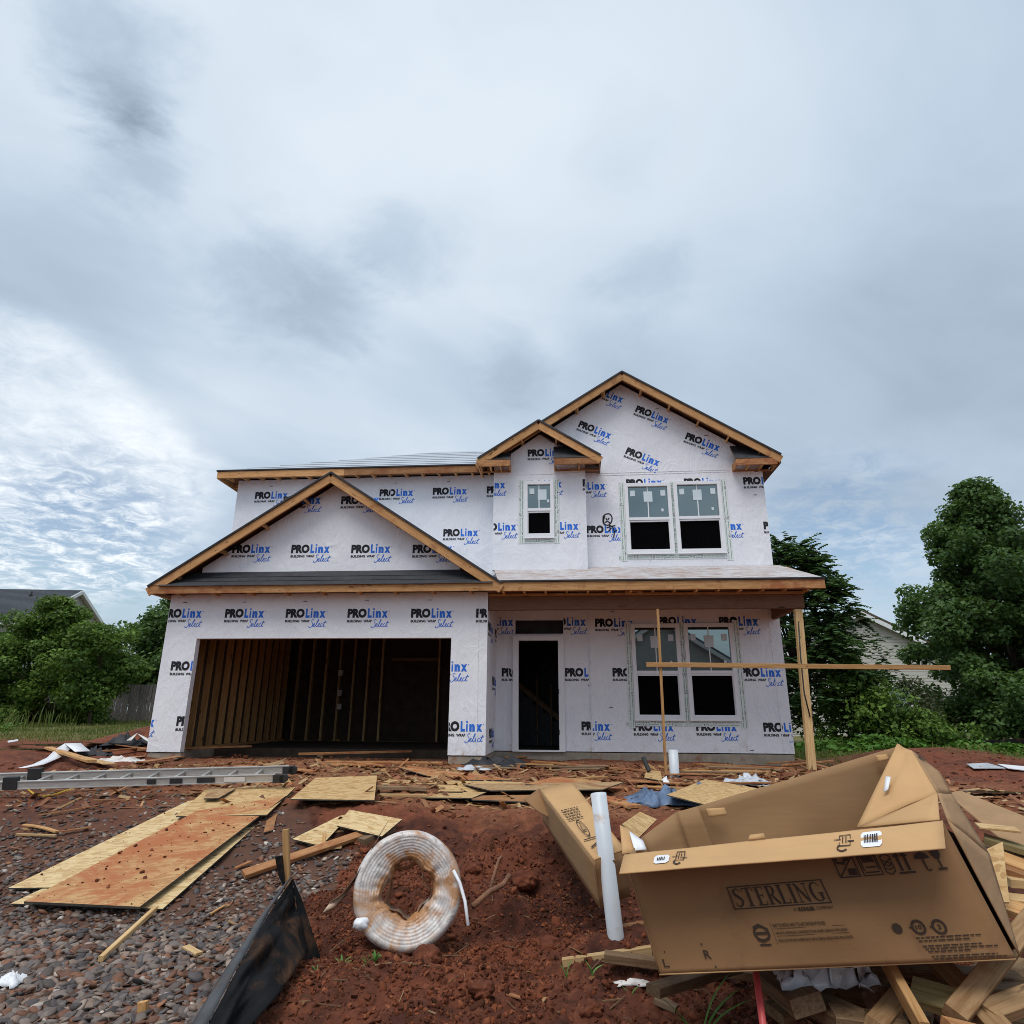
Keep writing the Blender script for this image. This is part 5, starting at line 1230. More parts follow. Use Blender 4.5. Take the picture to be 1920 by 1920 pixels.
def serif(p, word, x, y, h, m=0):
    """roman capitals drawn with thick and thin strokes and serifs"""
    T, t, s = .15, .055, .05
    def R(a, b, c, d): p.rect(x+a*h, y+b*h, x+c*h, y+d*h, m)
    def Ln(pts, w, sm=0): p.line([(x+a*h, y+b*h) for a, b in pts], [q*h for q in w] if isinstance(w, (list, tuple)) else w*h, m, sm)
    for ch in word:
        if ch == 'S':
            Ln([(.46,.78),(.44,.90),(.30,.97),(.15,.92),(.09,.78),(.16,.64),(.30,.53),(.43,.41),(.46,.25),(.38,.09),(.24,.03),(.10,.08),(.06,.24)], [.05,.05,.07,.10,.14,.15,.16,.15,.14,.10,.07,.05,.05], 4); wd = .52
        elif ch == 'T': R(.27, 0, .27+T, 1); R(.0, 1-t, .69, 1.0); Ln([(.02,.97),(.02,.78)], .045); Ln([(.67,.97),(.67,.78)], .045); R(.17, 0, .52, s); wd = .69
        elif ch == 'E': R(.08, 0, .08+T, 1); R(.0, 0, .56, t); R(.0, 1-t, .54, 1); R(.2, .48, .44, .48+t); Ln([(.54,.03),(.56,.22)], .045); Ln([(.52,.97),(.53,.80)], .045); Ln([(.44,.40),(.44,.62)], .04); wd = .58
        elif ch == 'R':
            R(.08, 0, .08+T, 1); R(0, 0, .31, s); R(0, 1-s, .3, 1); Ln([(.2,.975),(.36,.96),(.48,.88),(.5,.74),(.44,.60),(.32,.52),(.2,.505)], [.05,.06,.11,.15,.11,.06,.05], 4); Ln([(.32,.52),(.50,.22),(.66,.02)], [.10,.14,.12], 3); wd = .66
        elif ch == 'L': R(.08, 0, .08+T, 1); R(0, 1-s, .31, 1); R(0, 0, .56, t); Ln([(.54,.03),(.57,.24)], .045); wd = .58
        elif ch == 'I': R(.08, 0, .08+T, 1); R(0, 1-s, .31, 1); R(0, 0, .31, s); wd = .31
        elif ch == 'N': R(.1, 0, .1+t, 1); R(.63, 0, .63+t, 1); Ln([(.08,.98),(.66,.02)], .13); R(0, 0, .26, s); R(.53, 1-s, .79, 1); R(0, 1-s, .14, 1); wd = .79
        elif ch == 'G':
            Ln([(.66,.76),(.60,.90),(.44,.97),(.26,.93),(.13,.76),(.09,.5),(.14,.24),(.27,.07),(.45,.03),(.58,.07),(.66,.14)], [.045,.05,.06,.09,.14,.16,.14,.09,.06,.06,.06], 4); R(.57, .08, .57+T, .42); R(.46, .40, .78, .40+s); wd = .78
        x += (wd+.10)*h
    return x
FBL, FBR = P(1236, 1826, 3.32), P(1905, 1797, 3.30); FTR, FTL = P(1768, 1540, 3.38), P(1170, 1604, 3.40)
BTL, BTR = P(1204, 1570, 4.05), P(1690, 1398, 4.32)
BBL, BBR = Vector((FBL.x+.26, 4.05, -1.12)), Vector((BTR.x+.05, 4.30, -1.06))
def build_big_carton():
    base = (FBL+FBR+BBL+BBR)/4
    root = empty('bathtub_carton', 'large opened brown carton lettered STERLING, resting on the lumber pile', 'carton', base[:])
    fq = [FBL, FBR, FTR, FTL]; panel('front_panel', root, fq, [M['kraft'], M['kraft_in']], base, 30, .045, 3)
    W, Hh = 1.60, .50; prints = []
    def new(nm): prints.append((nm, Print())); return prints[-1][1]
    p = new('maker_lettering')
    p.outline(.435, .305, .890, .430, .006); xe = serif(p, 'STERLING', .452, .318, .100)
    k0 = [i for i in range(len(p.v))]
    xs = [q[0] for q in p.v[16:]]; sc = (.872-.452)/(max(xs)-.452)
    p.v[16:] = [(.452+(a-.452)*sc, b) for a, b in p.v[16:]]
    p.text('A', .700, .277, .712, .293); p.text('KOHLER', .722, .275, .798, .295, .05); p.text('COMPANY', .806, .277, .886, .293)
    p = new('round_emblem'); p.ring(.515, .165, .032, .010); p.rect(.49, .160, .54, .172); p.line([(.487, .192), (.515, .205), (.548, .180)], .012); p.line([(.487, .140), (.51, .128), (.54, .142)], .012); p.rect(.490, .108, .540, .116)
    p = new('slogan_lettering'); p.rect(.568, .110, .5695, .215)
    p.text('EASY TO INSTALL. BUILT TO LAST. BACKED BY KOHLER.', .578, .190, .815, .206, .02); p.rect(.578, .181, .9, .183)
    p.text('FACILE À INSTALLER, CONSTRUIT POUR DURER, GARANTI PAR KOHLER.', .578, .155, .905, .172, .02); p.rect(.578, .147, .905, .149)
    p.text('FÁCIL DE INSTALAR, FABRICADO PARA DURAR, RESPALDADO POR KOHLER.', .578, .120, .915, .138, .02)
    p = new('corner_letters'); p.text('R', .225, .060, .254, .102, .01); p.line([(.034, .070), (.034, .034), (.056, .034)], .008); p.rect(.226, .125, .232, .135); p.rect(.256, .018, .262, .028); p.rect(.050, .100, .055, .108)
    # handling marks along the top
    p = new('handling_symbol'); p.outline(.985, .375, .1+.985, .475, .006); p.line([(.99, .380), (1.08, .470)], .006); p.rect(1.035, .385, 1.075, .415); p.line([(1.0, .465), (1.0, .445), (1.03, .440), (1.04, .455), (1.06, .46)], .014)
    p = new('handling_symbol'); p.outline(1.100, .375, 1.195, .475, .005); p.rect(1.12, .435, 1.175, .465); p.line([(1.112, .40), (1.112, .47)], .006); p.line([(1.184, .40), (1.184, .47)], .006); p.rect(1.125, .41, 1.175, .417); p.rect(1.115, .388, 1.18, .394)
    p = new('handling_symbol')
    for dy in (0, .036): p.line([(1.212, .385+dy), (1.236, .374+dy), (1.258, .388+dy), (1.258, .418+dy), (1.236, .430+dy), (1.212, .418+dy), (1.212, .385+dy)], .006); p.line([(1.212, .405+dy), (1.236, .395+dy), (1.258, .408+dy)], .005)
    p = new('handling_symbol')
    for x in (1.292, 1.328): p.rect(x-.006, .385, x+.006, .455); p.add([(x-.016, .448), (x+.016, .448), (x, .478)], [(0, 1, 2)])
    p.rect(1.272, .372, 1.350, .381)
    p = new('handling_symbol'); p.add([(1.375+.035-.035*math.cos(i*math.pi/8), .430+.030*math.sin(i*math.pi/8)) for i in range(9)], [tuple(range(9))]); p.line([(1.410, .430), (1.410, .385), (1.418, .376), (1.430, .382)], .007)
    for i in range(9): p.disc(1.378+.008*i, .468+.008*((i*5) % 3), .003, 0, 6)
    p = new('handling_symbol'); p.add([(1.462, .478), (1.500, .478), (1.502, .445), (1.490, .425), (1.472, .425), (1.460, .445)], [(0, 5, 4, 3, 2, 1)]); p.rect(1.4785, .385, 1.4855, .43); p.rect(1.462, .376, 1.504, .385)
    p = new('number_badges'); p.disc(1.135, .150, .023); p.ring(1.235, .150, .028, .011); p.text('10', 1.221, .139, 1.250, .161, .03); p.ring(1.330, .146, .028, .011); p.text('3', 1.322, .134, 1.338, .157, .03); p.rect(1.192, .148, 1.210, .154); p.rect(1.288, .145, 1.303, .151)
    p = new('small_print'); r = random.Random(4)
    for i, y in enumerate((.102, .088, .066, .054, .042, .022, .011)):
        x = 1.20+.006*i; e = x+(.30, .24, .27, .33, .20, .30, .33)[i]
        while x < e: w = r.uniform(.012, .035); p.rect(x, y, min(x+w, e), y+.0055); x += w+.006
    for nm, p in prints:
        p.v = [(x, (.365+(y-.425)*.86) if (x > .95 and y > .365) else (.280+(y-.3675)*.74 if y > .26 else y*.83)) for x, y in p.v]
        o = printed(nm, root, p, fq, base, W, Hh, [M['kraft_print']], .005, .045, 3)
        if nm == 'small_print': o['kind'] = 'stuff'
    # flap folded out over the front edge
    fl = [P(1161, 1637, 3.17), P(1773, 1590, 3.15), FTR+Vector((0, 0, .004)), FTL+Vector((0, 0, .004))]
    panel('front_flap', root, fl, 'kraft_in', base, 24, .03, 2)
    for (x0, y0, w, h) in ((.16, .035, .075, .065), (1.185, .03, .105, .085)):
        s = Print(); r_ = .012
        s.add([(x0+r_, y0), (x0+w-r_, y0), (x0+w, y0+r_), (x0+w, y0+h-r_), (x0+w-r_, y0+h), (x0+r_, y0+h), (x0, y0+h-r_), (x0, y0+r_)], [tuple(range(8))], 0)
        lb = printed('label_sticker', root, s, fl, base, 1.60, .14, [M['vinyl']], .004, .03, 2)
        t = Print(); r = random.Random(3); x = x0+.016
        while x < x0+w-.02: k = r.uniform(.003, .008); t.rect(x, y0+.02, x+k, y0+h-.018-.008*r.random()); x += k+.0035
        printed('barcode', lb, t, fl, base, 1.60, .14, [M['black']], .006, .03, 2)
    m = Print()
    for x0, s in ((.255, 1.0), (1.06, 1.35)):
        m.outline(x0+.012*s, .045, x0+.055*s, .115, .004); m.rect(x0+.024*s, .06, x0+.028*s, .105); m.rect(x0+.036*s, .06, x0+.040*s, .105)
        m.rect(x0-.006*s, .078, x0+.020*s, .084); m.rect(x0+.044*s, .064, x0+.068*s, .070); m.line([(x0+.012*s, .05), (x0+.006*s, .035), (x0+.022*s, .022), (x0+.04*s, .03)], .008, 0, 3)
    printed('flap_marks', root, m, fl, base, 1.60, .14, [M['kraft_print']], .004, .03, 2)
    tb = [P(1403, 1574, 3.385), P(1435, 1571, 3.385), P(1432, 1562, 3.40), P(1406, 1565, 3.40)]; panel('tab', root, tb, 'kraft_in', base, 2)
    # back panel in three folded widths, with its two creases
    mid1t, mid2t = P(1268, 1523, 4.16), P(1308, 1512, 4.13); mid1b, mid2b = Vector((mid1t.x+.16, 4.14, -1.1)), Vector((mid2t.x+.20, 4.11, -1.1))
    panel('back_panel', root, [BBL, mid1b, mid1t, BTL], 'kraft_bk', base, 6, .01, 5); panel('back_panel', root, [mid1b, mid2b, mid2t, mid1t], 'kraft_bk', base, 6, .0, 6); bp = panel('back_panel', root, [mid2b, BBR, BTR, mid2t], 'kraft_bk', base, 16, .06, 7)
    for px in ((1324, 1516, 34, 16), (1642, 1416, 20, 12)):
        x, y, w, h = px; Yb = 4.06 if x < 1500 else 4.24
        panel('tab', root, [P(x+6, y+h, Yb), P(x+w+6, y+h-4, Yb), P(x+w, y-2, Yb+.01), P(x, y, Yb+.01)], 'kraft_in', base, 3)
    panel('bottom_panel', root, [FBL, FBR, BBR, BBL], 'kraft_in', base, 6)
    LT = P(1148, 1614, 3.80); panel('left_panel', root, [BBL+Vector((-.06, 0, 0)), FBL, FTL, LT], 'kraft', base, 6, .02, 8); panel('left_inner_flap', root, [BBL, FBL+Vector((.02, .03, 0)), FTL+Vector((.02, .03, -.01)), BTL], 'kraft_bk', base, 6)
    lf = [P(1167, 1600, 3.66), P(1213, 1597, 3.70), P(1182, 1556, 3.86), P(1163, 1547, 3.84)]; panel('corner_flap', root, lf, 'kraft_in', base, 4)
    panel('paper_label', root, [P(1190, 1594, 3.66), P(1212, 1592, 3.68), P(1206, 1576, 3.75), P(1180, 1558, 3.80)], 'vinyl', base, 3)
    # the crushed right end
    A, Bq, C_, LI = P(1682, 1394, 4.30), P(1709, 1407, 4.18), P(1757, 1487, 3.80), P(1606, 1551, 3.92)
    panel('end_flap', root, [LI, C_, Bq, A], 'kraft_in', base, 12, .05, 3); panel('end_flap', root, [LI, FTR+Vector((-.004, .02, .006)), C_, C_], 'kraft_in', base, 6)
    Bo = Bq+Vector((.006, .006, 0)); Co = C_+Vector((.008, .004, 0)); Fo = P(1778, 1538, 3.44); D1 = P(1762, 1447, 4.12); D2 = P(1785, 1488, 4.05); D3 = P(1856, 1602, 3.95); D4 = P(1908, 1776, 3.58); D5 = P(1914, 1794, 3.42)
    panel('end_panel', root, [Co, D2, D1, Bo], 'kraft_out', base, 6, .01, 2); panel('end_panel', root, [Fo, D3, D2, Co], 'kraft_out', base, 6, .012, 3); panel('end_panel', root, [D5, D4, D3, Fo], 'kraft_out', base, 8, .012, 4)
    panel('end_inner_panel', root, [FBR+Vector((-.01, .05, 0)), D4, D3, FTR+Vector((-.01, .05, -.01))], 'felt', base, 4)  # black sheet added to stand for the shade in the corner gap
    es = Print(); es.add([(.1, .86), (.42, .93), (.40, .98), (.12, .95)], [(0, 1, 2, 3)]); printed('end_marks', root, es, [Co, D2, D1, Bo], base, 1, 1, [M['kraft_print']], .01)
    lbq = [P(1647, 1483, 4.02), P(1656, 1478, 4.0), P(1661, 1455, 4.06), P(1652, 1454, 4.08)]
    panel('label_sticker', root, [v-Vector((0, .05, 0)) for v in lbq], 'vinyl', base, 2, thick=.002)
M['kraft_bk'] = plain('kraft_back', (.315, .185, .088), .85, .06, 3, stretch=(1, 1, 9), bump=.04, bscale=40)  # inner back face, its shade put into the colour
M['kraft_out'] = plain('kraft_end', (.36, .215, .105), .82, .08, 3, stretch=(1, 1, 9), bump=.05, bscale=40)
build_big_carton()
def build_small_carton():
    """long narrow carton lying with its near end down, propped on the bank"""
    TL, TR, NR_, NL = P(1011, 1479, 6.60), P(1073, 1466, 6.70), P(1172, 1592, 4.75), P(1113, 1612, 4.62)
    n = (NL-TL).cross(TR-TL).normalized(); n = n if n.z > 0 else -n; dep = n*.30
    b = [v-dep+Vector((0, .05, 0)) for v in (TL, TR, NR_, NL)]; base = (b[2]+b[3]+b[0]+b[1])/4
    root = empty('narrow_carton', 'long narrow tan carton lying on the dirt bank behind the white standpipe', 'carton', base[:])
    top = [NL, NR_, TR, TL]
    panel('top_panel', root, top, 'kraft_in', base, 8, .01, 4); panel('side_panel', root, [b[3], NL, TL, b[0]], 'kraft_out', base, 6); panel('side_panel', root, [NR_, b[2], b[1], TR], 'kraft_out', base, 6); panel('bottom_panel', root, [b[0], b[1], b[2], b[3]], 'kraft', base, 4); panel('end_panel', root, [b[2], NR_, NL, b[3]], 'kraft', base, 4)
    panel('open_flap', root, [TL, P(1042, 1540, 6.25), P(1012, 1524, 6.3), P(982, 1500, 6.45)], 'kraft', base, 4)
    p = Print(); r = random.Random(8)
    for i in range(5):
        y = .56-.035*i; x = .10
        while x < .62-.03*i: w = r.uniform(.04, .11); p.rect(x, y, min(x+w, .66), y+.012); x += w+.02
    p.ring(.32, .30, .095, .016); p.line([(.27, .27), (.32, .36), (.37, .27), (.27, .27)], .018); p.rect(.1, .17, .5, .18)
    p.line([(.78, .33), (.84, .38), (.92, .35), (.90, .28), (.82, .27), (.78, .33)], .022); p.line([(.15, .09), (.4, .12), (.7, .08)], .012)
    printed('printed_marks', root, p, top, base, 1, 1, [M['kraft_print']], .012)
build_small_carton()
q = [P(1775, 1490, 5.3), P(1800, 1484, 5.5), P(1990, 1560, 5.2), P(1985, 1625, 4.6), P(1880, 1578, 4.8)]
mb = MB(); mb.slab(q, .008); thing_from(mb, 'flattened_carton', M['kraft_out'], 'flattened sheet of cardboard lying behind the right end of the big carton', 'cardboard')
# ================================================================== the lumber pile under and beside the carton
GP = 'offcuts in the lumber pile under the carton'
def pile(a, b, Ya, Yb, w, t, mat, label, roll=0.0):
    return board('offcut', P(*a, Ya), P(*b, Yb), w, t, M[mat], roll=roll, label=label, cat='board', group=GP)
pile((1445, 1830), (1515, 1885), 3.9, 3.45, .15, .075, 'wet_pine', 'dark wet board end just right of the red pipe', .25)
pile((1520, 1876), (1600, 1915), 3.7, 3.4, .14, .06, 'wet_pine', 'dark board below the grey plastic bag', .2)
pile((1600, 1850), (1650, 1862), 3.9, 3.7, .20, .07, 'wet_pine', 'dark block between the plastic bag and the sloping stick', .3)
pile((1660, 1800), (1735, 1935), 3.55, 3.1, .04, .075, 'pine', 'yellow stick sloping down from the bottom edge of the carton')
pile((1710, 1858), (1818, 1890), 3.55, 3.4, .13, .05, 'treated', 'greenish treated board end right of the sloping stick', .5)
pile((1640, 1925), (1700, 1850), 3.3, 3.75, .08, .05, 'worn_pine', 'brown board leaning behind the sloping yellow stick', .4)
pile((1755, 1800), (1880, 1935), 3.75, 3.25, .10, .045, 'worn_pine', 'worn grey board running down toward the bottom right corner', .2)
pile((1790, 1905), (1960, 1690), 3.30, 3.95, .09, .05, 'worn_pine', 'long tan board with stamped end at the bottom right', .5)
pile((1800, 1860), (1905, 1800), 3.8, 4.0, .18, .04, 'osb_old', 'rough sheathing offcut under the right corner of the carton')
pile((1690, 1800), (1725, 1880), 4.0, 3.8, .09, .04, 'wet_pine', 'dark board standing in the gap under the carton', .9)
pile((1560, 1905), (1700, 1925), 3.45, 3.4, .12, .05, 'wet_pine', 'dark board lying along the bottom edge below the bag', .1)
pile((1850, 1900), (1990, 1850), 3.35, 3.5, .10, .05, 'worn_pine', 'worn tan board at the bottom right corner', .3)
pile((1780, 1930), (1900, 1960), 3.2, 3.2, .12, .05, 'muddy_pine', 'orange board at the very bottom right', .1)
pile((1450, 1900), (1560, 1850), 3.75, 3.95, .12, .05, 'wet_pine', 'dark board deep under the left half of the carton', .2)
pile((1880, 1760), (1990, 1740), 4.1, 4.1, .12, .06, 'old_pine', 'round weathered end behind the right corner of the carton', .6)
right = [((1832, 1548), (1908, 1556), 4.75, 4.65, .22, .012, 'osb', 'orange sheathing strip with a red edge beside the flattened cardboard', 0), ((1845, 1572), (1990, 1615), 4.7, 4.5, .09, .04, 'treated', 'greenish board high in the stack right of the carton', .2),
    ((1862, 1604), (1995, 1655), 4.6, 4.4, .14, .04, 'pine', 'wide tan board in the stack right of the carton', .3), ((1886, 1630), (1995, 1664), 4.5, 4.35, .09, .04, 'muddy_pine', 'orange board below the wide tan one in the stack', .2),
    ((1888, 1652), (1995, 1660), 4.45, 4.4, .09, .05, 'pale_pine', 'pale lumber end in the middle of the stack at the right edge', .1), ((1890, 1686), (1995, 1698), 4.4, 4.3, .10, .04, 'pale_pine', 'pale board low in the stack at the right edge', .2),
    ((1886, 1700), (1995, 1735), 4.3, 4.1, .12, .045, 'pine', 'tan board under the pale one at the right edge', .3), ((1840, 1590), (1990, 1640), 4.9, 4.6, .2, .04, 'wet_pine', 'dark board filling the stack behind the sheathing scrap', .1)]
for a, b, Ya, Yb, w, t, m, l, r in right: pile(a, b, Ya, Yb, w, t, m, l, r)
mb = MB(); mb.slab([P(1850, 1592, 4.35), P(1852, 1690, 4.15), P(1893, 1692, 4.15), P(1880, 1578, 4.35)], .012); thing_from(mb, 'sheathing_scrap', M['osb'], 'upright pointed sheathing scrap standing against the right end of the carton', 'panel scrap', GS)
# unseen-depth filler: the lower courses the pile rests on
rr = random.Random(5)
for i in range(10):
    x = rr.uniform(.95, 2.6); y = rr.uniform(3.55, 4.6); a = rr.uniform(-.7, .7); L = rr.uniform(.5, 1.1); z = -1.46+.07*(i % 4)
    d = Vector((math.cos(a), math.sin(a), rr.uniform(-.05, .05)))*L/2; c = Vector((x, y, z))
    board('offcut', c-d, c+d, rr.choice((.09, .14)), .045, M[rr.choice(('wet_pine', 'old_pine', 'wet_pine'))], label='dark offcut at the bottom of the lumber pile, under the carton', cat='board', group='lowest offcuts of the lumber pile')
# ================================================================== stones, clods, litter in the dirt (uncountable)
def ico(sub):
    bm = bmesh.new(); bmesh.ops.create_icosphere(bm, subdivisions=sub, radius=1); bm.verts.ensure_lookup_table()
    v = np.array([p.co[:] for p in bm.verts]); f = np.array([[q.index for q in t.verts] for t in bm.faces]); bm.free(); return v, f
def scatter(name, pts, size, flat, cols, mat, sub=2, seed=1, label=None, sink=.3, rough=.3, smooth=True):
    """many small irregular lumps joined in one mesh; each has its own shape, turn and colour"""
    r = np.random.default_rng(seed); V, F = ico(sub); n = len(pts); nv = len(V)
    sx = size*r.uniform(.75, 1.3, n); sy = size*r.uniform(.6, 1.05, n); sz = size*flat*r.uniform(.6, 1.3, n)
    a = r.uniform(0, 2*np.pi, n); tx = r.normal(0, .28, n); ty = r.normal(0, .28, n)
    lump = 1 + rough*(r.random((n, nv))-.5)
    P_ = V[None]*lump[..., None]; P_ = P_*np.stack([sx, sy, sz], -1)[:, None, :]
    P_[..., 2] += P_[..., 0]*tx[:, None] + P_[..., 1]*ty[:, None]
    c, s = np.cos(a)[:, None], np.sin(a)[:, None]
    X = P_[..., 0]*c - P_[..., 1]*s + pts[:, 0:1]; Y = P_[..., 0]*s + P_[..., 1]*c + pts[:, 1:2]; Z = P_[..., 2] + pts[:, 2:3] + sz[:, None]*(1-sink*2)*.6
    co = np.stack([X, Y, Z], -1).reshape(-1, 3); fa = (F[None]+(np.arange(n)*nv)[:, None, None]).reshape(-1, 3)
    me = np_mesh(name, co, fa, mat, smooth); col = np.repeat(cols, nv, 0); col = np.concatenate([col, np.ones((len(col), 1))], 1).astype(np.float32)
    at = me.attributes.new('col', 'FLOAT_COLOR', 'POINT'); at.data.foreach_set('color', col.ravel())
    o = link(name, me); return tag(o, label, None, None, 'stuff')
def palette(n, cols, w, r, var=.18):
    c = np.array(cols)[r.choice(len(cols), n, p=np.array(w)/sum(w))]; return np.clip(c*(1+r.normal(0, var, (n, 1))), .004, .8)
_STC = [(.100, .092, .090), (.150, .130, .118), (.20, .155, .128), (.14, .068, .042), (.25, .21, .175), (.062, .060, .065), (.19, .09, .05), (.42, .39, .36)]
_STC = [(a*1.22, b*1.12, c*1.05) for a, b, c in _STC]
_STW = [5, 5, 3, 4, 1.6, 3, 2, .5]
r_ = np.random.default_rng(3)
def gpts(n, x0, x1, y0, y1, keep):
    x = r_.uniform(x0, x1, n); y = r_.uniform(y0, y1, n); k = keep(x, y); x, y = x[k], y[k]; return np.stack([x, y, ground_fine(x, y)], -1)
def under_near(x, y): return gravel_w(x, y) & (r_.random(len(x)) < (1-.88*sm(5.7, 7.7, y+.5*fbm(x*2, y*2, 3)))*np.clip(1.15+2.2*fbm(x*1.1+7, y*1.1, 3), .12, 1))
for nm, n, y0, y1, s0, s1, sub in (('gravel', 13500, 3.4, 5.4, .020, .046, 2), ('gravel', 20000, 5.4, 9.2, .018, .040, 1)):
    p = gpts(n, -6.2, .1, y0, y1, under_near); sz = s0+(s1-s0)*r_.random(len(p))**1.6
    scatter(nm, p, sz, .40, palette(len(p), _STC, _STW, r_, .26), M['stone'], sub, n, 'loose grey and brown river stones covering the ground on the left')
def dirt_keep(d): return lambda x, y: (~gravel_w(x, y)) & (r_.random(len(x)) < d*(.25+1.6*np.clip(fbm(x*1.8+3, y*1.8, 3)+.35, 0, 1)))
_DC = [(.12, .036, .018), (.19, .056, .026), (.25, .082, .038), (.075, .026, .014)]
p = gpts(60000, -2.4, 3.2, 3.2, 6.9, dirt_keep(.8)); sz = .005+.015*r_.random(len(p))**3
scatter('dirt_clods', p, sz, .8, palette(len(p), _DC, [4, 4, 2, 2], r_, .15), M['clod'], 1, 5, 'crumbs and clods of red clay covering the near dirt', .32, .85, False)
p = gpts(420, -1.8, 2.0, 3.4, 6.9, dirt_keep(.9)); sz = .014+.028*r_.random(len(p))**2
scatter('dirt_clods', p, sz, .75, palette(len(p), _DC, [3, 4, 2, 1], r_, .12), M['clod'], 2, 6, 'larger lumps of red clay on the near dirt', .38, .45, True)
p = gpts(9000, -9, 10, 6.9, 14, dirt_keep(.6)); sz = .010+.035*r_.random(len(p))**4
scatter('dirt_clods', p, sz, .6, palette(len(p), _DC+[(.30, .19, .11)], [4, 4, 3, 2, 1.2], r_, .15), M['clod'], 1, 7, 'clods and bits of mud scattered over the yard by the house', .3, .8, False)
# chips of wood trodden into the mud, straws
def chips(name, n, x0, x1, y0, y1, L0, L1, w, cols, label, seed, keep):
    r = np.random.default_rng(seed); p = gpts(n, x0, x1, y0, y1, keep); n = len(p); a = r.uniform(0, np.pi, n); L = L0+(L1-L0)*r.random(n)**2; tl = r.normal(0, .25, n)
    W_ = w*r.uniform(.5, 1.5, n); d = np.stack([np.cos(a), np.sin(a), tl], -1); s = np.stack([-np.sin(a), np.cos(a), r.normal(0, .3, n)], -1)
    p = p+np.array([0, 0, .012]); q = [p-d*L[:, None]/2-s*W_[:, None]/2, p+d*L[:, None]/2-s*W_[:, None]/2, p+d*L[:, None]/2+s*W_[:, None]/2, p-d*L[:, None]/2+s*W_[:, None]/2]
    q += [v+np.array([0, 0, -.006]) for v in q]
    co = np.stack(q, 1).reshape(-1, 3); b = (np.arange(n)*8)[:, None, None]
    f = (np.array([[0,1,2,3],[7,6,5,4],[0,4,5,1],[1,5,6,2],[2,6,7,3],[3,7,4,0]])[None]+b).reshape(-1, 4)
    me = np_mesh(name, co, f, M['stone'], False); c = np.repeat(palette(n, cols, [1]*len(cols), r), 8, 0); c = np.concatenate([c, np.ones((len(c), 1))], 1).astype(np.float32)
    at = me.attributes.new('col', 'FLOAT_COLOR', 'POINT'); at.data.foreach_set('color', c.ravel()); tag(link(name, me), label, None, None, 'stuff')
yes = lambda x, y: np.ones(len(x), bool)
chips('wood_chips', 2600, -6.5, 6.5, 7.6, 12.4, .05, .45, .042, [(.42, .24, .10), (.33, .15, .06), (.26, .10, .045), (.50, .33, .16)], 'small splinters of wood trodden into the mud before the house', 21, lambda x, y: r_.random(len(x)) < .75)
chips('wood_chips', 160, -5, 1, 3.6, 7.8, .03, .16, .016, [(.42, .24, .10), (.33, .14, .06)], 'little splinters lying on the stones', 22, yes)
chips('dry_straws', 420, -2.2, 2.4, 3.2, 6.9, .04, .22, .0035, [(.30, .19, .10), (.22, .12, .06)], 'dry straws and rootlets in the red dirt', 23, lambda x, y: ~gravel_w(x, y))
def crumbs_on(px, lift, n, seed):
    r = np.random.default_rng(seed); c = [np.array(G(*q, lift)) for q in px]; a, b = r.random((2, n)); a, b = a[:, None], b[:, None]
    return (c[3]*(1-a)+c[2]*a)*(1-b)+(c[0]*(1-a)+c[1]*a)*b
p = np.concatenate([crumbs_on([(370, 1520), (536, 1492), (262, 1700), (45, 1690)], .085, 150, 71), crumbs_on([(352, 1502), (470, 1486), (240, 1662), (15, 1665)], .055, 40, 72), crumbs_on([(592, 1458), (707, 1454), (702, 1500), (545, 1498)], .06, 40, 73)])
scatter('clay_crumbs', p, .004+.016*r_.random(len(p))**4, .6, palette(len(p), _DC, [4, 3, 1, 4], r_, .15), M['clod'], 1, 8, 'crumbs of clay dropped on the sheathing panels', .2, .8, False)
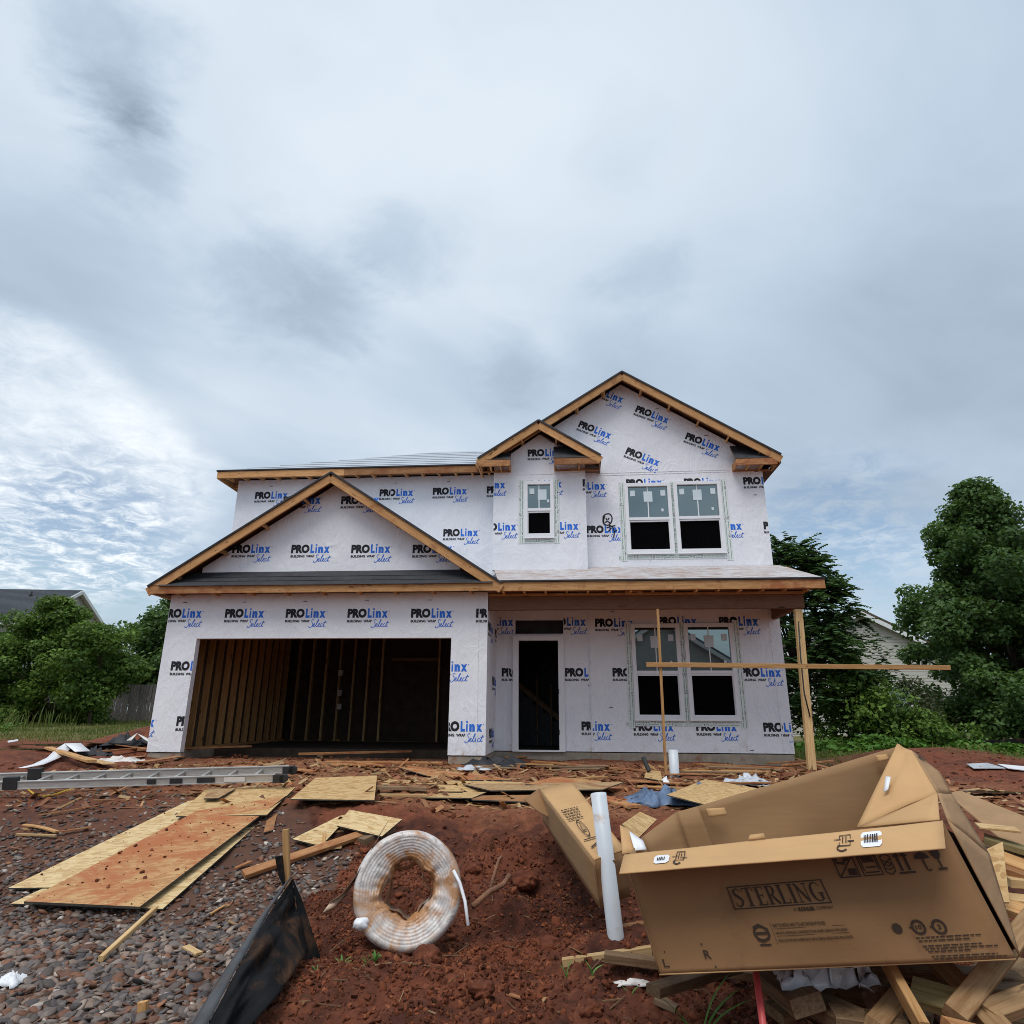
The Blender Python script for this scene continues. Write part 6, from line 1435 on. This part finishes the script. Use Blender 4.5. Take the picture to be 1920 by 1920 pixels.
# ================================================================== plants
def leafmesh(name, c, d, n, L, W, tint, mat, parent=None):
    """leaf quads at c, along d, with normals n"""
    s = np.cross(d, n); s /= np.linalg.norm(s, axis=1, keepdims=True)+1e-9
    a = c-d*L[:, None]*.5; b = c+d*L[:, None]*.5; m = c+s*W[:, None]*.5; k = c-s*W[:, None]*.5
    co = np.stack([a, m, b, k], 1).reshape(-1, 3); f = np.arange(len(c)*4).reshape(-1, 4)
    me = np_mesh(name, co, f, mat, False); at = me.attributes.new('tint', 'FLOAT', 'POINT'); at.data.foreach_set('value', np.repeat(np.clip(tint, 0, 1), 4).astype(np.float32))
    return link(name, me, parent)
def rand_dir(r, n):
    v = r.normal(size=(n, 3)); return v/np.linalg.norm(v, axis=1, keepdims=True)
def tree(name, label, cat, x, y, h, prof, nb, leaves, leaf, mat, seed, base=0.0, br=(.45, .9), trunk=.12, group=None, droop=0.0, flat=1.0, yscale=1.0):
    """trunk, limbs reaching to leaf clumps, and a crown of leaves; prof = crown radius along the height"""
    r = np.random.default_rng(seed); z0 = Hf(x, y)-.05
    root = empty(name, label, cat, (x, y, z0), 0, group)
    t = (np.arange(nb)+r.random(nb))/nb; zz = base+(h-base)*t; rr = np.interp(t, np.linspace(0, 1, len(prof)), prof); a = r.uniform(0, 2*np.pi, nb); q = np.sqrt(r.uniform(.05, 1, nb)); nzz = 1+.18*np.sin(3*a+zz*1.7+seed)+.15*r.normal(size=nb); rr = rr*nzz
    B = np.stack([np.cos(a)*rr*q, np.sin(a)*rr*q*yscale, zz], -1); R_ = r.uniform(br[0], br[1], nb)*(.55+.45*np.clip(rr/max(prof), .2, 1)); B[:, 2] = np.minimum(B[:, 2], h-R_*.6)
    wgt = R_**2; idx = r.choice(nb, leaves, p=wgt/wgt.sum()); dr = rand_dir(r, leaves); rad = R_[idx]*(.25+1.0*r.random(leaves)**.55)
    rad = rad*np.where(r.random(leaves) < .10, 1.0+.28*r.random(leaves), 1.0)
    c = B[idx]+dr*rad[:, None]*np.array([1, 1, .72*flat]); c[:, 2] -= droop*rad*np.hypot(dr[:, 0], dr[:, 1])
    ln = leaf*r.uniform(.6, 1.35, leaves); nrm = dr*.5+rand_dir(r, leaves)*.7+np.array([0, 0, .5]); nrm /= np.linalg.norm(nrm, axis=1, keepdims=True)
    d = np.cross(nrm, rand_dir(r, leaves)); d /= np.linalg.norm(d, axis=1, keepdims=True)
    tint = .42+r.normal(0, .22, leaves)+r.normal(0, .2, nb)[idx]+.12*dr[:, 2]
    keep = c[:, 2] > .05
    leafmesh('crown', c[keep], d[keep], nrm[keep], ln[keep], ln[keep]*.62, tint[keep], mat, root)
    mb = MB(); top = h*.72; k = 6
    pts = [Vector((trunk*.8*math.sin(i*1.3+seed), trunk*.6*math.cos(i*1.7+seed), top*i/k)) for i in range(k+1)]
    mb.tube(pts, [trunk*(1-.8*i/k) for i in range(k+1)], 9)
    for j in r.choice(nb, min(nb, 16), replace=False):
        e = Vector(B[j]); s = pts[min(k-1, max(1, int(k*.9*e.z/h)))]; s = Vector((s.x, s.y, min(s.z, e.z*.8)))
        mb.tube([s, (s+e)/2+Vector((0, 0, .15)), e], [trunk*.35, trunk*.22, trunk*.07], 6)
    mb.build('trunk', M['bark'], root, True); return root
def fern_tree(name, label, x, y, h, R, nfr, seed):
    """mimosa: flat layered fronds of fine leaflets, drooping at the tips"""
    r = np.random.default_rng(seed); z0 = Hf(x, y)-.05; root = empty(name, label, 'tree', (x, y, z0)); C=[]; D=[]; Nn=[]; T=[]; mb = MB()
    k = 6; pts = [Vector((.15*math.sin(i), .1*math.cos(i*2), h*.62*i/k)) for i in range(k+1)]; mb.tube(pts, [.13*(1-.75*i/k) for i in range(k+1)], 8)
    for i in range(nfr):
        t = r.random(); zz = h*(.18+.80*t); rr = R*(1-.75*max(0, t-.35)**1.1/.65)*math.sqrt(r.uniform(.15, 1)); a = r.uniform(0, 2*np.pi)
        e = np.array([math.cos(a)*rr, math.sin(a)*rr, zz-.10*rr*rr/R]); 
        if i % 9 == 0: mb.tube([pts[3+i % 3], (pts[3+i % 3]+Vector(e))/2+Vector((0, 0, .3)), Vector(e)], [.03, .02, .008], 5)
        tn = .45+r.normal(0, .2)
        for f in range(5):
            aa = a+r.normal(0, 1.1); L = r.uniform(.38, .8); m = 9; up_ = r.normal(0, .22)
            for j in range(m):
                s = j/(m-1); p = e+np.array([math.cos(aa)*L*s, math.sin(aa)*L*s, .10*s+up_*s-.34*L*s*s])
                for sd in (-1, 1):
                    dd = np.array([math.cos(aa+sd*1.15), math.sin(aa+sd*1.15), -.18]); dd /= np.linalg.norm(dd)
                    C.append(p+dd*.07*(1-.6*s)); D.append(dd); Nn.append((.4*r.normal(), .4*r.normal(), 1)); T.append(tn+r.normal(0, .1))
    C, D, Nn = np.array(C), np.array(D), np.array(Nn); Nn /= np.linalg.norm(Nn, axis=1, keepdims=True)
    leafmesh('crown', C, D, Nn, np.full(len(C), .19), np.full(len(C), .10), np.array(T), M['leaf_mimosa'], root); mb.build('trunk', M['bark'], root, True); return root
LX = lambda px, Y: ((px-960)/FPX)/1.0*Y*.985
GT = 'bushes and trees along the back fence'
tree('bush', 'big rounded green bush at the left edge, in front of the grey roof', 'bush', -26.2, 30.5, 5.55, [2.4, 3.2, 3.3, 2.8, 1.7, .5], 170, 56000, .17, M['leaf'], 31, .0, (.4, .85), .12, GT)
tree('bush', 'tall bush with pale top just right of the left-most bush', 'bush', -20.9, 29.8, 5.55, [2.0, 2.7, 2.6, 2.1, 1.3, .4], 140, 44000, .165, M['leaf'], 32, .0, (.38, .8), .10, GT)
tree('bush', 'low light green bush under the dark tree, over the wooden fence', 'bush', -17.9, 29.0, 4.2, [1.0, 1.5, 1.6, 1.2, .5], 34, 12000, .17, M['leaf'], 33, .8, (.4, .75), .07, GT)
tree('broadleaf_tree', 'dark tree behind the fence next to the corner of the garage', 'tree', -18.6, 37.0, 6.9, [1.8, 2.9, 3.1, 2.9, 2.0, .6], 120, 34000, .22, M['leaf_dark'], 34, 1.0, (.5, 1.0), .16, GT)
tree('broadleaf_tree', 'dark tree half hidden behind the garage wall', 'tree', -14.2, 38.0, 6.6, [1.6, 2.5, 2.7, 2.4, 1.4], 50, 16000, .22, M['leaf_dark'], 35, 1.0, (.5, 1.0), .14, GT)
tree('broadleaf_tree', 'tall full tree standing over everything at the right edge', 'tree', 17.6, 23.5, 9.6, [2.6, 3.2, 3.2, 2.6, 1.8, 1.0, .25], 330, 100000, .165, M['leaf_dark'], 36, .6, (.32, .75), .20)
tree('broadleaf_tree', 'second tree cut by the right edge of the picture', 'tree', 21.2, 24.5, 7.4, [2.2, 2.8, 2.6, 1.8, .6], 120, 36000, .19, M['leaf_dark'], 37, .4, (.45, .95), .16)
fern_tree('mimosa_tree', 'feathery mimosa tree rising behind the right corner of the house', 9.7, 22.5, 7.0, 2.5, 480, 38)
fern_tree('mimosa_tree', 'lower spreading mimosa right of the porch, in front of the beige house', 11.9, 25.5, 4.6, 1.6, 130, 39)
tree('shrub', 'wispy olive shrub in front of the beige house', 'shrub', 13.4, 22.5, 2.3, [.7, 1.1, 1.1, .7, .2], 50, 2200, .12, M['leaf_olive'], 40, .0, (.25, .5), .05)
tree('shrub', 'dense dark shrub behind the porch post', 'shrub', 10.6, 21.0, 2.9, [1.0, 1.2, 1.1, .7, .2], 40, 7000, .15, M['leaf'], 41, .0, (.4, .7), .05)
tree('shrub', 'low dark shrub under the tall right-hand tree', 'shrub', 16.6, 20.8, 2.2, [1.6, 1.9, 1.5, .6], 45, 11000, .15, M['leaf_dark'], 42, .0, (.4, .7), .05)
tree('shrub', 'dark shrub at the right edge below the trees', 'shrub', 19.2, 20.4, 2.4, [1.8, 2.1, 1.6, .6], 50, 12000, .15, M['leaf_dark'], 43, .0, (.4, .75), .05)
tree('shrub', 'low green shrub between the porch post and the wispy shrub', 'shrub', 12.0, 20.2, 1.2, [1.4, 1.5, .9, .3], 32, 7000, .13, M['leaf'], 44, .0, (.3, .5), .03)
# grass and weeds
def blades(name, n, region, h0, h1, w, mat, seed, label, lean=.5, kind='stuff'):
    r = np.random.default_rng(seed); x, y = region(r, n); z = ground_fine(x, y)-.02; n = len(x); a = r.uniform(0, 2*np.pi, n); h = h0+(h1-h0)*r.random(n)**2
    l = r.uniform(.1, lean, n)*h; s = np.stack([np.cos(a+1.6), np.sin(a+1.6), np.zeros(n)], -1)*(w*r.uniform(.6, 1.4, n))[:, None]; b = np.stack([x, y, z], -1)
    m = b+np.stack([np.cos(a)*l*.35, np.sin(a)*l*.35, h*.6], -1); t = b+np.stack([np.cos(a)*l, np.sin(a)*l, h], -1)
    co = np.stack([b-s/2, b+s/2, m+s*.4, t, m-s*.4], 1).reshape(-1, 3); k = (np.arange(n)*5)[:, None, None]
    f = (np.array([[0, 1, 2, 4], [4, 2, 3, 3]])[None]+k).reshape(-1, 4)
    me = bpy.data.meshes.new(name); fs = []
    tri = (np.array([[0, 1, 2], [0, 2, 4], [4, 2, 3]])[None]+k).reshape(-1, 3)
    me = np_mesh(name, co, tri, mat, False); at = me.attributes.new('tint', 'FLOAT', 'POINT'); tt = np.clip(.45+.9*fbm(x*.8, y*.8, 3)+r.normal(0, .15, n), 0, 1)
    at.data.foreach_set('value', np.repeat(tt, 5).astype(np.float32)); return tag(link(name, me), label, None, None, kind)
def reg_left(r, n):
    y = r.uniform(14.5, 33, n); x = -y*r.uniform(.42, 1.0, n); k = r.random(n) < np.clip(sm(15.4, 18.5, y+1.6*fbm(x*.5, y*.5, 3)-.25*np.clip(-x-8, 0, 8)), 0, 1); return x[k], y[k]
def reg_right(r, n):
    y = r.uniform(12.8, 25, n); x = y*r.uniform(.40, .95, n); k = r.random(n) < sm(13.4, 16.4, y+1.8*fbm(x*.5, y*.5, 3)); return x[k], y[k]
blades('grass', 30000, reg_left, .05, .20, .020, M['grass'], 51, 'rough grass strip on the left in front of the bushes')
blades('grass', 26000, reg_right, .05, .20, .020, M['grass'], 52, 'rough grass on the right beyond the red dirt')
blades('tall_grass', 450, lambda r, n: (-r.uniform(17, 25, n), r.uniform(22, 27, n)), .5, 1.1, .03, M['grass'], 53, 'taller grass tufts below the left bushes', .7)
def ground_cover(name, n, x0, x1, y0, y1, hh, sz, seed, label):
    r = np.random.default_rng(seed); x = r.uniform(x0, x1, n); y = r.uniform(y0, y1, n); k = fbm(x*.9, y*.9, 3)+.22 > r.uniform(-.05, .3, n); x, y = x[k], y[k]; n = len(x)
    z = H(x, y)+hh*np.clip(.4+fbm(x*1.3, y*1.3, 3), .05, 1)*r.random(n)**.6
    nr = rand_dir(r, n)*.6+np.array([0, 0, .9]); nr /= np.linalg.norm(nr, axis=1, keepdims=True); d = np.cross(nr, rand_dir(r, n)); d /= np.linalg.norm(d, axis=1, keepdims=True)
    L = sz*r.uniform(.6, 1.4, n); o = leafmesh(name, np.stack([x, y, z], -1), d, nr, L, L*.7, .5+r.normal(0, .25, n), M['weed']); tag(o, label, None, None, 'stuff')
ground_cover('weeds', 16000, 7.2, 17, 17.0, 20.0, .50, .15, 61, 'bright green leafy weeds along the edge of the dirt on the right')
ground_cover('weeds', 7000, -24, -15, 19.5, 23, .35, .12, 62, 'green weeds at the edge of the grass on the left')
# sprouts near the camera: each one a plant
def sprout(px, Y, blades_, label, s=1.0, seed=0, wide=.022):
    c = P(*px, Y); c = Vector((c.x, c.y, Hf(c.x, c.y)-.01)); r = random.Random(seed); root = empty('sprout', label, 'plant', c[:], 0, 'green sprouts coming up in the dirt')
    for i in range(blades_):
        a = r.uniform(0, 6.28) if i > 1 else (.2 if i else 2.6); h = s*r.uniform(.6, 1.0); l = s*r.uniform(.25, .6); mb = MB(); k = 8
        for j in range(k+1):
            t = j/k; p = Vector((math.cos(a)*l*t*t, math.sin(a)*l*t*t*.6, h*(t-.35*t*t*(l/s)*1.6))); w = wide*s*4*(.35+.65*math.sin(math.pi*min(1, t*.92+.08)))*(1 if t < .97 else .1); sd = Vector((-math.sin(a), math.cos(a), .2))*w/2
            mb.v += [tuple(p+sd), tuple(p+Vector((0, 0, -.12*w))), tuple(p-sd)]
            if j: b = 3*(j-1); mb.f += [(b, b+1, b+4, b+3), (b+1, b+2, b+5, b+4)]; mb.m += [0, 0]
        me = mb.mesh('leaf', M['sprout'], True); at = me.attributes.new('tint', 'FLOAT', 'POINT'); at.data.foreach_set('value', [r.uniform(.2, .8)]*len(mb.v)); link('leaf', me, root)
for (px, Y, b, l, s, sd, w) in (((1312, 1925), 3.75, 5, 'tall broad-leaved sprout in front of the big carton', .50, 3, .008), ((640, 1812), 4.55, 6, 'sprout with several blades right of the black fabric', .12, 5, .03), ((595, 1818), 4.5, 4, 'small sprout touching the foot of the black fabric', .09, 6, .03), ((705, 1768), 4.85, 8, 'dark leafy sprout under the wrapped coil', .10, 7, .045), ((688, 1782), 4.75, 4, 'thin sprout left of the leafy one under the coil', .09, 8, .025),
    ((1062, 1808), 4.45, 3, 'sprout left of the pale muddy stick', .13, 9, .03), ((1110, 1798), 4.45, 3, 'sprout behind the pale muddy stick', .13, 10, .028), ((1180, 1826), 4.25, 2, 'thin sprout in front of the pale muddy stick', .13, 11, .02), ((368, 1912), 3.95, 5, 'small sprout at the bottom edge beside the black fabric', .10, 12, .045), ((760, 1766), 4.85, 3, 'tiny sprout at the base of the coil', .06, 13, .03)):
    sprout(px, Y, b, l, s, sd, w)
# ================================================================== fence and neighbouring houses
def fence():
    a, b = Vector((-24.5, 33.6, 0)), Vector((-13.0, 34.6, 0)); L = (b-a).length; d = (b-a)/L; ang = math.atan2(d.y, d.x)
    root = empty('wooden_fence', 'weathered grey board fence behind the bushes on the left', 'fence', (a.x, a.y, Hf(a.x, a.y)-.05), ang); n = int(L/.15); r = random.Random(2)
    mb = MB(); w, t, h = .142, .02, 1.85
    mb.add([(0,-t,0),(w,-t,0),(w,-t,h-.04),(w-.04,-t,h),(.04,-t,h),(0,-t,h-.04),(0,0,0),(w,0,0),(w,0,h-.04),(w-.04,0,h),(.04,0,h),(0,0,h-.04)], [(0,1,2,3,4,5),(11,10,9,8,7,6),(0,5,11,6),(1,7,8,2),(2,8,9,3),(3,9,10,4),(4,10,11,5),(0,6,7,1)])
    me = mb.mesh('picket', M['fencewood'])
    for i in range(n): link('picket', me, root, Matrix.Translation((i*.152, r.uniform(-.008, .008), r.uniform(-.03, .03))) @ Matrix.Rotation(r.uniform(-.01, .01), 4, 'Y'))
    for z in (.35, 1.0, 1.6): board('rail', (0, .03, z), (n*.152, .03, z), .09, .04, M['fencewood'], root, up=(0, -1, 0))
    for i in range(5): board('post', (.1+i*2.4, .06, 0), (.1+i*2.4, .06, 1.9), .09, .09, M['fencewood'], root, up=(0, 1, 0))
fence()
def siding_wall(name, root, pts, mat, out, course=.13):
    """lapped siding: each course a slightly tilted strip clipped to the wall outline (local x, z at fixed depth or depth, z)"""
    mb = MB(); P0 = [Vector(p) for p in pts]; zs = [p.z for p in P0]; z = min(zs)
    n = Vector(out)
    while z < max(zs)-.01:
        z2 = min(z+course, max(zs)); row = []
        for zz in (z, z2-.004):
            xs = []
            for i in range(len(P0)):
                a, b = P0[i], P0[(i+1) % len(P0)]
                if (a.z-zz)*(b.z-zz) <= 0 and abs(a.z-b.z) > 1e-6: xs.append(a.lerp(b, (zz-a.z)/(b.z-a.z)))
            if len(xs) >= 2:
                xs.sort(key=lambda q: q.x+q.y); row.append((xs[0], xs[-1]))
        if len(row) == 2:
            (a, b), (c, d) = row; mb.face([a+n*.02, b+n*.02, d+n*.004, c+n*.004]); mb.face([a+n*.02, a, b, b+n*.02])
        z = z2
    return mb.build(name, M[mat], root)
def left_house():
    root = empty('neighbour_house', 'neighbouring house with grey shingle roof showing above the left bushes', 'house', (-30.6, 45.5, -.3), math.radians(3))
    Lx, hd, he, hr = 16.0, 5.2, 5.6, 8.45
    mb = MB(); mb.slab([(0.35, -hd-.4, he-.2), (.35, 0, hr), (-Lx, 0, hr), (-Lx, -hd-.4, he-.2)], .12, 0, 1); mb.slab([(.35, 0, hr), (.35, hd+.4, he-.2), (-Lx, hd+.4, he-.2), (-Lx, 0, hr)], .12, 0, 1); roof = mb.build('roof', [M['shingle'], M['trim']], root)
    for i in range(36):
        t = i/36; y = -(hd+.4)*(1-t); z = he-.2+(hr-he+.2)*t
        board('shingle_course', (-Lx, y, z+.012), (.36, y, z+.012), .03, .02, M['shingle'], roof, up=(0, -.5, .85))
    board('rake_board', (.38, -hd-.4, he-.36), (.38, 0, hr-.16), .22, .05, M['trim'], root, up=(1, 0, 0)); board('rake_board', (.38, hd+.4, he-.36), (.38, 0, hr-.16), .22, .05, M['trim'], root, up=(1, 0, 0))
    siding_wall('gable_wall', root, [(0, -hd, 0), (0, hd, 0), (0, hd, he), (0, 0, hr-.15), (0, -hd, he)], 'sidingL', (1, 0, 0)); siding_wall('front_wall', root, [(0, -hd, 0), (-Lx, -hd, 0), (-Lx, -hd, he), (0, -hd, he)], 'sidingL', (0, -1, 0), .2)
    board('gutter', (-Lx, -hd-.45, he-.25), (.35, -hd-.45, he-.25), .12, .1, M['trim'], root)
    for x in (-2.3, -5.2):
        y = -1.2; z = he-.2+(hr-he+.2)*(1-1.2/(hd+.4)); mb = MB(); mb.tube([(x, y, z-.05), (x, y, z+.30)], .05, 8); mb.tube([(x, y, z+.0), (x, y, z+.06)], .13, 8); mb.build('roof_vent', M['alu_dark'], roof)
left_house()
def right_house():
    root = empty('neighbour_house', 'beige neighbouring house with brown roof glimpsed between the right-hand trees', 'house', (20.2, 38.0, -1.2), math.radians(-6))
    hw, he, hr, dp = 5.0, 4.2, 6.9, 11.0
    siding_wall('gable_wall', root, [(-hw, 0, 0), (hw, 0, 0), (hw, 0, he), (0, 0, hr), (-hw, 0, he)], 'sidingB', (0, -1, 0), .18)
    mb = MB(); mb.box((-hw, .02, 0), (hw, dp, he)); mb.build('house_body', M['sidingB'], root)
    for s in (-1, 1):
        mb = MB(); q = [(0, -.4, hr+.15), (s*(hw+.4), -.4, he-.1), (s*(hw+.4), dp, he-.1), (0, dp, hr+.15)]; mb.slab(q if s < 0 else q[::-1], .12, 0, 0); mb.build('roof', M['shingle_brown'], root)
        board('rake_board', (0, -.42, hr-.02), (s*(hw+.4), -.42, he-.27), .24, .05, M['trim'], root, up=(0, -1, 0))
    wf = MB(); wf.box((-2.6, -.06, 1.2), (-1.4, .02, 2.8)); wf.box((1.0, -.06, 1.2), (2.2, .02, 2.8)); w = wf.build('window_frame', M['trim'], root)
    wf = MB(); wf.box((-2.5, -.07, 1.3), (-1.5, -.061, 2.7)); wf.box((1.1, -.07, 1.3), (2.1, -.061, 2.7)); wf.build('pane', M['pane'], w)
right_house()
# far shaded ground fence of black fabric by the weeds
mb = MB(); pth = [(12.5, 20.6), (14.0, 20.0), (15.5, 20.1), (17.5, 19.4)]
for i, (x, y) in enumerate(pth):
    z = Hf(x, y); mb.v += [(x, y, z-.02), (x, y+.02, z+.42-.1*(i % 2))]
    if i: mb.f.append((2*i-2, 2*i, 2*i+1, 2*i-1)); mb.m.append(0)
o = thing_from(mb, 'silt_fence', M['fabric'], 'black silt fence running through the weeds under the right-hand trees', 'silt fence'); o.modifiers.new('thickness', 'SOLIDIFY').thickness = .006
# the houses across the street, which the windows mirror
def street_house(x, y, w, label):
    root = empty('street_house', label, 'house', (x, y, -2.0)); he, hr = 5.8, 9.4
    siding_wall('gable_wall', root, [(-w/2, 0, 0), (w/2, 0, 0), (w/2, 0, he), (0, 0, hr), (-w/2, 0, he)], 'sidingL', (0, 1, 0), .4)
    mb = MB(); mb.box((-w/2, -9, 0), (w/2, -.02, he)); mb.build('house_body', M['sidingL'], root)
    for s in (-1, 1):
        mb = MB(); q = [(0, .4, hr+.15), (s*(w/2+.4), .4, he-.1), (s*(w/2+.4), -9, he-.1), (0, -9, hr+.15)]; mb.slab(q if s > 0 else q[::-1], .15); mb.build('roof', M['shingle'], root)
        board('rake_board', (0, .45, hr-.05), (s*(w/2+.4), .45, he-.3), .3, .06, M['trim'], root, up=(0, 1, 0))
    board('band', (-w/2, .1, 3.1), (w/2, .1, 3.1), .3, .06, M['trim'], root, up=(0, 1, 0))
street_house(5.5, -26, 11, 'grey gabled house across the street, seen only mirrored in the porch windows'); street_house(18, -27, 10, 'second grey house across the street, seen only mirrored in the porch windows')

def clay_lump(px, Y, r, label, seed):
    bm = bmesh.new(); bmesh.ops.create_icosphere(bm, subdivisions=4, radius=1)
    for v in bm.verts:
        a = v.co.copy(); k = 1+.55*float(fbm(a.x*1.3+seed*3, a.y*1.3+a.z*1.1, 4))+.16*float(fbm(a.x*6+seed, a.y*6+a.z*5, 3)); v.co = Vector((a.x*1.2, a.y, a.z*.8))*k*r
    me = bpy.data.meshes.new('clay_lump'); bm.to_mesh(me); bm.free(); me.materials.append(M['dirt']); me.polygons.foreach_set('use_smooth', [True]*len(me.polygons))
    c = P(*px, Y); o = link('clay_lump', me); o.location = (c.x, c.y, Hf(c.x, c.y)+r*.45); tag(o, label, 'clod', 'big lumps of clay in the near dirt')
for q in (((803, 1758), 4.85, .085, 'biggest lump of clay, against the bottom right of the pipe coil', 1), ((752, 1790), 4.7, .05, 'clay lump in front of the coil', 2), ((1030, 1712), 5.2, .07, 'clay lump in the pit left of the standpipe', 3), ((985, 1600), 6.3, .09, 'clay lump on the bank behind the roots', 4), ((890, 1572), 6.5, .07, 'clay lump on the bank above the coil', 5), ((1110, 1880), 4.1, .05, 'clay lump near the bottom edge left of the tall sprout', 6), ((905, 1880), 4.15, .06, 'clay lump at the middle of the bottom edge', 7)): clay_lump(*q)
